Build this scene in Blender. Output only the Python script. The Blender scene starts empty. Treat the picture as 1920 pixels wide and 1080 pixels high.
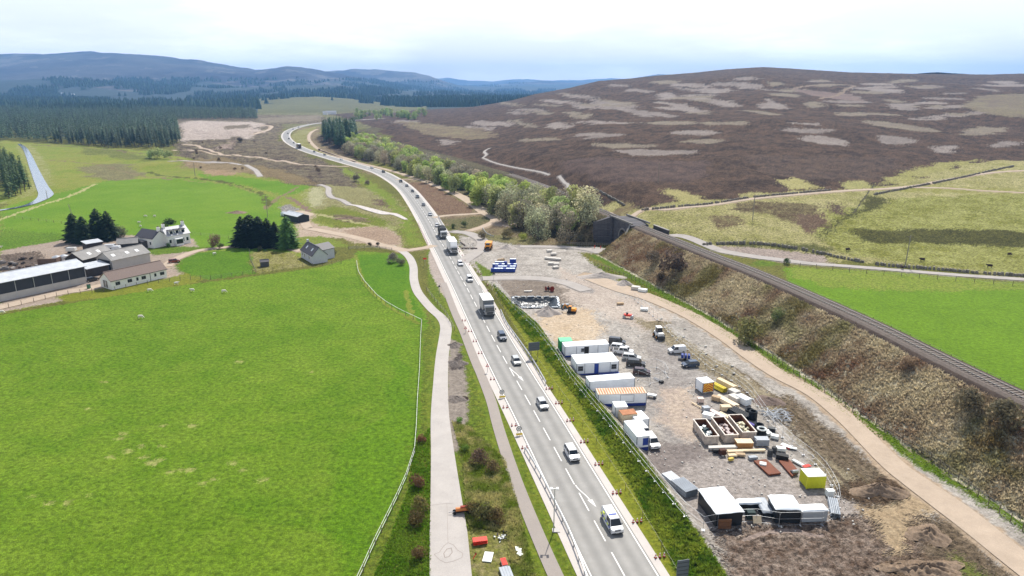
import bpy, math, random
import numpy as np
from mathutils import Vector, Matrix
SC = bpy.context.scene
C = SC.collection
# ------------------------------------------------------------------ camera
CAM_H = 50.0
PITCH = math.radians(16.3)
FPX = 1280.0
cd = bpy.data.cameras.new('camera'); cam = bpy.data.objects.new('camera', cd); C.objects.link(cam)
cam.location = (0, 0, CAM_H); cam.rotation_euler = (math.pi/2 - PITCH, 0, 0)
cd.sensor_width = 36; cd.lens = 36*FPX/1920; cd.clip_start = 0.5; cd.clip_end = 60000
SC.camera = cam
# ------------------------------------------------------------------ light
SUN_EL, SUN_AZ = math.radians(51), math.radians(16)
W = bpy.data.worlds.new('World'); SC.world = W; W.use_nodes = True
nt = W.node_tree; nt.nodes.clear()
def N(nt, t, **k):
    n = nt.nodes.new(t)
    for a, b in k.items():
        if a.startswith('i_'):
            key = a[2:]
            key = int(key) if key.isdigit() else key
            n.inputs[key].default_value = b
        else: setattr(n, a, b)
    return n
def K(nt, a, b): nt.links.new(a, b)
out = N(nt, 'ShaderNodeOutputWorld'); bg = N(nt, 'ShaderNodeBackground', i_Strength=0.105)
sky = N(nt, 'ShaderNodeTexSky', sky_type='NISHITA', sun_disc=False, sun_elevation=SUN_EL, sun_rotation=SUN_AZ,
        air_density=1.0, dust_density=1.5, ozone_density=1.0)
tc = N(nt, 'ShaderNodeTexCoord')
mp = N(nt, 'ShaderNodeMapping'); mp.inputs['Scale'].default_value = (1, 1, 5.0)
K(nt, tc.outputs['Generated'], mp.inputs['Vector'])
n1 = N(nt, 'ShaderNodeTexNoise', i_Scale=2.6, i_Detail=7.0, i_Roughness=0.55)
K(nt, mp.outputs[0], n1.inputs['Vector'])
cr = N(nt, 'ShaderNodeValToRGB'); cr.color_ramp.elements[0].position = 0.40; cr.color_ramp.elements[1].position = 0.58
cr.color_ramp.elements[0].color = (0, 0, 0, 1); cr.color_ramp.elements[1].color = (1, 1, 1, 1)
K(nt, n1.outputs[0], cr.inputs[0])
n2 = N(nt, 'ShaderNodeTexNoise', i_Scale=4.2, i_Detail=8.0, i_Roughness=0.62); K(nt, mp.outputs[0], n2.inputs['Vector'])
cr2 = N(nt, 'ShaderNodeValToRGB'); cr2.color_ramp.elements[0].position = 0.38; cr2.color_ramp.elements[1].position = 0.62
cr2.color_ramp.elements[0].color = (9.6, 9.7, 9.7, 1); cr2.color_ramp.elements[1].color = (16.5, 16.0, 15.2, 1)
K(nt, n2.outputs[0], cr2.inputs[0])
mxw = N(nt, 'ShaderNodeMix', data_type='RGBA')
K(nt, sky.outputs[0], mxw.inputs[6]); K(nt, cr2.outputs[0], mxw.inputs[7])
sx = N(nt, 'ShaderNodeSeparateXYZ'); K(nt, tc.outputs['Generated'], sx.inputs[0])
def ramp(a, b, c, d):
    r = N(nt, 'ShaderNodeMapRange'); K(nt, sx.outputs['Z'], r.inputs[0])
    for i, v in ((1, a), (2, b), (3, c), (4, d)): r.inputs[i].default_value = v
    return r.outputs[0]
# cloud thins out overhead: mostly open blue above 25 degrees, a bright bank towards the horizon
cm = N(nt, 'ShaderNodeMath', operation='MULTIPLY'); K(nt, cr.outputs[0], cm.inputs[0]); K(nt, ramp(.16, .42, 1.0, .22), cm.inputs[1])
K(nt, cm.outputs[0], mxw.inputs['Factor'])
mx2 = N(nt, 'ShaderNodeMix', data_type='RGBA'); K(nt, ramp(.12, .34, .6, .0), mx2.inputs['Factor'])
K(nt, mxw.outputs[2], mx2.inputs[6]); mx2.inputs[7].default_value = (12.0, 11.5, 10.8, 1)
K(nt, mx2.outputs[2], bg.inputs['Color']); K(nt, bg.outputs[0], out.inputs['Surface'])
sl = bpy.data.lights.new('sun', 'SUN'); sl.energy = 5.0; sl.angle = math.radians(0.6); sl.color = (1.0, 0.955, 0.88)
so = bpy.data.objects.new('sun', sl); C.objects.link(so)
sd = Vector((math.sin(SUN_AZ)*math.cos(SUN_EL), math.cos(SUN_AZ)*math.cos(SUN_EL), math.sin(SUN_EL)))
so.rotation_euler = sd.to_track_quat('Z', 'Y').to_euler(); so.location = (0, 0, 200)
SC.view_settings.view_transform = 'Standard'; SC.view_settings.look = 'None'
SC.view_settings.exposure = 0.34; SC.view_settings.gamma = 1.0
SC.cycles.max_bounces = 5; SC.cycles.diffuse_bounces = 2; SC.cycles.glossy_bounces = 2
SC.cycles.transparent_max_bounces = 8; SC.cycles.volume_bounces = 0
# ------------------------------------------------------------------ noise
_rs = np.random.RandomState(7); _L = _rs.rand(256, 256)
def vnoise(x, y):
    xi = np.floor(x); yi = np.floor(y); fx = x-xi; fy = y-yi
    fx = fx*fx*(3-2*fx); fy = fy*fy*(3-2*fy)
    a = xi.astype(np.int64) & 255; b = yi.astype(np.int64) & 255; a1 = (a+1) & 255; b1 = (b+1) & 255
    return (_L[a, b]*(1-fx)+_L[a1, b]*fx)*(1-fy)+(_L[a, b1]*(1-fx)+_L[a1, b1]*fx)*fy
def fbm(x, y, o=4, g=0.5, sx=0.0):
    s = 0; a = 1; t = 0
    for k in range(o):
        s = s+a*vnoise(x+17.3*k+sx, y+31.7*k+sx*1.7); t += a; a *= g
        x, y = (x*1.6+y*1.2), (y*1.6-x*1.2)
    return s/t
def sst(a, b, x):
    t = np.clip((x-a)/(b-a), 0, 1); return t*t*(3-2*t)
# ------------------------------------------------------------------ from a place seen in the survey picture to the ground
CP, SP = math.cos(PITCH), math.sin(PITCH)
def ray(px, py):
    u = (px-960)/FPX; v = (540-py)/FPX
    return u, CP+v*SP, -SP+v*CP
def flat(px, py, z=0.0):
    a, b, c = ray(px, py); t = (z-CAM_H)/c
    return a*t, b*t
# railway line: picture points of the rails at about 8 m above the compound
RZ = 8.0
_r = [(2120, 838), (1920, 747), (1767, 673), (1611, 596), (1433, 517), (1356, 487), (1271, 453), (1185, 419), (1121, 393)]
RAIL = [flat(a, b, RZ) for a, b in _r]
_d = np.array(RAIL[0])-np.array(RAIL[1]); RAIL = [tuple(np.array(RAIL[0])+_d*1.5)] + RAIL
_e = RAIL[-1]
RAIL += [(_e[0]-22, _e[1]+85), (_e[0]-62, _e[1]+215), (_e[0]-125, _e[1]+360), (_e[0]-190, _e[1]+520), (_e[0]-215, _e[1]+800)]
def smooth_line(pts, n=6):
    P = [np.array(p, float) for p in pts]; P = [2*P[0]-P[1]]+P+[2*P[-1]-P[-2]]; o = []
    for i in range(1, len(P)-2):
        for k in range(n):
            t = k/n; a, b, c, d = P[i-1], P[i], P[i+1], P[i+2]
            o.append(0.5*((2*b)+(-a+c)*t+(2*a-5*b+4*c-d)*t*t+(-a+3*b-3*c+d)*t**3))
    o.append(P[-2]); return [tuple(p) for p in o]
RAILS = smooth_line(RAIL, 3)
def polydist(x, y, L):
    """signed distance (right of the line positive) and length along it"""
    best = np.full(np.shape(x), 1e18); sg = np.zeros(np.shape(x)); al = np.zeros(np.shape(x)); acc = 0.0
    for (ax, ay), (bx, by) in zip(L[:-1], L[1:]):
        dx, dy = bx-ax, by-ay; l2 = dx*dx+dy*dy; l = math.sqrt(l2)
        t = np.clip(((x-ax)*dx+(y-ay)*dy)/l2, 0, 1); ex = x-ax-t*dx; ey = y-ay-t*dy; q = ex*ex+ey*ey
        m = q < best; best = np.where(m, q, best); sg = np.where(m, dy*ex-dx*ey, sg); al = np.where(m, acc+t*l, al); acc += l
    return np.where(sg >= 0, 1, -1)*np.sqrt(best), al
BR = flat(1184, 418.5, 8.0)        # the parapet over the bridge arch
_bd, _ba = polydist(np.array([BR[0]]), np.array([BR[1]]), RAILS); BR_S = float(_ba[0])
POND = flat(1004, 567)
# bund between the road and the compound
BUND = [flat(a, b) for a, b in [(927, 537), (964, 578), (1004, 617), (1029, 658), (1067, 698), (1111, 751), (1159, 808), (1206, 870), (1248, 930), (1290, 986), (1335, 1050), (1375, 1110)]]
BUND += [(BUND[-1][0]+6, BUND[-1][1]-30)]
# ridge line of the moor: bearing -> height at 1400 m
def zat(py, Y):
    v = (540-py)/FPX; return CAM_H+Y*(-SP+v*CP)/(CP+v*SP)
_rp = [(300, 218), (640, 214), (780, 212), (890, 204), (960, 190), (1000, 178), (1060, 166), (1110, 153), (1160, 149), (1210, 143), (1270, 138), (1330, 131), (1390, 127), (1440, 130), (1540, 137), (1660, 140), (1780, 141), (1850, 139), (1920, 135), (2200, 130), (2700, 140)]
RDG = 1400.0
def bear(px): return (px-960)/FPX/CP     # X/Y for points near the horizon
_ru = np.array([bear(a) for a, b in _rp]); _rz = np.array([max(0, zat(b, RDG)) for a, b in _rp])
# far hills: distance, half depth, silhouette
def prof(D, pts):
    return D, np.array([bear(a) for a, b in pts]), np.array([zat(b, D) for a, b in pts])
FAR = [
 (prof(11500, [(-600, 150), (700, 158), (850, 146), (880, 152), (930, 152), (960, 148), (1020, 151), (1080, 150), (1130, 146), (1180, 150), (1300, 160), (2600, 165)]), 1500),
 (prof(8600, [(-600, 140), (560, 150), (900, 162), (960, 156), (1010, 153), (1060, 155), (1110, 154), (1160, 147), (1210, 140), (1250, 141), (1400, 155), (2600, 160)]), 1500),
 (prof(6900, [(-600, 150), (480, 145), (545, 130), (600, 131), (640, 131), (700, 131), (760, 131), (790, 133), (820, 141), (845, 152), (865, 160), (900, 163), (960, 162), (1100, 165), (1250, 170), (2600, 180)]), 1500),
 (prof(5600, [(-700, 95), (-200, 96), (0, 102), (60, 103), (120, 102), (200, 99), (240, 98), (290, 101), (360, 107), (430, 115), (480, 126), (520, 132), (545, 128), (575, 125), (600, 128), (640, 136), (700, 145), (760, 158), (820, 168), (900, 172), (2600, 190)]), 2300),
 (prof(3600, [(-700, 145), (0, 160), (100, 150), (170, 147), (230, 150), (300, 158), (420, 164), (520, 165), (600, 160), (660, 159), (760, 170), (860, 176), (1000, 185), (2600, 200)]), 900),
 (prof(2500, [(-700, 175), (0, 186), (200, 190), (400, 190), (500, 187), (560, 183), (620, 181), (680, 185), (740, 193), (800, 200), (2600, 205)]), 620),
]
FARROAD = [flat(a, b) for a, b in [(764, 357), (713, 323.5), (648, 304), (580, 284), (556, 274), (541, 264), (536, 254), (543, 245), (563, 237.5), (593, 231.5), (640, 227)]]
def H(x, y):
    x = np.asarray(x, float); y = np.asarray(y, float)
    keep = np.ones(np.shape(x)); k_ = (y > 300) & (y < 1200) & (x < -40)
    if k_.any(): keep[k_] = sst(12, 50, np.abs(polydist(x[k_], y[k_], FARROAD)[0]))
    near = y < 1500
    d, s = polydist(x, y, RAILS)
    hr = RZ*(1-0.85*sst(BR_S+60, BR_S+330, s))
    gap = np.where(s < BR_S, sst(4.6, 5.6, BR_S-s), sst(9.5, 10.5, s-BR_S))
    emb = np.where(d < 0, 1-np.clip((-d-2.6)/11.5, 0, 1), 1-np.clip((d-2.6)/9.0, 0, 1))
    right = 1.5*sst(0, 14, d)
    z = np.maximum(right, hr*emb*gap) + 0*x
    # moor
    u = x/np.maximum(y, 1); hz = np.interp(u, _ru, _rz)
    B = 175+40*sst(0.25, 0.7, u)
    q = (y-B)/(RDG-B); q2 = np.clip(q, 0, 1)
    sh = 0.8*q2**0.95+0.2*q2*q2*(3-2*q2)
    back = 1-sst(1.0, 1.55, q)
    un = (fbm(x/170, y/170, 3, 0.5, 3)-0.5)*14*sst(0.03, 0.3, q)*(1-sst(0.8, 1, q))*np.clip(hz/60, 0, 1)
    mm = (sh*back*hz+un)*sst(6, 40, d)
    z = z+np.where(q > 0, mm, 0)
    # bund
    bd, bs = polydist(x, y, BUND); 
    z = z+1.15*np.exp(-(bd/np.where(bd > 0, 2.0, 1.15))**2)*np.where((y > 30) & (y < 260), 1, 0)
    # gentle banks beside the road far left and the quarry
    z = z+(fbm(x/45, y/45, 3, 0.5, 9)-0.45)*5*sst(-60, -140, x)*sst(300, 420, y)*(1-sst(900, 1200, y))*sst(-.70, -.58, u)*keep
    z = z+(fbm(x/13, y/20, 3, .55, 15)-.5)*4.2*sst(-95, -150, x)*sst(420, 520, y)*(1-sst(900, 1100, y))*sst(-.52, -.44, u)*keep
    # lined pond dug into the compound
    px_, py_ = x-POND[0], y-POND[1]; e_ = np.maximum(np.abs(px_)/5.6, np.abs(py_)/4.6); z = z-1.2*(1-sst(.55, 1.0, e_))
    # far country
    far = np.zeros(np.shape(z))
    for (D, uu, zz), w in FAR:
        hh = np.maximum(np.interp(u, uu, zz), 0)
        r = np.sqrt(x*x+y*y)/np.sqrt(1+u*u)
        wob = 1+0.25*(fbm(x/900, y/900, 2, 0.5, D/1000)-0.5)*np.clip(np.abs(r-D)/w*3, 0, 1)
        f = np.where(r < D, 1-np.clip((D-r)/w, 0, 1), 1-0.6*np.clip((r-D)/w, 0, 1))
        f = f*f*(3-2*f)*0.45+f*0.55
        far = np.maximum(far, hh*np.clip(f*wob, 0, 1))
    z = z+far*sst(1500, 1900, y)
    return z
def P(px, py, dz=0.0):
    """ground point (x, y, z) under a survey-picture point, by marching on the real terrain"""
    a, b, c = ray(px, py)
    if c < 0 and py > 200:
        t0 = -CAM_H/c
    else: t0 = 14000
    T = np.concatenate([np.linspace(30, 300, 541), 300*np.exp(np.linspace(0, math.log(18000/300), 1500))[1:]])
    zz = CAM_H+c*T-H(a*T, b*T)
    k = np.argmax(zz < 0)
    if zz[k] >= 0: return (a*14000, b*14000, 0.0)
    t = T[k-1]+(T[k]-T[k-1])*zz[k-1]/(zz[k-1]-zz[k]) if k > 0 else T[0]
    x, y = a*t, b*t
    return (x, y, float(H(np.array([x]), np.array([y]))[0])+dz)
_pc = {}
def P2(px, py):
    k = (px, py)
    if k not in _pc: _pc[k] = P(px, py)[:2]
    return _pc[k]
def gz(x, y): return float(H(np.array([x]), np.array([y]))[0])
# ------------------------------------------------------------------ materials
ALB = 0.62
def lin(h, k=ALB):
    h = h.lstrip('#'); r = []
    for i in (0, 2, 4):
        c = int(h[i:i+2], 16)/255
        c = c/12.92 if c <= 0.04045 else ((c+0.055)/1.055)**2.4; r.append(c*k)
    return (r[0], r[1], r[2], 1)
MATS = {}
def mat(name, col=None, rough=0.8, metal=0.0, spec=0.3, noise=0.0, nscale=2.0, bump=0.0, bscale=20.0, objcol=False, k=1.0, **kw):
    if name in MATS: return MATS[name]
    m = bpy.data.materials.new(name); m.use_nodes = True; t = m.node_tree
    b = t.nodes['Principled BSDF']; b.inputs['Roughness'].default_value = rough; b.inputs['Metallic'].default_value = metal
    b.inputs['Specular IOR Level'].default_value = spec
    c = lin(col, k) if isinstance(col, str) else tuple(col)+(1,)
    tcx = N(t, 'ShaderNodeTexCoord')
    src = None
    if objcol:
        oi = N(t, 'ShaderNodeObjectInfo'); src = oi.outputs['Color']
    if noise > 0:
        nn = N(t, 'ShaderNodeTexNoise', i_Scale=nscale, i_Detail=5.0, i_Roughness=0.6)
        K(t, tcx.outputs['Object'], nn.inputs['Vector'])
        r = N(t, 'ShaderNodeMapRange'); r.inputs[1].default_value = 0.3; r.inputs[2].default_value = 0.7
        r.inputs[3].default_value = 1-noise; r.inputs[4].default_value = 1+noise
        K(t, nn.outputs[0], r.inputs[0])
        vm = N(t, 'ShaderNodeVectorMath', operation='SCALE')
        if src: K(t, src, vm.inputs[0])
        else: vm.inputs[0].default_value = c[:3]
        K(t, r.outputs[0], vm.inputs['Scale']); K(t, vm.outputs[0], b.inputs['Base Color'])
    elif src: K(t, src, b.inputs['Base Color'])
    else: b.inputs['Base Color'].default_value = c
    if bump > 0:
        nb = N(t, 'ShaderNodeTexNoise', i_Scale=bscale, i_Detail=4.0); K(t, tcx.outputs['Object'], nb.inputs['Vector'])
        bp = N(t, 'ShaderNodeBump', i_Strength=bump, i_Distance=0.05); K(t, nb.outputs[0], bp.inputs['Height'])
        K(t, bp.outputs[0], b.inputs['Normal'])
    MATS[name] = m; return m
def tag(o, label=None, cat=None, group=None, kind=None):
    if label: o['label'] = label
    if cat: o['category'] = cat
    if group: o['group'] = group
    if kind: o['kind'] = kind
    return o
def link(name, me, parent=None, loc=(0, 0, 0), rz=0.0):
    o = bpy.data.objects.new(name, me); C.objects.link(o)
    o.location = loc; o.rotation_euler = (0, 0, rz)
    if parent is not None: o.parent = parent
    return o
def empty(name, loc=(0, 0, 0), rz=0.0): return link(name, None, None, loc, rz)
def npmesh(name, V, F, mats, mi=None, smooth=False):
    """V (n,3); F (m,k) all same k"""
    V = np.asarray(V, np.float32); F = np.asarray(F, np.int32); me = bpy.data.meshes.new(name)
    me.vertices.add(len(V)); me.vertices.foreach_set('co', V.ravel())
    k = F.shape[1]; me.loops.add(F.size); me.loops.foreach_set('vertex_index', F.ravel())
    me.polygons.add(len(F)); me.polygons.foreach_set('loop_start', np.arange(0, F.size, k, dtype=np.int32))
    me.polygons.foreach_set('loop_total', np.full(len(F), k, np.int32))
    if mi is not None: me.polygons.foreach_set('material_index', np.asarray(mi, np.int32))
    me.polygons.foreach_set('use_smooth', np.full(len(F), smooth, bool))
    for m in mats: me.materials.append(m)
    me.update(calc_edges=True); return me
class MB:
    def __init__(s): s.v = []; s.f = []; s.m = []
    def add(s, vs, fs, m=0):
        o = len(s.v); s.v += [tuple(v) for v in vs]; s.f += [tuple(i+o for i in f) for f in fs]; s.m += [m]*len(fs); return s
    def box(s, c, d, rz=0.0, m=0, top=1.0, M=None):
        x, y, z = d[0]/2, d[1]/2, d[2]/2; vs = []
        for k in (-1, 1):
            q = top if k > 0 else 1.0
            for i, j in ((-1, -1), (1, -1), (1, 1), (-1, 1)):
                a, b = i*x*q, j*y*q
                v = Vector((a*math.cos(rz)-b*math.sin(rz), a*math.sin(rz)+b*math.cos(rz), k*z))
                if M is not None: v = M @ v
                vs.append((c[0]+v[0], c[1]+v[1], c[2]+v[2]))
        return s.add(vs, [(3, 2, 1, 0), (4, 5, 6, 7), (0, 1, 5, 4), (1, 2, 6, 5), (2, 3, 7, 6), (3, 0, 4, 7)], m)
    def tube(s, a, b, r, n=8, r2=None, m=0, cap=True):
        a = Vector(a); b = Vector(b); r2 = r if r2 is None else r2; d = (b-a).normalized()
        e = d.orthogonal().normalized(); f = d.cross(e); vs = []
        for p, q in ((a, r), (b, r2)):
            for i in range(n):
                t = 2*math.pi*i/n; vs.append(p+(e*math.cos(t)+f*math.sin(t))*q)
        fs = [(i, (i+1) % n, n+(i+1) % n, n+i) for i in range(n)]
        if cap: fs += [tuple(range(n))[::-1], tuple(range(n, 2*n))]
        return s.add(vs, fs, m)
    def path(s, pts, r, n=6, m=0):
        for a, b in zip(pts[:-1], pts[1:]): s.tube(a, b, r, n, m=m)
        return s
    def prism(s, prof, x0, x1, m=0, x0b=None, x1b=None):
        """(y, z) outline swept along x"""
        n = len(prof); vs = [(x0, y, z) for y, z in prof]+[(x1, y, z) for y, z in prof]
        return s.add(vs, [(i, (i+1) % n, n+(i+1) % n, n+i) for i in range(n)]+[tuple(range(n))[::-1], tuple(range(n, 2*n))], m)
    def build(s, name, mats, parent=None, loc=(0, 0, 0), rz=0.0, smooth=False, bevel=0.0):
        me = s.mesh(name, mats, smooth); o = link(name, me, parent, loc, rz)
        if bevel > 0:
            b = o.modifiers.new('bevel', 'BEVEL'); b.width = bevel; b.segments = 2; b.limit_method = 'ANGLE'
        return o
    def mesh(s, name, mats, smooth=False):
        me = bpy.data.meshes.new(name); me.from_pydata(s.v, [], s.f)
        if not isinstance(mats, (list, tuple)): mats = [mats]
        for m in mats: me.materials.append(m)
        me.polygons.foreach_set('material_index', s.m)
        me.polygons.foreach_set('use_smooth', [smooth]*len(s.f)); me.update(); return me
def copy_tree(o, parent=None):
    c = o.copy(); C.objects.link(c); c.parent = parent
    for ch in [q for q in list(o.children)]: copy_tree(ch, c)
    return c
# ------------------------------------------------------------------ ground
ROAD_PX = [(1290, 1300), (1172, 1082), (1144, 1031), (1075, 905), (1008, 783), (966, 709), (925, 635), (880, 548.5), (855, 503), (838, 472), (822, 446), (804, 413), (783, 381), (764, 357), (743, 340), (713, 323.5), (682, 313.5), (648, 304), (613, 294), (580, 284), (556, 274), (541, 264), (536, 254), (543, 245), (563, 237.5), (593, 231.5), (640, 227), (720, 222)]
TRACKS = [
 ('track', [(860, 1300), (848, 1150), (845, 1080), (841, 1000), (836, 930), (830, 850), (825, 780), (826, 720), (829, 670), (834, 635), (836, 612), (828, 596), (810, 580), (794, 562), (782, 545), (776, 524), (775, 500), (767, 482), (752, 470), (732, 462)], 3, 'M_LANE', .03, 'pale old tarmac lane running beside the big green field', [4.7, 4.6, 4.5, 4.4, 3.9, 3.3, 2.9, 2.6, 2.5, 2.5, 2.5, 2.4, 2.3, 2.3, 2.3, 2.3, 2.3, 2.4, 2.6, 3.2]),
 ('footpath', [(1130, 1260), (1042, 1080), (988, 955), (958, 875), (934, 800), (921, 752), (903, 705), (892, 680), (880, 650), (869, 622), (853, 587), (841, 556), (831, 530)], 1.7, 'M_FOOT', .035, 'narrow grey footpath between the lane and the main road', None),
 ('haul_road', [(2060, 1170), (1960, 1090), (1897, 1041), (1840, 995), (1784, 952), (1720, 906), (1671, 868), (1592, 790), (1529, 739), (1463, 704), (1417, 673), (1358, 630), (1300, 595), (1254, 573), (1212, 556), (1171, 543), (1130, 528), (1100, 515)], 3.6, 'M_DIRT', .04, 'sandy haul road along the foot of the railway embankment', [4, 4, 4, 4.2, 4.4, 4, 3.6, 3.4, 3.4, 3.6, 4, 4.2, 4.2, 4.4, 5, 6, 6, 6]),
 ('farm_road', [(760, 470), (715, 460), (690, 452), (660, 444), (630, 438), (600, 432), (575, 428)], 4, 'M_DIRT', .04, 'pale dirt road from the cottage to the yard behind it', None),
 ('farm_lane', [(312, 500), (322, 490), (345, 479), (372, 470), (410, 465), (450, 462), (500, 463), (540, 466), (565, 471)], 3, 'M_DIRT', .04, 'pale lane joining the farmyard to the stone cottage', None),
 ('farm_lane', [(-60, 590), (0, 576), (60, 562), (110, 550), (160, 542), (200, 534)], 4, 'M_DIRT', .04, 'pale farm lane in front of the long black barn', None),
 ('yard_road', [(578, 428), (572, 418), (570, 408), (580, 402), (560, 396)], 3.5, 'M_DIRT', .04, 'short dirt road up to the white truck yard', None),
 ('access_road', [(752, 470), (775, 468), (800, 464), (815, 460)], 3.2, 'M_DIRT', .045, 'short dirt link from the lane to the main road', None),
 ('dirt_track', [(600, 282), (640, 296), (667, 304), (713, 315), (757, 327), (797, 340), (847, 360), (880, 377), (907, 397), (930, 412), (908, 424), (880, 433)], 3.5, 'M_DIRT', .04, 'pale dirt track following the tree belt right of the road', [3, 2.6, 2.4, 2.6, 3, 4, 5, 5.5, 5.5, 4.5, 3, 3]),
 ('dirt_track', [(596, 242), (584, 248), (579, 258), (584, 268), (598, 280), (625, 290), (650, 297), (668, 304)], 3, 'M_DIRT', .04, 'pale dirt track curving round the roadside plantation', None),
 ('dirt_track', [(742, 337), (765, 336), (795, 338), (812, 344)], 3, 'M_DIRT', .05, 'dirt link from the road to the track above the heather island', None),
 ('dirt_track', [(812, 408), (840, 404), (875, 402), (912, 399)], 3, 'M_DIRT', .05, 'dirt link below the heather island by the junction', None),
 ('dirt_track', [(325, 282), (390, 286), (440, 290), (480, 294), (520, 302), (560, 308), (610, 311), (650, 312)], 3, 'M_DIRT', .05, 'dirt track crossing the brown heath to the main road', None),
 ('dirt_track', [(345, 270), (375, 276), (400, 285), (430, 292)], 3, 'M_DIRT', .05, 'dirt track dropping from the quarry onto the heath', None),
 ('dirt_track', [(320, 302), (370, 303), (440, 307), (470, 314), (480, 320), (488, 331)], 3, 'M_GREY', .05, 'pale burn bed winding below the heath', None),
 ('dirt_track', [(475, 252), (500, 245), (510, 238), (490, 235)], 5, 'M_DIRT', .05, 'sandy ramp at the right end of the quarry', None),
 ('moor_road', [(1140, 402), (1200, 396), (1260, 392), (1330, 385), (1400, 374), (1480, 366), (1580, 358), (1660, 354), (1720, 348), (1760, 340), (1830, 328), (1880, 322), (1960, 318)], 2.6, 'M_DIRT', .06, 'narrow pale moor road along the foot of the heather hill', None),
 ('moor_road', [(1700, 351), (1780, 353), (1850, 358), (1930, 362), (2050, 372)], 2.2, 'M_DIRT', .06, 'dirt branch of the moor road across the yellow grass', None),
 ('side_road', [(1345, 468), (1365, 473), (1420, 482), (1500, 492), (1600, 500), (1700, 508), (1800, 516), (1920, 524), (2080, 536)], 3, 'M_GREY', .06, 'pale gravel road passing under the railway to the right', [3.4, 3.6, 3.4, 3.2, 3, 3, 3, 3]),
 ('side_road', [(850, 434), (880, 438), (905, 452), (900, 468), (880, 482), (866, 492)], 4.2, 'M_GREY', .05, 'grey junction bend joining the main road by the dumper', None),
 ('side_road', [(975, 462), (1040, 463), (1090, 466), (1135, 467)], 3.4, 'M_GREY', .05, 'gravel road from the compound to the railway bridge', None),
 ('side_road', [(905, 522), (950, 521), (1010, 522), (1060, 530), (1100, 545)], 4.0, 'M_GREY', .035, 'grey site entrance crossing from the main road', None),
 ('moor_path', [(905, 296), (912, 290), (908, 284), (918, 278)], 1.8, 'M_GREY', .08, 'short pale path on the moor above the trees', None),
 ('moor_path', [(905, 296), (930, 306), (970, 315), (1010, 322), (1030, 328)], 1.3, 'M_GREY', .08, 'thin pale path on the moor behind the tree belt', None),
 ('moor_path', [(1048, 330), (1058, 342), (1066, 352), (1064, 364)], 1.5, 'M_GREY', .08, 'pale stony path at the lower edge of the moor', None),
 ('river', [(36, 270), (46, 278), (54, 292), (62, 312), (72, 335), (80, 352), (86, 366), (70, 378), (40, 388), (-20, 398)], 6, 'M_WATER', .2, 'straight blue river channel at the left edge', [2.5, 3.5, 4, 4.5, 5, 5.5, 6.5, 4, 2.5, 2.5]),
 ('stream', [(600, 346), (615, 352), (616, 362), (622, 370), (640, 375), (655, 384)], 2.6, 'M_GREY', .1, 'pale stony stream bed between field and road', None),
 ('stream', [(655, 384), (670, 386), (690, 392), (720, 400), (740, 402), (762, 412)], 2.6, 'M_POOL', .1, 'dark pool of the stream beside the road', [2, 2.5, 4, 5, 3, 1.5]),
]
FLAT = [(ROAD_PX, 9.6, None)]+[(t[1], max(t[2], sum(t[6])/len(t[6]) if t[6] else 0), {'M_DIRT': '#bfa98f', 'M_GREY': '#a59d96'}.get(t[3])) for t in TRACKS]
def inpoly(x, y, poly):
    m = np.zeros(x.shape, bool); n = len(poly)
    for i in range(n):
        x1, y1 = poly[i]; x2, y2 = poly[(i+1) % n]
        if y1 == y2: continue
        c = ((y1 > y) != (y2 > y)) & (x < (x2-x1)*(y-y1)/(y2-y1)+x1)
        m ^= c
    return m
def vgrid():
    ys = [6.0]
    while ys[-1] < 1500:
        Y = ys[-1]; ys.append(Y+(0.5 if Y < 50 else max(0.13, min(Y*Y/42000, 0.0075*Y))))
    ys = np.array(ys); nc = 1250
    us = np.linspace(-0.93, 0.93, nc)
    X = us[None, :]*(ys[:, None]+32); Y = np.repeat(ys[:, None], nc, 1)
    return X, Y
def grid_faces(r, c):
    i = np.arange(r-1)[:, None]*c+np.arange(c-1)[None, :]
    return np.stack([i, i+1, i+c+1, i+c], -1).reshape(-1, 4)
def L3(h):
    c = np.array(lin(h)[:3])
    if c[1] > c[0]*1.02 and c[1] > c[2]*1.5: c = c*np.array([.80, .73, .42])
    return c
# zones: (name, picture polygon or line, width, colour a, colour b, noise cell m, relief m, edge jitter m)
ZONES = []
def Z(poly, ca, cb, cell=3.0, rel=0.03, jit=1.0, line=None, streak=None, sm=True):
    ZONES.append((poly, ca, cb, cell, rel, jit, line, streak))
G_FIELD = ('#88ae3e', '#709e24')
# left country
Z([(0, 262), (60, 268), (180, 275), (330, 290), (440, 318), (560, 345), (600, 350), (640, 400), (600, 480), (300, 480), (0, 600)], '#a5ad68', '#8ea84c', 14, .1, 6)
Z([(150, 312), (230, 305), (275, 325), (240, 338), (170, 332)], '#7d7650', '#8f8a5c', 6, .2, 5)
Z([(150, 278), (230, 280), (300, 300), (240, 300), (160, 290)], '#7c8a52', '#8d975e', 6, .2, 5)
Z([(0, 390), (80, 368), (150, 352), (200, 338), (330, 333), (430, 345), (495, 362), (520, 380), (532, 400), (552, 430), (560, 470), (300, 470), (240, 480), (0, 480)], '#86b03a', '#74a528', 25, .03, 2)
Z([(0, 430), (120, 440), (130, 462), (0, 482)], '#7da43c', '#6c9a30', 8, .2, 3)
Z([(367, 326), (440, 330), (520, 340), (583, 350), (560, 362), (533, 366), (470, 350), (390, 338)], '#7bab2c', '#6ea322', 9, .03, 1.5)
Z([(0, 380), (60, 366), (100, 345), (85, 300), (60, 272), (30, 270), (50, 310), (60, 350), (30, 372), (0, 386)], '#a8a870', '#98a25a', 6, .1, 2)
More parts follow.
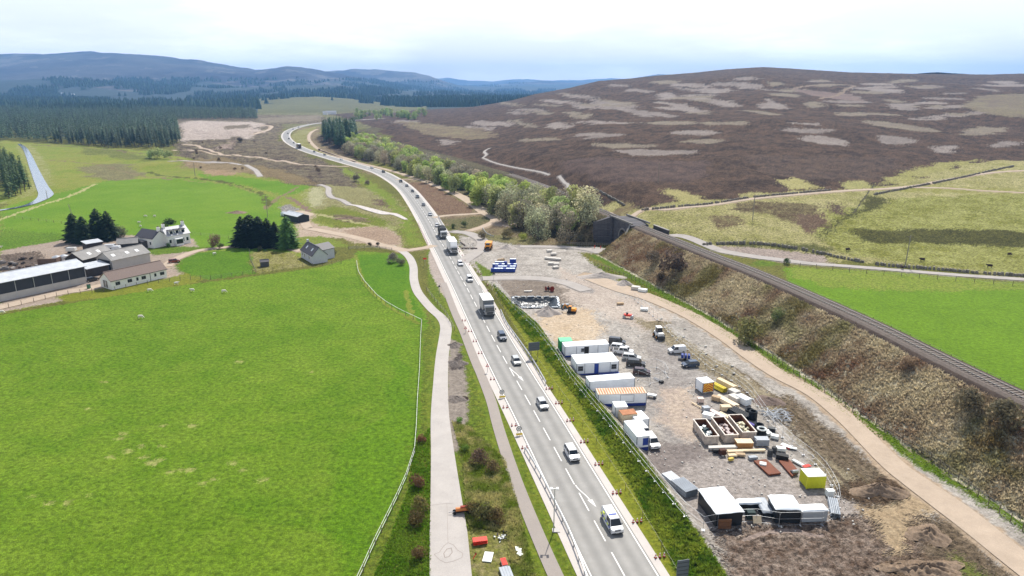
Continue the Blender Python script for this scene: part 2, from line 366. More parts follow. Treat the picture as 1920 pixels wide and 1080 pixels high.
# brown heath around the quarry
Z([(330, 222), (470, 215), (600, 216), (640, 235), (530, 232), (525, 262), (560, 285), (640, 312), (660, 322), (690, 380), (650, 400), (600, 352), (520, 338), (440, 318), (380, 300), (330, 292), (335, 262)], '#64524b', '#a09472', 5, .9, 7)
Z([(372, 296), (440, 300), (520, 318), (600, 345), (560, 346), (470, 326), (380, 312)], '#96845e', '#857352', 7, .3, 5)
Z([(330, 300), (430, 304), (470, 320), (430, 326), (350, 315)], '#a5906e', '#8c7a58', 7, .3, 5)
Z([(372, 318), (420, 320), (448, 328), (400, 330)], '#b39a78', '#a58a68', 5, .2, 4)
Z([(336, 232), (360, 226), (420, 228), (470, 228), (500, 232), (480, 240), (500, 250), (478, 248), (462, 262), (455, 258), (440, 255), (400, 262), (360, 262), (345, 270), (338, 258), (346, 244)], '#d6c6b8', '#bfae9f', 12, .5, 6)
Z([(420, 236), (470, 233), (468, 240), (425, 242)], '#7b6c55', '#8c7d66', 5, .3, 4)
Z([(408, 276), (440, 262), (446, 268), (430, 278), (404, 282)], '#b09c8c', '#a08c7c', 5, .3, 4)
Z([(480, 222), (600, 216), (600, 226), (500, 230)], '#9c9278', '#86745f', 10, .4, 6)
# rough grass by the stream
Z([(585, 352), (610, 345), (660, 350), (700, 355), (750, 380), (770, 400), (760, 430), (690, 410), (620, 405), (590, 400), (575, 378)], '#a5a06c', '#918a5a', 5, .3, 3)
Z([(585, 352), (600, 350), (612, 362), (606, 380), (590, 388), (576, 380), (574, 362)], '#b7b38a', '#aaa87a', 4, .1, 2)
Z([(700, 372), (735, 375), (750, 392), (715, 388)], '#6e5a48', '#83705a', 4, .4, 3)
Z([(560, 352), (590, 392), (680, 405), (745, 425), (760, 465), (740, 470), (700, 430), (590, 415), (575, 395)], '#8f9c50', '#a3a468', 5, .15, 2)
Z([(645, 313), (690, 335), (730, 362), (765, 400), (800, 462), (765, 462), (745, 400), (715, 372), (680, 345), (640, 322)], '#82a03c', '#93a452', 4, .1, 2)
# meadow round the cottage and yards
Z([(590, 398), (622, 384), (660, 392), (700, 405), (730, 418), (700, 430), (640, 426), (585, 412)], '#8d9a48', '#7d9238', 5, .15, 2)
Z([(616, 403), (650, 402), (690, 412), (696, 417), (650, 416)], '#7c6e50', '#8d805c', 3, .5, 1.5)
Z([(556, 420), (575, 400), (590, 402), (582, 416), (610, 424), (640, 428), (700, 424), (730, 430), (748, 444), (752, 462), (700, 462), (640, 446), (580, 444), (556, 446)], '#c6b39e', '#b8a38e', 6, .05, 1.5)
Z([(640, 432), (700, 424), (730, 430), (748, 444), (752, 460), (705, 455), (660, 442)], '#b49c84', '#a48c76', 4, .1, 1)
Z([(524, 388), (540, 382), (560, 392), (588, 402), (574, 404), (530, 403)], '#98928a', '#b2aca6', 3, .4, 1)
# farm
Z([(0, 585), (0, 470), (130, 448), (230, 440), (360, 446), (372, 464), (340, 480), (330, 500), (345, 515), (310, 530), (160, 556)], '#b5a596', '#a89684', 5, .03, .6)
Z([(0, 478), (70, 470), (95, 494), (60, 512), (0, 522)], '#6d5f54', '#8c7b6b', 2, .4, 1)
Z([(262, 468), (310, 462), (400, 463), (398, 468), (290, 478)], '#7a9a3c', '#6b8f30', 4, .1, .6)
Z([(335, 486), (355, 474), (480, 466), (475, 490), (482, 512), (395, 524), (350, 514), (332, 505)], '#6f9f26', '#5f9218', 5, .1, 1)
Z([(468, 472), (500, 470), (550, 474), (582, 496), (530, 505), (482, 512), (470, 490)], '#a39c66', '#8f9450', 3, .2, 1)
Z([(105, 556), (170, 540), (310, 522), (345, 512), (385, 522), (370, 530), (210, 556), (120, 566)], '#97a145', '#88993c', 4, .05, .8)
Z([(560, 445), (600, 442), (640, 452), (650, 462), (590, 466), (560, 460)], '#83a040', '#93a25a', 4, .1, 1)
# the big field and the greener paddock
Z([(0, 590), (170, 562), (330, 536), (420, 525), (520, 512), (600, 500), (665, 482), (668, 470), (752, 476), (772, 500), (772, 540), (796, 580), (806, 612), (800, 700), (790, 830), (765, 900), (660, 1090), (560, 1300), (-900, 1300), (-900, 700)], *G_FIELD, 14, .11, .5)
Z([(672, 478), (752, 476), (770, 500), (768, 540), (790, 585), (800, 612), (790, 607), (740, 582), (702, 552), (675, 520), (668, 500)], '#6da01e', '#5f9614', 10, .06, .8)
Z([(736, 700), (792, 620), (792, 700), (782, 820), (755, 880), (668, 1080), (560, 1300), (380, 1300), (560, 1060), (650, 860)], '#78a82a', '#6c9e1e', 9, .11, 8)
Z([(0, 1000), (300, 960), (520, 985), (640, 1000), (560, 1090), (400, 1300), (-700, 1300)], '#88ae3e', '#759f2a', 8, .11, 10)
for cx, cy, r in [(448, 678, 4), (206, 857, 5), (240, 845, 5), (285, 868, 7), (300, 862, 4), (358, 880, 5), (320, 885, 4), (230, 812, 4), (225, 822, 4), (435, 868, 5), (455, 880, 4), (490, 900, 5), (380, 905, 4), (340, 880, 3), (360, 798, 5), (305, 797, 3), (90, 943, 5), (125, 942, 5), (165, 930, 3), (165, 766, 3), (195, 716, 3), (585, 697, 2), (60, 930, 3), (265, 836, 3), (300, 836, 3), (400, 898, 4), (270, 856, 4)]:
    Z([(cx-r*2, cy), (cx-r, cy-r*.6), (cx+r, cy-r*.7), (cx+r*2.2, cy-r*.2), (cx+r, cy+r*.7), (cx-r*1.2, cy+r*.6)], '#c3cba0', '#a9ba78', .6, .05, .4)
# strip between field and road
Z([(800, 470), (806, 612), (792, 620), (792, 700), (784, 830), (765, 900), (676, 1080), (560, 1300), (1400, 1300), (1170, 1080), (1000, 790), (880, 560), (830, 480), (808, 462)], '#8b9c46', '#6f8f34', 1.2, .16, .4)
Z([(776, 840), (806, 840), (806, 1085), (786, 1085), (770, 940)], '#8a9a48', '#7d7f42', 1.0, .25, 1)
Z([(880, 560), (905, 580), (1015, 790), (1105, 960), (1190, 1100), (1110, 1100), (1030, 940), (960, 790), (905, 680), (868, 590)], '#8c963e', '#9ba04c', 1.0, .06, .4)
Z([(848, 790), (880, 800), (945, 860), (975, 960), (1005, 1085), (885, 1085), (875, 960), (868, 860)], '#6a8a2e', '#96a050', .9, .25, 1)
Z([(868, 850), (930, 850), (945, 900), (900, 905), (872, 880)], '#7b6a58', '#6c7a3a', .7, .35, 1.4)
Z([(870, 905), (880, 985), (950, 990), (968, 1085), (888, 1085), (872, 960)], '#8c9648', '#9c9a5e', .8, .1, 1)
Z([(842, 632), (858, 640), (872, 690), (878, 745), (876, 790), (862, 842), (846, 850), (838, 790), (838, 700)], '#a79b8e', '#93887c', 1.2, .05, .4)
Z([(836, 705), (860, 660), (866, 662), (868, 690), (842, 695)], '#6f655f', '#5c524d', .5, .3, .4)
Z([(876, 1010), (945, 995), (965, 1085), (880, 1085)], '#9a8f62', '#8a9450', .8, .1, .8)
Z([(808, 465), (840, 470), (872, 540), (905, 600), (880, 590), (858, 590), (846, 575), (824, 543), (806, 508), (803, 482)], '#bfb1a6', '#b5a79b', 3, .015, .25)
# right of the road
Z([(652, 300), (750, 335), (800, 340), (840, 362), (900, 395), (930, 410), (1130, 440), (1140, 455), (1000, 465), (880, 440), (820, 412), (770, 360), (700, 328), (600, 290), (540, 262), (560, 240), (600, 236), (600, 262), (640, 285)], '#83705a', '#9a8c66', 4, .35, 3)
Z([(655, 280), (760, 322), (830, 350), (900, 385), (960, 430), (1060, 452), (1130, 440), (1080, 400), (960, 360), (860, 320), (740, 280), (680, 262)], '#665a44', '#7d7450', 3, .4, 3)
Z([(590, 262), (640, 292), (700, 308), (700, 285), (640, 270), (600, 250)], '#4c4034', '#66553f', 3, .4, 2)
Z([(600, 236), (560, 244), (545, 255), (548, 268), (580, 280), (650, 306), (720, 328), (740, 334), (660, 302), (600, 282), (580, 266), (580, 250)], '#93975a', '#a39e6c', 6, .15, 2)
Z([(800, 340), (835, 362), (880, 387), (888, 396), (873, 402), (822, 402), (800, 380), (773, 352), (760, 343)], '#7f6250', '#927a60', 2, .3, .8)
Z([(745, 337), (765, 345), (800, 382), (820, 405), (812, 405), (795, 385), (765, 352)], '#86964a', '#939a58', 2, .1, .5)
Z([(858, 430), (930, 440), (1010, 447), (1000, 462), (900, 448)], '#9a9262', '#7e7a50', 3, .4, 1.5)
Z([(828, 412), (915, 404), (925, 410), (890, 430), (850, 428)], '#857c56', '#6c6c42', 2, .35, 1.5)
Z([(918, 421), (940, 408), (966, 411), (976, 423), (957, 426)], '#b5a495', '#a89686', 3, .05, .8)
# compound
Z([(860, 440), (900, 448), (1000, 464), (1075, 462), (1130, 462), (1140, 470), (1085, 472), (1105, 490), (1180, 540), (1250, 575), (1330, 620), (1420, 680), (1560, 765), (1700, 860), (1850, 950), (1960, 1030), (2300, 1230), (2100, 1400), (1480, 1300), (1372, 1110), (1330, 1040), (1210, 860), (1110, 735), (1060, 680), (1010, 610), (960, 565), (925, 535), (905, 520), (868, 478)], '#ccc4b9', '#a59d93', 3.2, .05, .8)
Z([(1040, 620), (1100, 610), (1110, 650), (1060, 660)], '#c7b08c', '#b89c74', 3, .03, 1.5)
Z([(1000, 590), (1100, 575), (1130, 610), (1120, 640), (1050, 640), (1020, 620)], '#cdb698', '#dac6ac', 4, .03, 1.5)
Z([(930, 525), (1000, 520), (1080, 530), (1150, 570), (1090, 575), (960, 560)], '#9b8e80', '#86796c', 3, .08, 1)
Z([(1050, 500), (1150, 545), (1260, 590), (1220, 625), (1130, 590), (1060, 560)], '#d2c4b5', '#bfb0a2', 5, .03, 2)
Z([(1200, 640), (1260, 640), (1330, 700), (1400, 790), (1350, 830), (1230, 830), (1200, 760), (1220, 700)], '#b9b2aa', '#9e968f', 3, .04, 2)
Z([(1240, 730), (1300, 720), (1330, 790), (1290, 830), (1240, 790)], '#d0bda8', '#bbaa9c', 3, .03, 2)
Z([(1210, 830), (1320, 830), (1340, 860), (1300, 900), (1250, 900), (1215, 870)], '#9a8f88', '#877d77', 2, .04, 1)
Z([(1280, 870), (1340, 855), (1500, 860), (1570, 900), (1625, 960), (1590, 980), (1400, 1000), (1340, 1000), (1290, 960), (1270, 900)], '#beb4ac', '#a2988f', .5, .06, .8)
Z([(1340, 1000), (1420, 982), (1560, 975), (1620, 950), (1700, 935), (1760, 1000), (1830, 1090), (1950, 1230), (1560, 1300), (1380, 1110)], '#bca998', '#7d6756', 1.2, .5, 1)
Z([(1620, 950), (1720, 915), (1790, 950), (1720, 975), (1700, 1040), (1660, 1040), (1640, 1000)], '#bfa988', '#b39c7c', 2.5, .05, 1.5)
Z([(1180, 590), (1240, 610), (1300, 650), (1400, 705), (1480, 760), (1600, 850), (1700, 910), (1690, 940), (1640, 945), (1570, 925), (1530, 870), (1480, 800), (1440, 770), (1330, 700), (1230, 630)], '#a99c80', '#93866b', 1.8, .12, 1)
Z([(1440, 745), (1480, 740), (1540, 790), (1640, 870), (1700, 912), (1690, 935), (1650, 940), (1600, 890), (1520, 840)], '#7f6e5a', '#8e7f68', 1.0, .25, .8)
Z([(1570, 915), (1620, 900), (1690, 880), (1715, 905), (1700, 930), (1640, 948), (1585, 938)], '#66533f', '#7a6550', 1.0, .5, .8)
Z([(1712, 990), (1760, 965), (1810, 985), (1850, 1030), (1900, 1085), (1960, 1130), (1830, 1110), (1740, 1050)], '#85735c', '#94836c', 1.2, .4, .8)
Z([(1715, 990), (1740, 980), (1768, 1000), (1750, 1022), (1722, 1015)], '#5f4c3a', '#6b5846', .8, .5, .6)
Z([(1680, 1045), (1740, 1040), (1800, 1065), (1830, 1100), (1700, 1120), (1640, 1060)], '#69543f', '#947f69', .7, .45, .8)
Z([(1775, 1030), (1830, 1060), (1870, 1085), (1900, 1110), (1840, 1110), (1790, 1060)], '#718a3a', '#85804e', .8, .15, 1)
# bund and verge
Z([(885, 480), (925, 535), (965, 580), (1012, 615), (1060, 682), (1112, 740), (1210, 865), (1335, 1040), (1380, 1110), (1450, 1300), (1330, 1300), (1240, 1110), (1150, 940), (1040, 740), (960, 600), (930, 545)], '#a3ac4a', '#8a9c3a', 1.0, .1, .3)
Z([(925, 533), (965, 572), (1012, 612), (1060, 680), (1112, 738), (1210, 862), (1335, 1038), (1380, 1110), (1450, 1300), (1390, 1300), (1290, 1110), (1180, 900), (1090, 755), (1040, 690), (985, 620), (940, 560)], '#7ea038', '#4c7a1c', .7, .3, .5)
Z([(890, 488), (925, 510), (922, 522), (905, 520)], '#7f9a3c', '#6f8a30', 1.5, .1, .4)
Z([(870, 520), (885, 515), (905, 580), (890, 590)], '#a89c90', '#a0958a', 2, .01, .2) if False else None
# toe strip and embankment
RAILN = None
def emb_zones(x, y, col, rel, nf):
    d, s = polydist(x, y, RAILS)
    j = (fbm(x/2.2, y/2.2, 3)-0.5)*1.6
    near = s < BR_S-6
    n = fbm(x/1.1, y/1.1, 4, 0.6, 5); n2 = fbm(x/9, y/9, 3, 0.5, 8)
    m = (d+j > -17.2) & (d+j < -13.0) & near
    paint(col, rel, m, n, '#73922f', '#64862a', .12)
    m = (d+j > -14.6) & (d < 4) & near
    t = np.clip(n2*1.6-0.5+0.5*(d+8)/8, 0, 1)[m, None]
    straw = L3('#fff8dc')*(1-n[m, None])+L3('#cdbf9a')*n[m, None]
    brown = L3('#a28a74')*(1-n[m, None])+L3('#c9b59c')*n[m, None]
    gr = L3('#8a9250')
    g = (sst(.5, .72, fbm(x/7, y/7, 3, .5, 21))*sst(-1, -5, d))[m, None]*.6
    c = straw*(1-t)+brown*t; col[m] = c*(1-g)+gr*g; rel[m] = .3
    m = (d > -3.4) & (d < 3.2) & (s < BR_S+120)
    paint(col, rel, m, n, '#5e5148', '#4a3f38', .04)
    m = (d+j > -16) & (d < 10) & (s > BR_S+6) & (s < BR_S+700)
    paint(col, rel, m, n, '#70664c', '#5a5638', .3)
def paint(col, rel, m, n, ca, cb, r):
    a, b = L3(ca), L3(cb); t = np.clip((n[m]-0.3)/0.4, 0, 1)[:, None]; col[m] = a*(1-t)+b*t; rel[m] = r
# right country (painted before the embankment)
ZR = []
def R(poly, ca, cb, cell=3.0, rel=0.03, jit=1.0): ZR.append((poly, ca, cb, cell, rel, jit, None, None))
R([(620, 214), (760, 205), (2900, 100), (2900, 420), (1920, 320), (1620, 352), (1360, 375), (1200, 392), (1100, 385), (900, 330), (740, 270), (690, 235)], '#3a2a1d', '#6d5541', 7, .35, 12)
R([(1060, 380), (1140, 380), (1200, 390), (1360, 374), (1420, 360), (1660, 352), (1780, 315), (1850, 300), (2700, 330), (2900, 560), (2400, 620), (1920, 515), (1500, 480), (1340, 462), (1230, 430), (1130, 396)], '#beb57e', '#9c9856', 6, .3, 5)
R([(1560, 395), (1700, 370), (1920, 360), (2600, 380), (2700, 560), (1920, 510), (1700, 495), (1590, 475), (1540, 455), (1520, 440)], '#aeae66', '#8f9648', 5, .25, 4)
R([(1460, 338), (1490, 330), (1520, 345), (1550, 352), (1480, 357)], '#b3ab72', '#a8a060', 4, .1, 3)
R([(1575, 340), (1620, 338), (1640, 352), (1580, 356)], '#aba468', '#9c9a5c', 4, .1, 3)
R([(1240, 354), (1275, 356), (1330, 376), (1280, 380), (1255, 368)], '#b0a66c', '#a39c62', 3, .1, 2)
R([(1095, 385), (1180, 375), (1200, 390), (1110, 394)], '#968a58', '#7c6a50', 4, .2, 3)
R([(1700, 320), (1760, 305), (1845, 298), (1800, 310), (1700, 340), (1640, 345)], '#a8a266', '#989450', 5, .15, 3)
R([(1630, 352), (1760, 348), (1920, 352), (1920, 364), (1700, 360)], '#9ca055', '#b0aa72', 5, .1, 2)
R([(1370, 392), (1410, 378), (1500, 378), (1540, 384), (1525, 405), (1500, 420), (1470, 412), (1440, 400), (1400, 398)], '#58432f', '#8f8358', 2.5, .4, 4)
R([(1330, 408), (1370, 402), (1395, 412), (1370, 430), (1340, 422)], '#6c553f', '#8f8558', 3, .3, 3)
R([(1490, 402), (1545, 398), (1560, 425), (1520, 440), (1480, 415)], '#6a523f', '#7d6850', 3, .3, 3)
R([(1555, 378), (1585, 388), (1580, 404), (1560, 398)], '#5f4b3a', '#6e5a48', 2.5, .3, 2)
R([(1625, 365), (1665, 372), (1650, 388), (1600, 405), (1555, 430), (1530, 450), (1535, 470), (1560, 478), (1525, 480), (1530, 440), (1580, 405), (1610, 392)], '#6c7038', '#5a5c33', 2.5, .4, 2)
R([(1600, 430), (1700, 428), (1850, 432), (2000, 440), (2000, 470), (1800, 458), (1700, 452), (1640, 456), (1610, 446)], '#7c7f48', '#595c32', 2.0, .6, 3)
R([(1320, 452), (1440, 455), (1540, 460), (1570, 470), (1530, 474), (1400, 462)], '#747a44', '#68683c', 2.5, .3, 2)
# burnt and cut strips on the heather
ST = [(1295, 160, 46, 5, -2), (1360, 158, 26, 4, 0), (1400, 147, 22, 4, 0), (1247, 154, 28, 4, 0), (1340, 170, 34, 6, 0), (1402, 161, 30, 7, -2), (1455, 157, 22, 5, -3), (1492, 170, 30, 4, 0), (1552, 160, 30, 3, 0), (1250, 180, 20, 8, 0), (1310, 185, 28, 6, -8), (1200, 170, 24, 4, -6), (1135, 198, 34, 8, -4), (1185, 208, 42, 8, -14), (1240, 215, 30, 5, -6), (1350, 192, 42, 7, -8), (1310, 211, 24, 4, -5), (1270, 198, 40, 5, -10), (1275, 205, 50, 4, -4), (1450, 198, 26, 8, -4), (1525, 197, 20, 8, 0), (1470, 178, 30, 4, -3), (1590, 198, 25, 3, 0), (1600, 214, 42, 4, 0), (1695, 200, 28, 8, -6), (1660, 170, 32, 5, -2), (1740, 163, 26, 4, 2), (1700, 151, 20, 3, 0), (1650, 158, 34, 3, 0), (1800, 199, 60, 4, 3), (1820, 214, 62, 4, 4), (1360, 231, 52, 4, 0), (1260, 231, 56, 4, 0), (1305, 249, 42, 6, 0), (1510, 244, 62, 5, -2), (1510, 232, 36, 3, 0), (1690, 237, 72, 6, -7), (1550, 264, 46, 9, -8), (1680, 264, 36, 10, -5), (1845, 246, 44, 9, 4), (1780, 279, 25, 9, 6), (1885, 270, 26, 7, 4), (1230, 285, 72, 7, 0), (1165, 272, 64, 5, -2), (1310, 264, 48, 4, 0), (1120, 254, 52, 5, 0), (1080, 215, 26, 6, -10), (1050, 235, 20, 8, 0), (1165, 196, 30, 5, -10), (1095, 200, 24, 5, -8), (1010, 210, 30, 4, -8), (980, 232, 30, 5, -14), (925, 232, 40, 6, -3), (760, 228, 22, 4, 0), (830, 248, 26, 8, 0), (895, 240, 30, 4, -6), (840, 266, 16, 6, -8), (1010, 262, 40, 3, 0), (1140, 230, 60, 3, 0), (1430, 211, 36, 3, -6), (1580, 182, 40, 3, 0), (1160, 160, 20, 3, -4), (1070, 178, 20, 3, -6), (960, 196, 24, 3, -8), (1750, 222, 40, 3, 2), (1900, 160, 40, 3, 0), (2010, 250, 60, 8, 0), (2080, 200, 50, 6, 0)]
rnd = random.Random(5)
for k_ in range(40):
    cx_, cy_ = rnd.uniform(960, 1960), rnd.triangular(148, 225, 165); ST.append((cx_, max(cy_, 232-(cx_-900)*.28), rnd.uniform(12, 46), rnd.uniform(1.6, 3.6), rnd.uniform(-10, 3)))
for cx, cy, a, b, r in ST:
    b *= .82
    pl = []; r_ = math.radians(-r)
    for k in range(12):
        t = 2*math.pi*k/12; q = rnd.uniform(.82, 1.12); ex = a*math.copysign(abs(math.cos(t))**.7, math.cos(t))*q; ey = b*math.sin(t)*q
        pl.append((cx+ex*math.cos(r_)+ey*math.sin(r_)*1, max(131, cy-ex*math.sin(-r_)+ey)))
    R(pl, *rnd.choice([('#9a8e84', '#857970'), ('#8e8076', '#a0958b'), ('#968a72', '#807365')]), 8, .12, 7)
R([(1830, 180), (2400, 170), (2400, 240), (1850, 215), (1800, 200)], '#8c8160', '#7c6c5c', 14, .2, 8)
R([(1480, 165), (1600, 175), (1620, 190), (1560, 185), (1500, 172)], '#7d685e', '#8c786c', 10, .1, 6)
R([(740, 225), (900, 240), (940, 255), (880, 262), (800, 252)], '#75604f', '#8f8560', 10, .2, 8)
R([(1060, 300), (1330, 300), (1300, 340), (1150, 345), (1050, 320)], '#4c3b34', '#6e594c', 6, .25, 8)
R([(1395, 290), (1700, 300), (1650, 335), (1450, 330)], '#4a3a31', '#6f5a48', 5, .3, 8)
# field beyond the railway and the moor road
R([(1470, 500), (1700, 520), (1940, 536), (2300, 560), (2900, 900), (2400, 1200), (1980, 760), (1700, 640), (1500, 540)], '#7fae2c', '#74a124', 12, .04, 1)
R([(1480, 498), (1700, 512), (1940, 530), (1940, 545), (1700, 545), (1560, 540), (1490, 520)], '#8caa48', '#9bb05c', 3, .1, 2)
R([(1340, 462), (1440, 466), (1540, 478), (1560, 494), (1460, 490), (1380, 480)], '#b5a598', '#a5958a', 4, .1, 1)
R([(1370, 486), (1420, 486), (1465, 494), (1440, 500), (1400, 496)], '#7fa03c', '#6c8c30', 3, .1, 1)
def apply(zs, X, Y, col, rel):
    fx, fy = X.ravel(), Y.ravel()
    for poly, ca, cb, cell, r, jit, ln, st in zs:
        w = [P2(*p) for p in poly]; a = np.array(w); lo = a.min(0)-jit*2; hi = a.max(0)+jit*2
        k = np.nonzero((fx > lo[0]) & (fx < hi[0]) & (fy > lo[1]) & (fy < hi[1]))[0]
        if len(k) == 0: continue
        x, y = fx[k], fy[k]
        sc = max(jit*2.2, .3)
        jx = (fbm(x/sc, y/sc, 3, .6, 11)-.5)*2.6*jit; jy = (fbm(x/sc, y/sc, 3, .6, 57)-.5)*2.6*jit
        rj = min(jit*.55, .5+y.mean()/500)
        g1 = RNG.normal(0, rj, (4, len(x)))
        m1 = inpoly(x+jx+g1[0], y+jy+g1[1], w); m2 = inpoly(x+jx+g1[2], y+jy+g1[3], w); m = m1 | m2
        wt = (m1*.5+m2*.5)[m]; k = k[m]; x, y = x[m], y[m]
        n = 0.55*fbm(x/cell, y/cell, 4, .6, 3)+0.45*fbm(x/(cell*.22), y/(cell*.22), 3, .6, 9)
        paintk(col, rel, k, n, ca, cb, r, wt)
RNG = np.random.RandomState(3)
def paintk(col, rel, k, n, ca, cb, r, wt):
    a, b = L3(ca), L3(cb); t = np.clip((n-0.32)/0.36, 0, 1)[:, None]; w = wt[:, None]
    col[k] = (a*(1-t)+b*t)*w+col[k]*(1-w); rel[k] = r*wt+rel[k]*(1-wt)
def strokes(zs, X, Y, col, rel):
    fx, fy = X.ravel(), Y.ravel()
    for pts, w, c, jit in zs:
        L = smooth_line([P2(*p) for p in pts], 5); a = np.array(L); lo = a.min(0)-w-jit*2; hi = a.max(0)+w+jit*2
        k = np.nonzero((fx > lo[0]) & (fx < hi[0]) & (fy > lo[1]) & (fy < hi[1]))[0]
        if len(k) == 0: continue
        x, y = fx[k], fy[k]; d, s = polydist(x, y, L); n = fbm(x/2, y/2, 3, .6, 13)
        m = np.abs(d+(n-.5)*2.4*jit) < w/2; col[k[m]] = L3(c)*(.85+.3*n[m, None]); rel[k[m]] = .05
STROKES = [
 ([(1640, 345), (1625, 365), (1600, 400)], .6, '#55523a', .4),
 ([(668, 478), (672, 500), (684, 530), (712, 560), (748, 586), (788, 607)], 1.0, '#94a84e', .4),
 ([(760, 545), (768, 575), (775, 600)], 1.2, '#94a84e', .6),
 ([(495, 392), (520, 372), (560, 350)], 2.0, '#8c7c5c', 1.5),
 ([(540, 370), (570, 388), (580, 405)], 2.2, '#8c7464', 1.5),
 ([(280, 322), (330, 332), (400, 338), (450, 350), (490, 365), (505, 385)], 3.0, '#66703a', 2.5),
 ([(300, 330), (350, 338), (430, 345), (480, 362)], 1.5, '#9ba56a', 1.5),
 ([(90, 300), (160, 306), (220, 318), (270, 330), (320, 336)], 2.0, '#8a7c58', 2),
 ([(60, 272), (150, 276), (240, 286), (300, 292), (340, 300)], 2.5, '#7c7050', 2.5),
 ([(0, 412), (60, 390), (130, 368), (180, 345)], 2.2, '#b5b276', 1.5),
 ([(560, 395), (630, 408), (700, 424)], 2.0, '#b3ad78', 2),
 ([(1490, 165), (1550, 158), (1600, 160), (1580, 172), (1540, 185)], 5.0, '#95826e', 3),
 ([(1350, 700), (1450, 775), (1530, 850), (1600, 920)], .5, '#6f6250', .5),
 ([(1380, 690), (1480, 765), (1570, 850), (1640, 915)], .4, '#77684f', .5),
 ([(1290, 640), (1380, 700), (1440, 745)], .4, '#a99c82', .4),
 ([(1395, 1010), (1440, 998), (1490, 996), (1540, 1004)], .7, '#a8968a', .4),
]
def ruts(x, y, k):
    """wheel and track ruts: relief along a few lines"""
    z = np.zeros(len(x))
    for pts in RUTS:
        L = smooth_line([P2(*p) for p in pts], 4); a = np.array(L); lo = a.min(0)-3; hi = a.max(0)+3
        q = np.nonzero((x > lo[0]) & (x < hi[0]) & (y > lo[1]) & (y < hi[1]))[0]
        if len(q) == 0: continue
        d, s = polydist(x[q], y[q], L)
        for o in (-.85, .85): z[q] += -.10*np.exp(-((d-o)/.18)**2)+.05*np.exp(-((np.abs(d-o)-.33)/.12)**2)+.025*np.sin(s*9)*np.exp(-((d-o)/.2)**2)
    return z
RUTS = [[(1380, 1000), (1420, 1040), (1470, 1085)], [(1400, 1015), (1450, 998), (1510, 1000), (1560, 1030), (1600, 1080)], [(1440, 990), (1500, 1040), (1530, 1090)],
        [(1560, 985), (1620, 1030), (1680, 1090)], [(1600, 975), (1650, 1000), (1700, 1060)], [(1700, 960), (1780, 990), (1880, 1080)], [(1640, 960), (1700, 1000), (1690, 1050)],
        [(1350, 690), (1450, 765), (1530, 840), (1600, 910)], [(1400, 700), (1490, 770), (1570, 840), (1650, 905)], [(1420, 700), (1530, 790), (1640, 880)],
        [(1480, 1080), (1500, 1030), (1560, 1000), (1640, 985)], [(1330, 1040), (1400, 1060), (1440, 1100)]]
def ground_material():
    m = bpy.data.materials.new('ground_cover'); m.use_nodes = True; t = m.node_tree; b = t.nodes['Principled BSDF']
    b.inputs['Roughness'].default_value = 0.95; b.inputs['Specular IOR Level'].default_value = 0.12
    at = N(t, 'ShaderNodeAttribute', attribute_name='ground_colour'); ar = N(t, 'ShaderNodeAttribute', attribute_name='relief')
    g = N(t, 'ShaderNodeNewGeometry')
    n1 = N(t, 'ShaderNodeTexNoise', i_Scale=1.5, i_Detail=6.0, i_Roughness=0.75); K(t, g.outputs['Position'], n1.inputs['Vector'])
    n2 = N(t, 'ShaderNodeTexNoise', i_Scale=7.0, i_Detail=4.0, i_Roughness=0.7); K(t, g.outputs['Position'], n2.inputs['Vector'])
    r1 = N(t, 'ShaderNodeMapRange'); 
    for i, v in ((1, .38), (2, .62), (3, .48), (4, 1.52)): r1.inputs[i].default_value = v
    r2 = N(t, 'ShaderNodeMapRange')
    for i, v in ((1, .36), (2, .64), (3, .68), (4, 1.34)): r2.inputs[i].default_value = v
    K(t, n1.outputs[0], r1.inputs[0]); K(t, n2.outputs[0], r2.inputs[0])
    m0 = N(t, 'ShaderNodeMath', operation='MULTIPLY'); K(t, r1.outputs[0], m0.inputs[0]); K(t, r2.outputs[0], m0.inputs[1])
    am = N(t, 'ShaderNodeMapRange'); K(t, ar.outputs['Fac'], am.inputs[0])      # bare ground is more even than tussocks
    for i, v in ((1, .02), (2, .22), (3, .42), (4, 1.15)): am.inputs[i].default_value = v
    m1 = N(t, 'ShaderNodeMath', operation='SUBTRACT'); K(t, m0.outputs[0], m1.inputs[0]); m1.inputs[1].default_value = 1.0
    mu = N(t, 'ShaderNodeMath', operation='MULTIPLY_ADD'); K(t, m1.outputs[0], mu.inputs[0]); K(t, am.outputs[0], mu.inputs[1]); mu.inputs[2].default_value = 1.0
    vm = N(t, 'ShaderNodeVectorMath', operation='SCALE'); K(t, at.outputs['Color'], vm.inputs[0]); K(t, mu.outputs[0], vm.inputs['Scale'])
    K(t, vm.outputs[0], b.inputs['Base Color'])
    ad = N(t, 'ShaderNodeMath', operation='MULTIPLY_ADD'); ad.inputs[1].default_value = 1.0; ad.inputs[2].default_value = 0.03
    K(t, ar.outputs['Fac'], ad.inputs[0])
    h = N(t, 'ShaderNodeMath', operation='MULTIPLY'); h2 = N(t, 'ShaderNodeMath', operation='ADD'); K(t, n1.outputs[0], h2.inputs[0]); K(t, n2.outputs[0], h2.inputs[1])
    K(t, h2.outputs[0], h.inputs[0]); K(t, ad.outputs[0], h.inputs[1])
    bp = N(t, 'ShaderNodeBump', i_Strength=0.8, i_Distance=1.3); K(t, h.outputs[0], bp.inputs['Height']); K(t, bp.outputs[0], b.inputs['Normal'])
    return m
GM = ground_material()
def add_attrs(me, col, rel):
    a = me.color_attributes.new('ground_colour', 'FLOAT_COLOR', 'POINT')
    a.data.foreach_set('color', np.concatenate([col, np.ones((len(col), 1))], 1).astype(np.float32).ravel())
    r = me.attributes.new('relief', 'FLOAT', 'POINT'); r.data.foreach_set('value', rel.astype(np.float32))
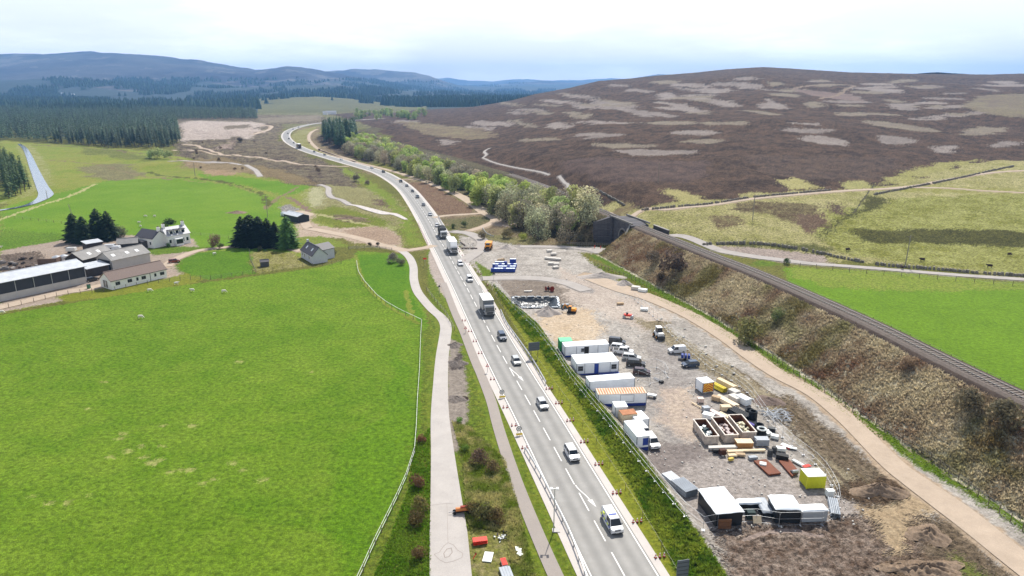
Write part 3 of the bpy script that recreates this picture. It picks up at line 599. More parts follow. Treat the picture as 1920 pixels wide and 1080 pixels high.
def build_ground():
    X, Y = vgrid(); r, c = X.shape; x, y = X.ravel(), Y.ravel()
    z = H(x, y); n = fbm(x/30, y/30, 4, .6, 2); n3 = fbm(x/4, y/4, 3, .6, 6); nn = .5*n+.5*n3
    col = np.zeros((len(x), 3)); rel = np.full(len(x), .15)
    paint(col, rel, np.ones(len(x), bool), nn, '#8c8f56', '#757d45', .15)
    far = y > 900; paint(col, rel, far & (x < 0), nn, '#8f8a66', '#6f7448', .3)
    apply(ZR, X, Y, col, rel); emb_zones(x, y, col, rel, nn); apply([q for q in ZONES if q is not None], X, Y, col, rel); strokes(STROKES, X, Y, col, rel)
    rel = np.minimum(rel, 1.0)
    for ln, w0, soft in FLAT:
        L = smooth_line([P2(*p) for p in ln], 5); aa = np.array(L); lo = aa.min(0)-w0; hi = aa.max(0)+w0
        k = np.nonzero((x > lo[0]) & (x < hi[0]) & (y > lo[1]) & (y < hi[1]))[0]
        d, s = polydist(x[k], y[k], L); f = sst(w0*.5+.15, w0*.5+1.0, np.abs(d)); rel[k] = rel[k]*f+.015*(1-f)
        if soft:
            nz = fbm(x[k]/1.2, y[k]/1.2, 3, .6, 3); f2 = 1-sst(w0*.5-.1, w0*.5+.7, np.abs(d)+(nz-.5)*1.8); csf = L3(soft)
            col[k] = col[k]*(1-f2[:, None])+csf*(.85+.3*nz[:, None])*f2[:, None]
    z2 = z+rel*((fbm(x/1.3, y/1.3, 3, .6, 31)-.5)*1.2+(fbm(x/.45, y/.45, 2, .6, 41)-.5)*.5)*np.clip(1.2-y/500, .4, 1)
    z2 = z2+rel*(fbm(x/7, y/7, 2, .5, 77)-.5)*1.6*sst(120, 300, y)
    z2 += ruts(x, y, None)
    z2 -= 0.05
    me = npmesh('ground', np.stack([x, y, z2], 1), grid_faces(r, c), [GM], smooth=True); add_attrs(me, col, rel)
    o = link('ground', me); tag(o, 'valley floor of fields, verges, bare earth and heather moor', None, None, 'structure')
WOOD = []
def build_hills():
    ys = [1500.0]
    while ys[-1] < 19000: ys.append(ys[-1]*1.0055)
    ys[0] = 1496.0
    ys = np.array(ys); us = np.linspace(-0.93, 0.93, 800); X = us[None, :]*(ys[:, None]+32); Y = np.repeat(ys[:, None], 800, 1)
    x, y = X.ravel(), Y.ravel(); z = H(x, y); r = y
    n = fbm(x/420, y/700, 5, .6, 4); n2 = fbm(x/160, y/260, 4, .6, 14); n4 = fbm(x/900, y/500, 3, .55, 24)
    z = z+(fbm(x/300, y/300, 4, .55, 33)-.5)*45*np.clip(z/120, 0, 1)
    col = np.zeros((len(x), 3)); rel = np.full(len(x), .3)
    a, b = L3('#35343c'), L3('#5a5857'); t = np.clip((n-.35)/.3, 0, 1)[:, None]; col[:] = a*(1-t)+b*t; col *= (.75+.5*fbm(x/90, y/140, 3, .6, 19))[:, None]
    m = (n2 > .60); col[m] = L3('#6f6c68')*(.8+.4*n[m, None])
    low = (z < 95) & (n4 > .40); pl_ = ((x/y > -.36) & (x/y < -.12) & (y < 3000))[low][:, None]; col[low] = ((L3('#86896c')*pl_+L3('#475450')*(1-pl_))*(.55+.6*n2[low, None]))
    wood = (x/y < .06) & (((n4 < .47) & (z < 110) & (n2 < .50)) | ((z < 55) & (n2 < .43) & (y > 1900))); col[wood] = L3('#26332c')*(.8+.5*n2[wood, None]); WOOD.append((x[wood], y[wood]))
    me = npmesh('hills', np.stack([x, y, z-.3], 1), grid_faces(len(ys), 800), [GM], smooth=True); add_attrs(me, col, rel)
    tag(link('hills', me), 'blue heather hills closing the far end of the valley', None, None, 'structure')
build_ground(); build_hills()
# ------------------------------------------------------------------ roads and tracks
def ribbon(name, pts, width, m, dz=.03, label=None, n=8, res=4, parent=None, kind='structure', off=0.0, world=False, uv=True, widths=None):
    L = pts if world else smooth_line([P2(*p) for p in pts], n)
    A = np.array(L); T = np.gradient(A, axis=0); T /= np.linalg.norm(T, axis=1)[:, None]; Nn = np.stack([T[:, 1], -T[:, 0]], 1)
    s = np.concatenate([[0], np.cumsum(np.linalg.norm(np.diff(A, axis=0), axis=1))])
    w = np.full(len(A), width, float)
    if widths is not None: w = np.interp(np.linspace(0, len(widths)-1, len(A)), np.arange(len(widths)), widths)
    q = np.linspace(-.5, .5, res+1); V = (A[:, None, :]+Nn[:, None, :]*(q[None, :, None]*w[:, None, None]+off))
    x, y = V[..., 0].ravel(), V[..., 1].ravel(); zc = H(x, y)+dz
    me = npmesh(name, np.stack([x, y, zc], 1), grid_faces(len(A), res+1)[:, ::-1], [m], smooth=True)
    u = me.attributes.new('across', 'FLOAT', 'POINT'); u.data.foreach_set('value', (q[None, :]*w[:, None]+off).astype(np.float32).ravel())
    o = link(name, me, parent)
    if parent is None: tag(o, label, None, None, kind)
    return o, L
def asphalt(name, ca, streak=True, k=1.0, noise=.15, rough=.62, spec=.4):
    m = bpy.data.materials.new(name); m.use_nodes = True; t = m.node_tree; b = t.nodes['Principled BSDF']
    b.inputs['Roughness'].default_value = rough; b.inputs['Specular IOR Level'].default_value = spec
    g = N(t, 'ShaderNodeNewGeometry'); n1 = N(t, 'ShaderNodeTexNoise', i_Scale=.35, i_Detail=8.0, i_Roughness=.7); K(t, g.outputs['Position'], n1.inputs['Vector'])
    r1 = N(t, 'ShaderNodeMapRange')
    for i, v in ((1, .3), (2, .7), (3, 1-noise), (4, 1+noise)): r1.inputs[i].default_value = v
    K(t, n1.outputs[0], r1.inputs[0]); last = r1.outputs[0]
    n3 = N(t, 'ShaderNodeTexNoise', i_Scale=9, i_Detail=4.0, i_Roughness=.7); K(t, g.outputs['Position'], n3.inputs['Vector'])
    if streak:
        at = N(t, 'ShaderNodeAttribute', attribute_name='across'); ab = N(t, 'ShaderNodeMath', operation='ABSOLUTE'); K(t, at.outputs['Fac'], ab.inputs[0])
        # tyre-polished bands: two per lane
        s1 = N(t, 'ShaderNodeMath', operation='MULTIPLY_ADD'); s1.inputs[1].default_value = 2*math.pi/1.75; s1.inputs[2].default_value = -2*math.pi*1.0/1.75; K(t, ab.outputs[0], s1.inputs[0])
        co = N(t, 'ShaderNodeMath', operation='COSINE'); K(t, s1.outputs[0], co.inputs[0])
        s2 = N(t, 'ShaderNodeMath', operation='MULTIPLY_ADD'); s2.inputs[1].default_value = .17; s2.inputs[2].default_value = 1.0; K(t, co.outputs[0], s2.inputs[0])
        mu = N(t, 'ShaderNodeMath', operation='MULTIPLY'); K(t, last, mu.inputs[0]); K(t, s2.outputs[0], mu.inputs[1]); last = mu.outputs[0]
    r3 = N(t, 'ShaderNodeMapRange')
    for i, v in ((1, .3), (2, .7), (3, .9), (4, 1.1)): r3.inputs[i].default_value = v
    K(t, n3.outputs[0], r3.inputs[0]); m3 = N(t, 'ShaderNodeMath', operation='MULTIPLY'); K(t, last, m3.inputs[0]); K(t, r3.outputs[0], m3.inputs[1]); last = m3.outputs[0]
    vm = N(t, 'ShaderNodeVectorMath', operation='SCALE'); vm.inputs[0].default_value = lin(ca)[:3]; K(t, last, vm.inputs['Scale']); K(t, vm.outputs[0], b.inputs['Base Color'])
    bp = N(t, 'ShaderNodeBump', i_Strength=.25, i_Distance=.02); K(t, n3.outputs[0], bp.inputs['Height']); K(t, bp.outputs[0], b.inputs['Normal'])
    return m
M_ROAD = asphalt('asphalt', '#98958f'); M_LANE = asphalt('old_tarmac', '#d0c8c0', False, noise=.10, rough=.8, spec=.25)
M_FOOT = asphalt('path_tarmac', '#b3a89e', False, noise=.06, rough=.8, spec=.25); M_VERGE = asphalt('pale_kerb_strip', '#e6ddd4', False, noise=.08, rough=.85, spec=.2)
M_DIRT = asphalt('packed_dirt', '#d2bea8', False, noise=.12, rough=.95, spec=.1); M_GREY = asphalt('grey_gravel', '#c6beb6', False, noise=.12, rough=.95, spec=.1)
M_WHITE = mat('road_paint', '#f2efe8', rough=.6, k=.8)
_cl = smooth_line([P2(*p) for p in ROAD_PX], 12)
road, RL = ribbon('road', _cl, 7.5, M_ROAD, .03, 'grey two-lane main road running the length of the valley', world=True, res=6)
ribbon('road_margin', _cl, 1.3, M_VERGE, .012, 'pale concrete margin along the left edge of the main road', world=True, off=-4.3)
ribbon('road_margin', _cl, 1.1, M_VERGE, .012, 'pale concrete margin along the right edge of the main road', world=True, off=4.2)
ribbon('edge_line', _cl, .16, M_WHITE, .036, world=True, off=-3.5, res=1, parent=road); ribbon('edge_line', _cl, .16, M_WHITE, .036, world=True, off=3.5, res=1, parent=road)
RLA = np.array(RL); RS = np.concatenate([[0], np.cumsum(np.linalg.norm(np.diff(RLA, axis=0), axis=1))])
def road_at(s, off=0.0):
    x = np.interp(s, RS, RLA[:, 0]); y = np.interp(s, RS, RLA[:, 1]); x2 = np.interp(s+.5, RS, RLA[:, 0]); y2 = np.interp(s+.5, RS, RLA[:, 1])
    h = math.atan2(y2-y, x2-x); return x+off*math.sin(h), y-off*math.cos(h), h
def s_of(px, py):
    x, y = P2(px, py); d, s = polydist(np.array([x]), np.array([y]), RL); return float(s[0]), float(d[0])
mb = MB(); s = 3.0
while s < 420:
    L_ = 4.0; pts = [road_at(s+q*L_/3) for q in range(4)]
    vs = []
    for (x, y, h) in pts:
        for sg in (-1, 1): vs.append((x+sg*.075*math.sin(h), y-sg*.075*math.cos(h), gz(x, y)+.037))
    mb.add(vs, [(2*i, 2*i+1, 2*i+3, 2*i+2) for i in range(3)]); s += 6.0
mb.build('centre_line', M_WHITE, road)
def lane_arrow(px0, px1):
    s0, _ = s_of(*px0); s1, _ = s_of(*px1)   # far end to near tip
    a = MB(); n = 8; vs = []
    for i in range(n+1):
        t = i/n; ss = s0+(s1-s0)*t*.72; off = .1+.75*sst(0, 1, t); x, y, h = road_at(ss, off)
        for sg in (-1, 1): vs.append((x+sg*.075*math.sin(h), y-sg*.075*math.cos(h), gz(x, y)+.041))
    a.add(vs, [(2*i, 2*i+1, 2*i+3, 2*i+2) for i in range(n)])
    x, y, h = road_at(s0+(s1-s0)*.68, .85); x2, y2, h2 = road_at(s1, 1.15)
    a.add([(x+.34*math.sin(h), y-.34*math.cos(h), gz(x, y)+.042), (x-.3*math.sin(h), y+.3*math.cos(h), gz(x, y)+.042), (x2, y2, gz(x2, y2)+.042)], [(0, 1, 2)])
    a.build('lane_arrow', M_WHITE, road)
lane_arrow((953, 690), (975, 716)); lane_arrow((1072, 911), (1107, 953))
# side tracks
M_WATER = mat('river_water', '#8fa4b8', rough=.12, spec=.6, k=.35); M_POOL = mat('stony_pool', '#b3aaa2', rough=.5, noise=.3, nscale=.8)
for t_ in TRACKS: ribbon(t_[0], t_[1], t_[2], globals()[t_[3]], t_[4], t_[5], widths=t_[6])

# ------------------------------------------------------------------ haze
hz = bpy.data.materials.new('haze'); hz.use_nodes = True; t_ = hz.node_tree
t_.nodes.remove(t_.nodes['Principled BSDF'])
pv = N(t_, 'ShaderNodeVolumePrincipled'); pv.inputs['Density'].default_value = 1e-4; pv.inputs['Color'].default_value = (.24, .52, 1.0, 1); pv.inputs['Anisotropy'].default_value = 0.2
K(t_, pv.outputs[0], t_.nodes['Material Output'].inputs['Volume'])
MB().box((0, 6700, 232), (26000, 13600, 470)).build('haze', hz); o = C.objects['haze']; tag(o, 'thin blue air haze over the whole valley', None, None, 'stuff')
hz.cycles.homogeneous_volume = True if hasattr(hz.cycles, 'homogeneous_volume') else None
# ------------------------------------------------------------------ foliage
rng = np.random.RandomState(11)
def leafmat(name, k=1.0, trans=.25):
    m = bpy.data.materials.new(name); m.use_nodes = True; t = m.node_tree; b = t.nodes['Principled BSDF']
    b.inputs['Roughness'].default_value = .7; b.inputs['Specular IOR Level'].default_value = .2
    oi = N(t, 'ShaderNodeObjectInfo'); at = N(t, 'ShaderNodeAttribute', attribute_name='tone')
    vm = N(t, 'ShaderNodeVectorMath', operation='SCALE'); K(t, oi.outputs['Color'], vm.inputs[0]); K(t, at.outputs['Fac'], vm.inputs['Scale'])
    K(t, vm.outputs[0], b.inputs['Base Color'])
    if trans > 0:
        tr = N(t, 'ShaderNodeBsdfTranslucent'); K(t, vm.outputs[0], tr.inputs['Color']); mx = N(t, 'ShaderNodeMixShader'); mx.inputs[0].default_value = trans
        K(t, b.outputs[0], mx.inputs[1]); K(t, tr.outputs[0], mx.inputs[2]); K(t, mx.outputs[0], t.nodes['Material Output'].inputs['Surface'])
    return m
M_LEAF = leafmat('leaves', trans=.4); M_NEEDLE = leafmat('needles', trans=.15); M_BARK = mat('bark', '#5a4a3e', noise=.2, nscale=4)
def tri_mesh(name, V, tone, m, F=None):
    V = V.reshape(-1, 3); F = np.arange(len(V)).reshape(-1, 3) if F is None else F
    me = npmesh(name, V, F, [m]); a = me.attributes.new('tone', 'FLOAT', 'POINT'); a.data.foreach_set('value', np.asarray(tone, np.float32).ravel()); return me
def conifer_tris(seed, h, r, levels, per, seg=1, bare=.12, rs=None, pw=.8):
    rs = rs or np.random.RandomState(seed); V = []; T = []
    for i in range(levels):
        f = (i+.5)/levels; z = h*(bare+(1-bare)*f); rr = r*(1-f)**pw*(.85+.3*rs.rand())+.12
        for j in range(per):
            if rs.rand() < .1: continue
            a = 2*math.pi*(j+rs.rand()*.9)/per+i*1.3; L = rr*(.7+.5*rs.rand()); w = max(.25, L*.42); dr = -.25*L-.2*rs.rand()
            d = np.array([math.cos(a), math.sin(a)]); n = np.array([-d[1], d[0]]); tn = .6+.8*rs.rand()
            root = np.array([d[0]*.05, d[1]*.05, z+.25*h/levels]); tip = np.array([d[0]*L, d[1]*L, z+dr]); mid = .55
            q = root+(tip-root)*mid; q[2] += .12*L
            l = np.array([q[0]+n[0]*w/2, q[1]+n[1]*w/2, q[2]-.12*L]); rgt = np.array([q[0]-n[0]*w/2, q[1]-n[1]*w/2, q[2]-.12*L])
            V += [root, l, tip, root, tip, rgt]; T += [tn*.9]*3+[tn]*3
            if seg > 1:
                for s_ in range(seg):
                    g = root+(tip-root)*(.25+.6*rs.rand()); a2 = a+rs.uniform(-1, 1)*1.1; l2 = L*.4
                    e = np.array([g[0]+math.cos(a2)*l2, g[1]+math.sin(a2)*l2, g[2]-.15*l2-.1]); k = np.array([g[0]+n[0]*.2, g[1]+n[1]*.2, g[2]-.25])
                    V += [g, e, k]; T += [tn*(.7+.5*rs.rand())]*3
    V += [np.array([.14, 0, h*.9]), np.array([-.1, .1, h*.9]), np.array([0, 0, h*1.03])]; T += [1]*3
    return np.array(V), np.array(T)
def crown_tris(seed, h, r, n, leaf, lobes=7, base=.25, sparse=1.0):
    rs = np.random.RandomState(seed); Cn = []
    for i in range(lobes):
        a = rs.rand()*6.283; q = rs.rand()**.6*r*.62; zz = h*(base+(1-base)*(.14+.68*rs.rand()))
        Cn.append((q*math.cos(a), q*math.sin(a), zz, r*(.36+.3*rs.rand())))
    Cn.append((0, 0, h*.72, r*.6)); V = []; T = []
    lt = rs.uniform(.6, 1.35, len(Cn))
    for k in range(n):
        i = rs.randint(len(Cn)); c = Cn[i]; v = rs.normal(size=3); v /= np.linalg.norm(v); q = c[3]*(.55+.5*rs.rand()**.5)*sparse
        p = np.array([c[0]+v[0]*q, c[1]+v[1]*q, max(.1, c[2]+v[2]*q*.85)])
        nrm = v+rs.normal(size=3)*.6; nrm /= np.linalg.norm(nrm); t1 = np.cross(nrm, [0, 0, 1.0]); t1 /= (np.linalg.norm(t1)+1e-6); t2 = np.cross(nrm, t1)
        s = leaf*(.5+rs.rand()); a = rs.rand()*6.28; e1 = (t1*math.cos(a)+t2*math.sin(a))*s; e2 = (-t1*math.sin(a)+t2*math.cos(a))*s*.8
        V += [p-e1, p+e2, p+e1*.9-e2*.3]; tn = lt[i]*(.7+.6*rs.rand()); T += [tn]*3
        V += [p-e1*.6-e2*.7, p-e1*.2+e2*.1, p+e1*.8-e2*.5]; T += [tn*.9]*3
    return np.array(V), np.array(T)
def trunk(h, r, limbs=0, spread=1.0, seed=0, flare=1.3):
    rs = random.Random(seed); m = MB(); m.tube((0, 0, -.3), (0, 0, h*.35), r*flare, 7, r*.8); m.tube((0, 0, h*.35), (rs.uniform(-.2, .2), rs.uniform(-.2, .2), h*.9), r*.8, 6, r*.15)
    for i in range(limbs):
        a = rs.random()*6.28; z = h*(.2+.5*rs.random()); l = spread*(.5+.5*rs.random())
        p = (l*math.cos(a), l*math.sin(a), z+l*.7); m.tube((0, 0, z), p, r*.4, 5, r*.1)
        for k in range(2):
            b = a+rs.uniform(-.8, .8); m.tube(p, (p[0]+l*.4*math.cos(b), p[1]+l*.4*math.sin(b), p[2]+l*.35), r*.14, 4, r*.04)
    return m
def put(me, name, x, y, s=1.0, col=None, label=None, cat=None, group=None, rz=None, z=None, parent=None, sz=None):
    o = link(name, me, parent, (x, y, gz(x, y) if z is None else z), random.random()*6.28 if rz is None else rz)
    o.scale = (s, s, (sz or 1)*s)
    if col is not None: o.color = col
    if label: tag(o, label, cat, group)
    return o
def jit(h, a=.12):
    c = np.array(lin(h)[:3])*LEAFK; c = c*(1+random.uniform(-a, a)); return (min(1, c[0]*(1+random.uniform(-a, a)*.5)), min(1, c[1]), c[2], 1)
random.seed(4); LEAFK = 2.1
# forests ------------------------------------------------------------
CF = []
for i in range(5):
    V, T = conifer_tris(30+i, 18, 3.0 if i < 3 else 3.6, 15, 8, bare=(.15, .3, .1, .4, .2)[i], pw=(.6, .45, .75, .4, .6)[i]); 
    me = tri_mesh('conifer', V, T, M_NEEDLE)
    tm = trunk(17, .22); off = len(me.vertices)
    me2 = tm.mesh('c', [M_BARK]); b_ = bpy.data.meshes.new('conifer')
    Vt = np.concatenate([V.reshape(-1, 3), np.array(tm.v)]); fs = [tuple(r) for r in np.arange(len(V)).reshape(-1, 3)]+[tuple(q+len(V) for q in f) for f in tm.f]
    b_.from_pydata([tuple(v) for v in Vt], [], fs); b_.materials.append(M_NEEDLE); b_.materials.append(M_BARK)
    b_.polygons.foreach_set('material_index', [0]*(len(V)//3)+[1]*len(tm.f)); a_ = b_.attributes.new('tone', 'FLOAT', 'POINT')
    a_.data.foreach_set('value', np.concatenate([T, np.ones(len(tm.v))]).astype(np.float32)); b_.update(); CF.append(b_)
def scatter(poly, sp, jt=.45):
    w = [P2(*p) for p in poly]; a = np.array(w); lo, hi = a.min(0), a.max(0)
    gx, gy = np.meshgrid(np.arange(lo[0], hi[0], sp), np.arange(lo[1], hi[1], sp)); x = gx.ravel()+rng.uniform(-jt, jt, gx.size)*sp; y = gy.ravel()+rng.uniform(-jt, jt, gx.size)*sp
    m = inpoly(x, y, w); return x[m], y[m]
def simple_conifers(name, X, Y, hh, col, levels=6, per=5, label=''):
    Vs, Ts = [], []; protos = [conifer_tris(90+i, 1.0*18, 3.6, levels, per, pw=(.5, .7, .4, .6)[i]) for i in range(4)]
    zz = H(X, Y)
    for i in range(len(X)):
        V, T = protos[i % 4]; a = rng.rand()*6.28; s = hh/18*rng.uniform(.6, 1.2); c, s_ = math.cos(a)*s, math.sin(a)*s
        W_ = np.stack([V[:, 0]*c-V[:, 1]*s_+X[i], V[:, 0]*s_+V[:, 1]*c+Y[i], V[:, 2]*s+zz[i]], 1); Vs.append(W_); Ts.append(T*rng.uniform(.45, 1.6))
    me = tri_mesh(name, np.concatenate(Vs), np.concatenate(Ts), M_NEEDLE); o = link(name, me); o.color = col; tag(o, label, None, None, 'stuff'); return o
FOREST = [(-420, 250), (-200, 258), (0, 262), (100, 268), (200, 278), (317, 277), (338, 264), (334, 240), (330, 225), (485, 224), (478, 211), (300, 207), (-420, 207)]
x1, y1 = scatter(FOREST, 6.2); od = np.argsort(y1-.3*x1*0); x1, y1 = x1[od], y1[od]
vis = (x1/y1 > -.78); x1, y1 = x1[vis], y1[vis]
NI = 190
DARK = '#3c5030'; 
fr = []
for i in range(len(x1)):
    if len(fr) < NI and (y1[i] < 1e9): fr.append(i)
for i in fr: put(random.choice(CF), 'pine_tree', x1[i], y1[i], random.uniform(.58, .92), jit('#3f4e37', .35), 'tall dark green pine standing along the near edge of the left forest', 'pine tree', 'pines at the front of the left forest')
rest = np.ones(len(x1), bool); rest[fr] = False
simple_conifers('pine_forest', x1[rest], y1[rest], 14.5, jit('#35462f', 0), 6, 6, 'dense dark green pine forest filling the left middle distance')
x2, y2 = scatter([(-200, 405), (0, 383), (46, 362), (58, 352), (40, 335), (18, 318), (-10, 305), (-200, 300)], 4.6)
od = np.argsort(-x2/y2); x2, y2 = x2[od][:62], y2[od][:62]
for i in range(len(x2)): put(random.choice(CF), 'spruce_tree', x2[i], y2[i], random.uniform(.6, .85), jit('#42552f', .2), 'dark spruce in the plantation left of the river channel', 'spruce tree', 'spruces of the plantation by the river')
x3, y3 = scatter([(604, 258), (618, 272), (640, 281), (656, 278), (664, 262), (680, 246), (720, 233), (760, 224), (700, 222), (640, 226), (606, 236)], 6.6)
od = np.argsort(y3); x3, y3 = x3[od][:120], y3[od][:120]
for i in range(len(x3)): put(random.choice(CF), 'conifer_tree', x3[i], y3[i], random.uniform(.85, 1.25), jit('#3c5434', .3), 'dark conifer in the roadside plantation by the far road bend', 'conifer tree', 'conifers by the far road bend')
# distant woods
wx, wy = [np.concatenate(v) for v in zip(*WOOD)]; pr = rng.choice(len(wx), min(14000, len(wx)), replace=False)
def far_cones(name, x, y, h, col, label):
    z = H(x, y); n = len(x); V = np.zeros((n, 5, 3)); hh = h*rng.uniform(.7, 1.2, n); r = hh*.42
    for k in range(4): a = k*math.pi/2+rng.rand(n)*1.0; V[:, k] = np.stack([x+r*np.cos(a), y+r*np.sin(a), z-1], 1)
    V[:, 4] = np.stack([x, y, z+hh], 1); b = np.arange(n)[:, None]*5
    F = np.concatenate([b+np.array([[0, 1, 4]]), b+np.array([[1, 2, 4]]), b+np.array([[2, 3, 4]]), b+np.array([[3, 0, 4]])])
    me = npmesh(name, V.reshape(-1, 3), F, [M_NEEDLE]); t = me.attributes.new('tone', 'FLOAT', 'POINT'); t.data.foreach_set('value', np.repeat(rng.uniform(.7, 1.3, n), 5).astype(np.float32))
    o = link(name, me); o.color = col; tag(o, label, None, None, 'stuff')
far_cones('distant_woods', wx[pr]+rng.uniform(-10, 10, len(pr)), wy[pr]+rng.uniform(-6, 6, len(pr)), 17, jit('#33452f', 0), 'dark conifer woods scattered over the distant hillsides')
w_ = [flat(a, b) for a, b in [(760, 205), (1010, 190), (1010, 183), (700, 184), (560, 188), (400, 196), (420, 199), (640, 197)]]
def band(pts, sp, D0, D1):
    u0, u1 = bear(pts[0]), bear(pts[1]); xs, ys = [], []
    y = D0
    while y < D1:
        x = u0*y
        while x < u1*y: xs.append(x+rng.uniform(-sp, sp)*.5); ys.append(y+rng.uniform(-sp, sp)*.5); x += sp
        y += sp
    return np.array(xs), np.array(ys)
xa, ya = band((740, 1040), 16, 2150, 2750); k = fbm(xa/200, ya/90, 2, .5, 3) > .3; far_cones('distant_forest', xa[k], ya[k], 26, jit('#2f4430', 0), 'long dark blue-green forest across the valley behind the moor')
xa, ya = band((-100, 520), 18, 1800, 2250); k = fbm(xa/260, ya/120, 2, .5, 5) > .42; far_cones('distant_forest', xa[k], ya[k], 20, jit('#3a4c34', 0), 'grey-green forest on the flat land behind the left pines')
xa, ya = band((400, 740), 18, 2600, 2900); k = fbm(xa/150, ya/60, 2, .5, 8) > .5; far_cones('distant_forest', xa[k], ya[k], 20, jit('#33452f', 0), 'broken belt of dark trees crossing the pale far fields')
# deciduous belt on the old embankment --------------------------------
DC = []
for i in range(6):
    V, T = crown_tris(200+i, 9, 3.6, 1500, .34, 11 if i < 4 else 8, .0)
    DC.append(tri_mesh('crown', V, T, M_LEAF))
BC = []
for i in range(3):
    V, T = crown_tris(230+i, 9, 3.8, 1500, .22, 12, .0); BC.append(tri_mesh('crown', V, T, M_LEAF))
TR = [trunk(8, .2, 6, 2.4, 5+i).mesh('trunk', [M_BARK]) for i in range(3)]
def tree(x, y, s, col, label, cat, group=None, name='broadleaf_tree', bare=False, sz=None, parts=True):
    o = empty(name, (x, y, gz(x, y)), random.random()*6.28); tag(o, label, cat, group)
    t = link('trunk', random.choice(TR), o); t.scale = (s, s, s*(sz or 1)); c = link('crown', random.choice(BC if bare else DC), o); c.scale = (s, s, s*(sz or 1)); c.color = col
    return o
RAILA = np.array(RAILS); RSS = np.concatenate([[0], np.cumsum(np.linalg.norm(np.diff(RAILA, axis=0), axis=1))])
def rail_at(s, d=0.0):
    x = np.interp(s, RSS, RAILA[:, 0]); y = np.interp(s, RSS, RAILA[:, 1]); x2 = np.interp(s+1, RSS, RAILA[:, 0]); y2 = np.interp(s+1, RSS, RAILA[:, 1])
    h = math.atan2(y2-y, x2-x); return x+d*math.sin(h), y-d*math.cos(h), h
PAL = [('#98a55a', 'fresh lime green broadleaf tree in the belt right of the main road', 'lime green trees in the belt', False), ('#959c66', 'olive green broadleaf tree in the belt right of the main road', 'olive trees in the belt', False),
       ('#a09e7e', 'grey-green budding tree in the belt right of the main road', 'budding grey trees in the belt', True), ('#8d8672', 'brown leafless tree in the belt right of the main road', 'leafless trees in the belt', True)]
bx, by = scatter([(1122, 446), (1062, 458), (1000, 448), (935, 410), (880, 376), (820, 350), (760, 325), (700, 304), (645, 288), (655, 270), (690, 264), (740, 284), (800, 308), (880, 332), (930, 354), (1000, 382), (1112, 412)], 6.7, .5)
for x, y in zip(bx, by):
    f = y/600; n_ = fbm(np.array([x/14]), np.array([y/14]), 2, .5, 3)[0]+random.uniform(-.08, .08)
    k = 0 if n_ > .55 else 1 if n_ > .45 else 2 if n_ > .36 else 3
    if y < 285: k = random.choice([2, 2, 1, 3]) if y > 235 else random.choice([2, 2, 3])
    c, lb, gp, br = PAL[k]; tree(x, y, random.uniform(.8, 1.15)*(1.3 if y < 310 else 1), jit(c, .2), lb, 'broadleaf tree', gp, bare=br)
for i in range(46):
    px = random.uniform(660, 800); x, y = P2(px, random.uniform(212, 226)); tree(x, y, random.uniform(1.0, 1.5), jit('#8d9c62', .2), 'pale green tree in the far row behind the road bend', 'broadleaf tree', 'pale trees in the far row', name='larch_tree', bare=random.random() < .4)
o = put(CF[0], 'spruce_tree', *P2(828, 345), .62, jit('#25331f', 0), 'single dark spruce among the pale trees of the belt', 'spruce tree')
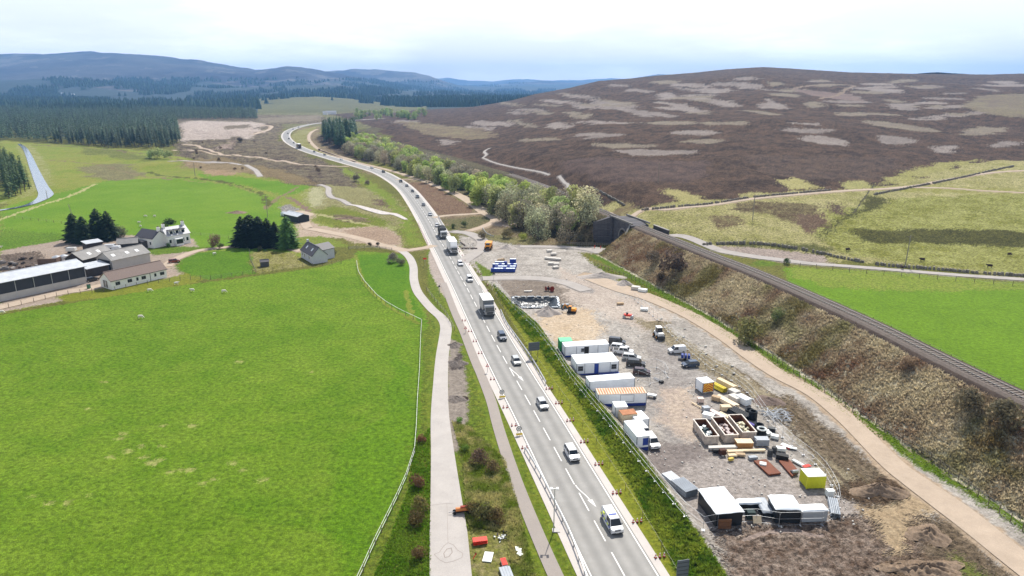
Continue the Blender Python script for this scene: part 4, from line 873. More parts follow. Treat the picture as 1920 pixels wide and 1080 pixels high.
# gorse, willow and hawthorn bushes -----------------------------------
SH = []
for i in range(5):
    V, T = crown_tris(300+i, 2.4, 1.7, 900, .14, 7, 0); SH.append(tri_mesh('bush', V, T, M_LEAF))
def bush(px, py, s, c, label, cat='bush', group=None, sz=None):
    x, y = P2(px, py); return put(random.choice(SH), 'bush', x, y, s*.7, jit(c, .12), label, cat, group, sz=sz)
for a in [
 (1262, 512, 3.6, '#5d5247', 'large dark leafless bush on the embankment below the bridge'), (1226, 492, 1.9, '#6d6152', 'grey-brown bush on the embankment nearest the bridge'), (1238, 525, 1.3, '#6d6152', 'small brown bush at the foot of the embankment'),
 (1400, 640, 3.0, '#76774a', 'round olive-grey bush beside the haul road fence'), (1455, 600, 1.5, '#6c7448', 'small dark green bush halfway up the embankment'),
 (1812, 770, 2.0, '#6b6650', 'bare grey bush high on the embankment near the rails'), (1880, 800, 2.3, '#6d6850', 'bare grey bush on the embankment at the right edge'), (1700, 690, 1.2, '#7d6a55', 'low brown bush just under the railway ballast'),
 (738, 492, 1.7, '#80796c', 'grey leafless bush in the bend of the lane'), (752, 497, 1.2, '#77705f', 'small grey bush beside the bend of the lane'),
 (785, 960, 1.2, '#6c6638', 'brown gorse bush with yellow tips beside the lane', ), (781, 985, 1.0, '#5f5230', 'dark brown gorse bush just below the yellow tipped one'), (784, 912, 1.0, '#75583e', 'reddish brown bush at the lane edge above the gorse'), (790, 828, .7, '#74503c', 'small reddish bush by the white field fence'), (786, 1046, .8, '#6a5535', 'low brown bush at the bottom left of the lane'),
 (905, 975, 1.4, '#5d5a34', 'wide dark brown gorse bush beside the red barriers'), (930, 978, 1.1, '#6a5a38', 'dark gorse bush right of the widest one'), (885, 962, .9, '#6a5f38', 'small gorse bush right of the orange roller'), (900, 870, 1.3, '#74614e', 'brown dead bush among the rough grass'), (925, 885, 1.0, '#6c6040', 'dark green-brown bush beside the ditch'), (872, 845, .6, '#6f8a34', 'small bright green bush at the lane edge'), (862, 792, .5, '#5f8a2a', 'small green tuft at the end of the spoil strip'),
 (300, 297, 4.2, '#97a068', 'big pale willow in front of the left forest'), (283, 296, 3.4, '#99a56c', 'rounded willow left of the biggest one'), (316, 298, 3.4, '#8f9862', 'rounded willow right of the biggest one'),
 (668, 340, 2.2, '#716a5c', 'dark grey bush on the bank below the far road'), (688, 346, 1.5, '#76695c', 'small brown bush on the bank below the far road'), (450, 266, 2.5, '#4e4638', 'dark bush on the quarry edge'),
 (402, 464, 1.9, '#75654f', 'bare brown tree beside the farm lane', 'small tree', None, 1.3), (415, 466, 1.0, '#565a38', 'dark round bush right of the bare tree by the lane'),
 (229, 443, 2.1, '#75785a', 'grey-green bush right of the farm conifers'), (320, 427, 2.0, '#33411f', 'round dark evergreen bush behind the white farmhouse'), (317, 463, .8, '#4c6a2c', 'small round shrub at the corner of the farmhouse'),
 (588, 467, .8, '#4c4a38', 'dark hedge bush by the cottage lane'), (488, 470, .9, '#4a4a35', 'low dark bush at the corner of the dry paddock'), (694, 461, .7, '#4a4030', 'dark bush at the start of the slatted fence'), (708, 461, .7, '#4a4030', 'second dark bush at the slatted fence, farther right'),
 (625, 478, 1.1, '#41402f', 'dark shrub behind the right wall of the cottage'),
 (905, 448, 1.6, '#77705a', 'grey bush below the dirt clearing'), (950, 445, 2.0, '#7c7452', 'dull bush on the bank between dirt clearing and trees'), (980, 450, 1.5, '#9aa04e', 'yellow-green bush on the bank left of the bridge'), (870, 425, 1.2, '#4c5a36', 'dark green bush by the branch track'), (850, 428, 1.0, '#4c5a36', 'dark green bush closest to the queue of trucks'),
 (1060, 448, 1.6, '#86806a', 'grey bush under the belt trees, left of the bridge wall'), (1090, 452, 1.3, '#7c765c', 'low bush at the foot of the bridge wing wall'),
 (1475, 495, 1.0, '#3f5a26', 'dark green bush behind the rails by the parked machines'),
]: bush(*a)
for i in range(16):
    px = random.uniform(345, 640); py = 262+random.random()*70
    if 445 < px < 500 and py < 262: continue
    bush(px, py, random.uniform(.7, 1.3), '#70604e', 'low dark heather or gorse clump on the brown heath below the quarry', 'shrub', 'shrubs on the brown heath')
# farm conifers ---------------------------------------------------------
NC = []
for i in range(3):
    V, T = conifer_tris(60+i, 10, 3.0, 26, 12, 5, .03, pw=(.62, .5, .72)[i]); V[:, :2] *= 1.25; NC.append(tri_mesh('crown', V, T, M_NEEDLE))
TK = trunk(9.5, .2).mesh('trunk', [M_BARK])
def farm_conifer(px, py, s, c, label, wide=1.0):
    x, y = P2(px, py); o = empty('spruce_tree', (x, y, gz(x, y)), random.random()*6); tag(o, label, 'spruce tree')
    t = link('trunk', TK, o); t.scale = (s, s, s); q = link('crown', random.choice(NC), o); q.scale = (s*wide, s*wide, s); q.color = jit(c, .1)
for a in [(142, 453, .98, '#2c3c20', 'leftmost dark spruce of the farm clump with a pointed crown'), (160, 456, .92, '#2a3a20', 'dark spruce second from the left in the farm clump'), (187, 450, 1.1, '#273620', 'tallest dark spruce in the middle of the farm clump', 1.2), (206, 449, 1.0, '#2c3a22', 'dark spruce at the right of the farm clump', 1.2),
          (456, 460, .98, '#1d2a17', 'leftmost tree of the black conifer group by the lane', 1.2), (472, 461, 1.05, '#1c2815', 'second tree of the black conifer group, tallest on the left', 1.25), (488, 461, 1.0, '#1f2b18', 'third tree of the black conifer group by the lane', 1.25), (504, 462, .95, '#1d2a17', 'fourth tree of the black conifer group, in its middle right', 1.2), (518, 463, .85, '#232d1a', 'last dark tree of the black conifer group beside the larch', 1.2), (541, 465, 1.05, '#58783a', 'light green larch at the right end of the conifer group', 1.0)]: farm_conifer(*a)
# rough grass as standing tufts ----------------------------------------
def tufts(name, X, Y, hh, w, colf, n=5, label='', rel=None):
    k = len(X); z = H(X, Y)-.05; a = rng.rand(k, n)*6.283; l = hh*rng.uniform(.5, 1.2, (k, n)); dx, dy = np.cos(a), np.sin(a); sp = rng.uniform(.25, .9, (k, n))
    bx = X[:, None]+dx*w*.2; by = Y[:, None]+dy*w*.2
    A = np.stack([bx-dy*w*.35, by+dx*w*.35, np.repeat(z[:, None], n, 1)], -1); B = np.stack([bx+dy*w*.35, by-dx*w*.35, np.repeat(z[:, None], n, 1)], -1)
    T_ = np.stack([bx+dx*l*sp, by+dy*l*sp, z[:, None]+l*(1-.45*sp)], -1); V = np.stack([A, B, T_], 2).reshape(-1, 3)
    me = npmesh(name, V, np.arange(len(V)).reshape(-1, 3), [M_TUFT]); c = colf(X, Y)*rng.uniform(.55, 1.45, (k, 1)); c = np.repeat(c, n*3, 0)
    at = me.color_attributes.new('ground_colour', 'FLOAT_COLOR', 'POINT'); at.data.foreach_set('color', np.concatenate([c, np.ones((len(c), 1))], 1).astype(np.float32).ravel())
    o = link(name, me); tag(o, label, 'grass', None, 'stuff'); return o
M_TUFT = bpy.data.materials.new('grass_blades'); M_TUFT.use_nodes = True; t_ = M_TUFT.node_tree; b_ = t_.nodes['Principled BSDF']; b_.inputs['Roughness'].default_value = .8; b_.inputs['Specular IOR Level'].default_value = .15
at_ = N(t_, 'ShaderNodeAttribute', attribute_name='ground_colour'); K(t_, at_.outputs['Color'], b_.inputs['Base Color'])
tr_ = N(t_, 'ShaderNodeBsdfTranslucent'); K(t_, at_.outputs['Color'], tr_.inputs['Color']); mx_ = N(t_, 'ShaderNodeMixShader'); mx_.inputs[0].default_value = .45
K(t_, b_.outputs[0], mx_.inputs[1]); K(t_, tr_.outputs[0], mx_.inputs[2]); K(t_, mx_.outputs[0], t_.nodes['Material Output'].inputs['Surface'])
def blend(a, b, t): t = np.clip(t, 0, 1)[:, None]; return (L3(a)*(1-t)+L3(b)*t)*TUFTK
def rnd_poly(poly, n):
    w = [P2(*p) for p in poly]; a = np.array(w); lo, hi = a.min(0), a.max(0); x = rng.uniform(lo[0], hi[0], n*6); y = rng.uniform(lo[1], hi[1], n*6); m = inpoly(x, y, w); return x[m][:n], y[m][:n]
TUFTK = 1.0
# embankment: along the railway
ss = rng.uniform(-10, BR_S-6, 42000); dd = rng.uniform(-14, -3.2, 42000)
RX = np.interp(ss, RSS, RAILA[:, 0]); RY = np.interp(ss, RSS, RAILA[:, 1]); hx = np.interp(ss+1, RSS, RAILA[:, 0])-RX; hy = np.interp(ss+1, RSS, RAILA[:, 1])-RY; hl = np.hypot(hx, hy)+1e-9
ok = hl > .3; X_ = (RX+dd*hy/hl)[ok]; Y_ = (RY-dd*hx/hl)[ok]
kp = (Y_ > 45) & (X_/Y_ < .95); X_, Y_ = X_[kp], Y_[kp]
def cemb(X, Y):
    n = fbm(X/5, Y/5, 3, .6, 5); g = sst(.5, .72, fbm(X/7, Y/7, 3, .5, 21))[:, None]*.6; c = blend('#fbecc6', '#ae8a6c', (n-.32)*2.2); return c*(1-g)+L3('#a3ad60')*g
tufts('dry_grass', X_, Y_, .55, .30, cemb, 4, 'straw and brown tussock grass covering the railway embankment')
TUFTK = 1.7
X_, Y_ = rnd_poly([(925, 533), (965, 572), (1012, 612), (1060, 680), (1112, 738), (1210, 862), (1335, 1038), (1380, 1110), (1290, 1110), (1180, 900), (1090, 755), (1040, 690), (985, 620), (940, 560)], 15000)
tufts('long_grass', X_, Y_, .38, .22, lambda X, Y: blend('#a9bc58', '#5c8a2a', (fbm(X/2, Y/2, 3, .6, 1)-.3)*2.5), 5, 'long dark green grass on the bund beside the compound')
X_, Y_ = rnd_poly([(848, 790), (880, 800), (945, 860), (975, 960), (1005, 1085), (960, 1085), (950, 1000), (880, 985), (875, 960), (868, 860)], 9000)
tufts('rough_grass', X_, Y_, .34, .2, lambda X, Y: blend('#8aa348', '#b8b074', (fbm(X/2, Y/2, 3, .6, 7)-.35)*3), 5, 'rough green and yellow grass between the lane and the footpath')
X_, Y_ = rnd_poly([(776, 840), (806, 800), (806, 1085), (770, 1085), (700, 1085), (765, 920)], 5000)
tufts('rough_grass', X_, Y_, .26, .2, lambda X, Y: blend('#72a02c', '#8aac48', (fbm(X/2, Y/2, 3, .6, 9)-.35)*3), 5, 'rough green grass between the field fence and the lane')
X_, Y_ = rnd_poly([(1100, 490), (1180, 535), (1250, 570), (1340, 618), (1430, 676), (1560, 760), (1700, 855), (1860, 955), (1960, 1025), (1960, 985), (1860, 935), (1700, 835), (1560, 735), (1430, 655), (1300, 575), (1180, 512)], 6000)
tufts('verge_grass', X_, Y_, .22, .2, lambda X, Y: blend('#80a838', '#98ac5c', (fbm(X/2, Y/2, 3, .6, 4)-.35)*3), 5, 'green grass strip between the haul road and the fence')
# railway ---------------------------------------------------------------
M_STEEL = mat('rail_steel', '#b5b0aa', rough=.3, metal=.9, k=.9); M_SLEEPER = mat('sleeper', '#766d64', noise=.15); M_BALLAST = mat('ballast', '#5b5048', noise=.35, nscale=3, bump=.6, bscale=6)
rt = empty('railway_track', (RAIL[3][0], RAIL[3][1], RZ)); tag(rt, 'single railway track on top of the embankment, crossing the stone bridge', 'railway')
nn = 110; SV = np.linspace(0, BR_S+150, nn)
def strip(name, prof, m, n=nn, SVv=None):
    SVv = SV if SVv is None else SVv; V = []
    for s in SVv:
        x, y, h = rail_at(float(s)); zt = RZ*(1-0.85*float(sst(BR_S+60, BR_S+330, s)))
        for d, z in prof: V.append((x+d*math.sin(h), y-d*math.cos(h), zt+z))
    me = npmesh(name, np.array(V), grid_faces(len(SVv), len(prof))[:, ::-1], [m]); o = link(name, me, None)
    o.parent = rt; o.matrix_parent_inverse = Matrix.Translation(rt.location).inverted(); return o
strip('ballast_bed', [(-2.5, -.25), (-1.6, .22), (1.6, .22), (2.5, -.25)], M_BALLAST)
for d in (-.72, .72): strip('rail', [(d-.04, .25), (d-.035, .42), (d+.035, .42), (d+.04, .25)], M_STEEL)
m = MB(); s = 2.0
while s < BR_S+60:
    x, y, h = rail_at(s); m.box((x, y, RZ+.24), (2.4, .26, .12), h-math.pi/2); s += .75
o = m.build('sleepers', M_SLEEPER); o['kind'] = 'stuff'; o.parent = rt; o.matrix_parent_inverse = Matrix.Translation(rt.location).inverted()
# bridge ------------------------------------------------------------------
M_STONE = bpy.data.materials.new('bridge_stone'); M_STONE.use_nodes = True; t_ = M_STONE.node_tree; b_ = t_.nodes['Principled BSDF']; b_.inputs['Roughness'].default_value = .9
tc_ = N(t_, 'ShaderNodeTexCoord'); mp_ = N(t_, 'ShaderNodeMapping'); mp_.inputs['Rotation'].default_value = (math.pi/2, 0, 0); K(t_, tc_.outputs['Object'], mp_.inputs['Vector'])
br_ = N(t_, 'ShaderNodeTexBrick'); br_.inputs['Scale'].default_value = 1.0; br_.inputs['Brick Width'].default_value = .9; br_.inputs['Row Height'].default_value = .4; br_.inputs['Mortar Size'].default_value = .02
br_.inputs['Color1'].default_value = lin('#6e6a6c'); br_.inputs['Color2'].default_value = lin('#57545a'); br_.inputs['Mortar'].default_value = lin('#3e3c3e'); K(t_, mp_.outputs[0], br_.inputs['Vector'])
K(t_, br_.outputs[0], b_.inputs['Base Color'])
x, y, h = rail_at(BR_S); bo = empty('railway_bridge', (x, y, 0), h); tag(bo, 'old dark stone railway bridge with a round arch over the gravel road', 'bridge')
# local: x along the rails (away), y to the left = toward the compound
R_, cx0 = 2.6, -.4; pts = [(-5.8, -.5), (-5.8, 8.4), (-3.4, 8.9), (2, 9.1), (9.8, 8.6), (9.8, -.5)]
arch = [(cx0+R_*math.cos(a), 3.6+R_*math.sin(a)) for a in np.linspace(0, math.pi, 15)]
outl = pts[::-1][0:1]+[(cx0+R_, -.5)]+arch+[(cx0-R_, -.5)]+pts
outl = [(9.8, -.5), (cx0+R_, -.5)]+arch+[(cx0-R_, -.5), (-5.8, -.5), (-5.8, 8.3), (-3.4, 8.7), (2, 8.9), (9.8, 8.6)]
m = MB(); n = len(outl)
vs = [(a, 3.1, z) for a, z in outl]+[(a, -3.1, z) for a, z in outl]; m.add(vs, [(i, (i+1) % n, n+(i+1) % n, n+i) for i in range(n) if i != n-1 or True]+[tuple(range(n)), tuple(range(n, 2*n))[::-1]])
o = m.build('arch_block', M_STONE, bo)
me = o.data
m = MB(); ar = [(cx0+(R_+.0)*math.cos(a), 3.6+R_*math.sin(a), cx0+(R_+.45)*math.cos(a), 3.6+(R_+.45)*math.sin(a)) for a in np.linspace(0, math.pi, 17)]
for a, b in zip(ar[:-1], ar[1:]): m.add([(a[0], 3.1, a[1]), (a[2], 3.1, a[3]), (b[2], 3.1, b[3]), (b[0], 3.1, b[1]), (a[0], 3.25, a[1]), (a[2], 3.25, a[3]), (b[2], 3.25, b[3]), (b[0], 3.25, b[1])], [(4, 7, 6, 5), (0, 1, 5, 4), (1, 2, 6, 5), (2, 3, 7, 6), (3, 0, 4, 7)])
m.build('arch_ring', mat('ring_stone', '#7b7876', noise=.2), bo)
MB().box((7.0, 3.5, 4.4), (1.3, .8, 9.6)).build('pilaster', M_STONE, bo)
# wing wall, set back from the pilaster
MB().add([(7.6, 3.5, -.5), (9.3, 3.5, -.5), (10.9, 8.6, -.5), (10.0, 8.6, -.5), (7.6, 3.5, 8.9), (9.3, 3.5, 8.9), (10.9, 8.6, 6.9), (10.0, 8.6, 6.9)], [(3, 2, 1, 0), (4, 5, 6, 7), (0, 1, 5, 4), (1, 2, 6, 5), (2, 3, 7, 6), (3, 0, 4, 7)]).build('wing_wall', M_STONE, bo)
MB().add([(-5.2, 3.0, -.5), (-4.4, 3.0, -.5), (-8.0, 7.0, -.5), (-8.6, 6.7, -.5), (-5.2, 3.0, 8.6), (-4.4, 3.0, 8.6), (-8.0, 7.0, 5.0), (-8.6, 6.7, 5.0)], [(3, 2, 1, 0), (4, 5, 6, 7), (0, 1, 5, 4), (1, 2, 6, 5), (2, 3, 7, 6), (3, 0, 4, 7)]).build('wing_wall', mat('pale_coping', '#77746f', noise=.2), bo)
for yy in (3.05, -3.05): MB().box((1.5, yy, 9.05), (16, .45, .5)).build('parapet', mat('pale_coping'), bo)
x2, y2, h2 = rail_at(BR_S-13, 3.6); o = empty('lineside_wall', (x2, y2, 0), h2); tag(o, 'low dark wall beside the far rail just before the bridge', 'wall')
MB().box((0, 0, 6.2), (9, .5, 5.2)).build('wall', mat('hut_dark', '#4a4644', noise=.2), o); MB().box((0, 0, 8.86), (9.4, .7, .12)).build('coping', mat('hut_roof', '#8f8a84'), o)
x0, y0, _ = rail_at(BR_S-.4, -13); x1_, y1_, _ = rail_at(BR_S-.4, 0); x2_, y2_, _ = rail_at(BR_S+2, 18); xe, ye = P2(1345, 468)
ribbon('side_road', smooth_line([P2(1100, 466), (x0, y0), (x1_, y1_), (x2_, y2_), (xe, ye)], 8), 3.4, M_GREY, .07, 'gravel road running through the arch of the bridge', world=True)
# ------------------------------------------------------------------ vehicles
M_PAINT = bpy.data.materials.new('car_paint'); M_PAINT.use_nodes = True; t_ = M_PAINT.node_tree; b_ = t_.nodes['Principled BSDF']
oi_ = N(t_, 'ShaderNodeObjectInfo'); K(t_, oi_.outputs['Color'], b_.inputs['Base Color']); b_.inputs['Roughness'].default_value = .28; b_.inputs['Coat Weight'].default_value = .4
M_GLASS = mat('dark_glass', '#20262b', rough=.08, spec=.6); M_TYRE = mat('tyre', '#1d1d1d', rough=.9); M_RIM = mat('rim', '#b8b8b8', rough=.35, metal=.7)
M_BLACK = mat('black_plastic', '#232323', rough=.7); M_LAMP = mat('lamp_glass', '#e8e8e4', rough=.15, spec=.7); M_WHITEP = mat('white_panel', '#f4f4f2', rough=.45, k=.85, noise=.07, nscale=.8)
M_ORANGE = mat('machine_yellow', '#e0922c', rough=.5, noise=.12, nscale=1.5); M_DGREY = mat('dark_grey_metal', '#46484a', rough=.6, noise=.15); M_GALV = mat('galvanised', '#aeb1b4', rough=.4, metal=.5, noise=.1)
M_RED = mat('signal_red', '#d43a26', rough=.5); M_BLUE = mat('site_blue', '#26408f', rough=.5); M_RETRO = mat('sign_white', '#f2f2f0', rough=.5, k=.85)
def prismy(m, prof, y0, y1, mi=0, taper=0.0):
    n = len(prof); vs = [(x, y0+taper*z, z) for x, z in prof]+[(x, y1-taper*z, z) for x, z in prof]
    return m.add(vs, [(i, (i+1) % n, n+(i+1) % n, n+i)[::-1] for i in range(n)]+[tuple(range(n)), tuple(range(n, 2*n))[::-1]], mi)
def frustum(m, x0, x1, w0, z0, a0, a1, w1, z1, mi=0):
    vs = [(x0, -w0, z0), (x1, -w0, z0), (x1, w0, z0), (x0, w0, z0), (a0, -w1, z1), (a1, -w1, z1), (a1, w1, z1), (a0, w1, z1)]
    return m.add(vs, [(3, 2, 1, 0), (4, 5, 6, 7), (0, 1, 5, 4), (1, 2, 6, 5), (2, 3, 7, 6), (3, 0, 4, 7)], mi)
KIND = {  # L, W, H, hood length, belt height, rear glass slope, front glass slope, clearance
 'hatch': (4.1, 1.78, 1.48, .95, .93, .35, .75, .2), 'saloon': (4.6, 1.82, 1.45, 1.15, .92, .8, .8, .18), 'suv': (4.6, 1.88, 1.72, 1.05, 1.08, .3, .6, .25),
 'estate': (4.7, 1.82, 1.5, 1.1, .93, .3, .8, .18), 'smallvan': (4.4, 1.8, 1.82, .95, 1.05, .05, .6, .2), 'van': (5.1, 1.95, 2.0, .8, 1.15, .05, .7, .22), 'pickup': (5.2, 1.85, 1.78, 1.15, 1.1, .15, .5, .28)}
_vm = {}
def car_meshes(kind):
    if kind in _vm: return _vm[kind]
    L, Wd, Hh, hood, belt, rs_, fs, cl = KIND[kind]; h = L/2; w = Wd/2; b = MB()
    rear = 1.55 if kind == 'pickup' else (.75 if kind == 'saloon' else .04)
    prof = [(-h, cl+.15), (-h+.06, cl), (h-.12, cl), (h, cl+.2), (h-.02, belt-.28), (h-.12, belt-.17), (h-hood, belt), (-h+rear, belt), (-h+.03, belt-.02 if rear > .1 else belt), (-h, belt-.15)]
    prismy(b, prof, -w, w, 0, .035)
    x0, x1 = -h+rear+.03, h-hood+.08; tp = Hh-.05
    a0, a1 = x0+rs_, x1-fs
    b2 = MB(); frustum(b2, a0-.04, a1+.05, w*.79, tp-.02, a0+.05, a1-.05, w*.74, Hh)
    for sx, tx in ((x0, a0), (x1, a1), ((x0+x1)/2-.1, (a0+a1)/2-.1)):
        for s in (-1, 1): b2.add([(sx-.06, s*w*.955, belt-.03), (sx+.06, s*w*.955, belt-.03), (tx+.06, s*(w*.775), tp), (tx-.06, s*(w*.775), tp), (sx-.06, s*w*.9, belt-.03), (sx+.06, s*w*.9, belt-.03), (tx+.06, s*w*.73, tp), (tx-.06, s*w*.73, tp)], [(0, 1, 2, 3), (7, 6, 5, 4), (0, 4, 5, 1), (3, 2, 6, 7), (1, 5, 6, 2), (0, 3, 7, 4)])
    if kind in ('van', 'smallvan'): # solid rear sides
        for s in (-1, 1): b2.add([(x0, s*w*.97, belt-.03), (-.1, s*w*.97, belt-.03), (-.1, s*w*.79, tp), (a0, s*w*.79, tp), (x0, s*w*.9, belt), (-.1, s*w*.9, belt), (-.1, s*w*.7, tp), (a0, s*w*.7, tp)], [(0, 1, 2, 3), (7, 6, 5, 4), (0, 4, 5, 1), (3, 2, 6, 7), (1, 5, 6, 2), (0, 3, 7, 4)])
        b2.box((x0+.03, 0, (belt+tp)/2), (.06, w*1.75, tp-belt))
    g = MB(); frustum(g, x0, x1, w*.92, belt-.01, a0, a1, w*.745, tp)
    tr = MB(); prismy(tr, [(-h-.02, cl+.05), (-h+.02, cl+.28), (h-.05, cl+.3), (h+.03, cl+.05)], -w*.93, w*.93)
    if kind == 'pickup': tr.box((-h+.8, 0, belt+.02), (1.3, w*1.6, .06))
    r = .34 if kind in ('suv', 'pickup', 'van') else .31
    ty = MB().tube((0, -.11, 0), (0, .11, 0), r, 14); rm = MB().tube((0, -.12, 0), (0, .12, 0), r*.62, 10)
    hl = MB().add([(h-.30, -.02, belt-.20), (h-.02, -.02, belt-.33), (h+.005, -.38, belt-.33), (h-.04, -.40, belt-.2), (h-.25, -.3, belt-.16)], [(0, 1, 2, 3, 4)])
    hl2 = MB().box((h-.02, 0, belt-.31), (.1, .36, .16)); tl = MB().box((-h+.02, 0, belt-.22), (.08, .26, .2)); pl = MB().box((h+.02, 0, cl+.22), (.02, .52, .12)); mi = MB().box((0, 0, 0), (.12, .2, .14))
    gr = MB().box((h-.0, 0, belt-.38), (.05, w*.9, .15))
    _vm[kind] = dict(L=L, W=Wd, r=r, h=h, w=w, belt=belt, x1=x1, body=b.mesh('body', [M_PAINT]), roof=b2.mesh('roof', [M_PAINT]), windows=g.mesh('windows', [M_GLASS]), bumper=tr.mesh('bumper', [M_BLACK]), tyre=ty.mesh('tyre', [M_TYRE]), rim=rm.mesh('rim', [M_RIM]),
        headlight=hl2.mesh('headlight', [M_LAMP]), tail=tl.mesh('tail_light', [M_RED]), plate=pl.mesh('number_plate', [M_RETRO]), mirror=mi.mesh('mirror', [M_BLACK]), grille=gr.mesh('grille', [M_BLACK]))
    return _vm[kind]
def sub(name, me, p, loc=(0, 0, 0), col=None):
    o = link(name, me, p, loc)
    if col is not None: o.color = col
    return o
def car(kind, x, y, rz, col, label, cat='car', name=None, far=False, group=None):
    d = car_meshes(kind); o = empty(name or 'car', (x, y, gz(x, y)+.035), rz); tag(o, label, cat, group); o.scale = (.77,)*3
    c = lin(col, .8) if isinstance(col, str) else col
    bd = sub('body', d['body'], o, col=c); sub('roof', d['roof'], o, col=c); sub('windows', d['windows'], o); sub('bumper', d['bumper'], o)
    for sx in (-1, 1):
        for sy in (-1, 1):
            w = sub('tyre', d['tyre'], o, (sx*(d['h']-.78), sy*(d['w']-.12), d['r'])); sub('rim', d['rim'], w)
    for sy in (-1, 1):
        sub('headlight', d['headlight'], o, (0, sy*(d['w']-.3), 0)); sub('tail_light', d['tail'], o, (0, sy*(d['w']-.2), 0)); sub('mirror', d['mirror'], o, (d['x1']-.35, sy*(d['w']+.06), d['belt']+.05))
    sub('grille', d['grille'], o); sub('number_plate', d['plate'], o)
    return o
def on_road(px, py, off=1.75):
    s, _ = s_of(px, py); x, y, h = road_at(s, off); return x, y, h+(math.pi if off > 0 else 0)
WHITE, SILV, BLK = '#f3f3f3', '#b9bcc0', '#1e2226'
for px, py, kd, c, lb in [
 (1069, 856, 'suv', WHITE, 'white car driving this way beside the white lane arrow'), (1017, 762, 'hatch', '#d5d7d9', 'silver-white hatchback driving this way just above the nearer white car'),
 (963, 681, 'hatch', '#c9cbc8', 'pale hatchback driving this way by the upper lane arrow'), (942, 635, 'suv', '#3c4c63', 'dark blue-grey car driving this way behind the pale hatchback'),
 (876, 527, 'smallvan', WHITE, 'small white van driving this way between box truck and estate'), (858, 497, 'estate', '#eeeeee', 'white estate car just in front of the white lorry'),
 (814, 425, 'hatch', '#d8d8d8', 'pale car at the tail of the queue behind the black-topped lorry'), (802, 404, 'saloon', '#c6c9cc', 'silver saloon following the trucks, first above the junction'),
 (791, 386, 'hatch', '#3a4048', 'dark car, lowest in the line of five on the upper bend'), (779, 371, 'suv', '#50565c', 'dark grey car, second from below in the line on the upper bend'),
 (769, 360, 'hatch', '#2b3038', 'black car in the middle of the line on the upper bend'), (758, 350, 'hatch', '#444b52', 'dark grey car, second from the top in the line on the upper bend'),
 (741, 342, 'suv', '#30353b', 'black car at the top of the line, beside the dirt link'), (690, 325, 'suv', '#2c3036', 'black car on the far straight below the tree belt'), (669, 318, 'hatch', '#d8d8d8', 'small pale car on the far straight'),
 (626, 301, 'estate', WHITE, 'white car on the far straight beyond the black one'), (595, 292, 'hatch', '#343a40', 'dark car on the far straight nearest the dark lorry'), (580, 286, 'hatch', '#3a3f46', 'dark car just below the dark lorry on the far bend'),
 (545, 269, 'hatch', '#2e3338', 'dark car just beyond the dark lorry on the far bend'), (537, 261, 'suv', '#3d4248', 'dark car halfway round the far bend'), (538, 251, 'hatch', '#2d3237', 'dark car at the outside of the far bend'), (547, 243, 'hatch', '#5a6066', 'grey car leaving the far bend'), (563, 239, 'hatch', '#3a3f46', 'tiny dark car farthest along the road')]:
    x, y, rz = on_road(px, py); car(kd, x, y, rz, c, lb, name='car')
x, y, rz = on_road(1148, 985); v = car('van', x, y, rz, WHITE, 'white van with yellow-green and blue side squares nearest the camera on the road', 'van', 'patrol_van')
my, mbl = mat('hi_vis_yellow', '#d8e62c', rough=.4), mat('patrol_blue', '#2a4aa8', rough=.4)
for s in (-1, 1):
    m = MB(); m2 = MB()
    for k in range(6):
        (m if k % 2 == 0 else m2).box((-2.1+k*.68, s*.985, .85), (.66, .02, .30))
    m.box((-1.3, s*.93, 1.5), (.6, .12, .28))
    m.build('yellow_square', my, v); m2.build('blue_square', mbl, v)
MB().box((.1, 0, 2.03), (.3, 1.2, .09)).build('light_bar', mbl, v)
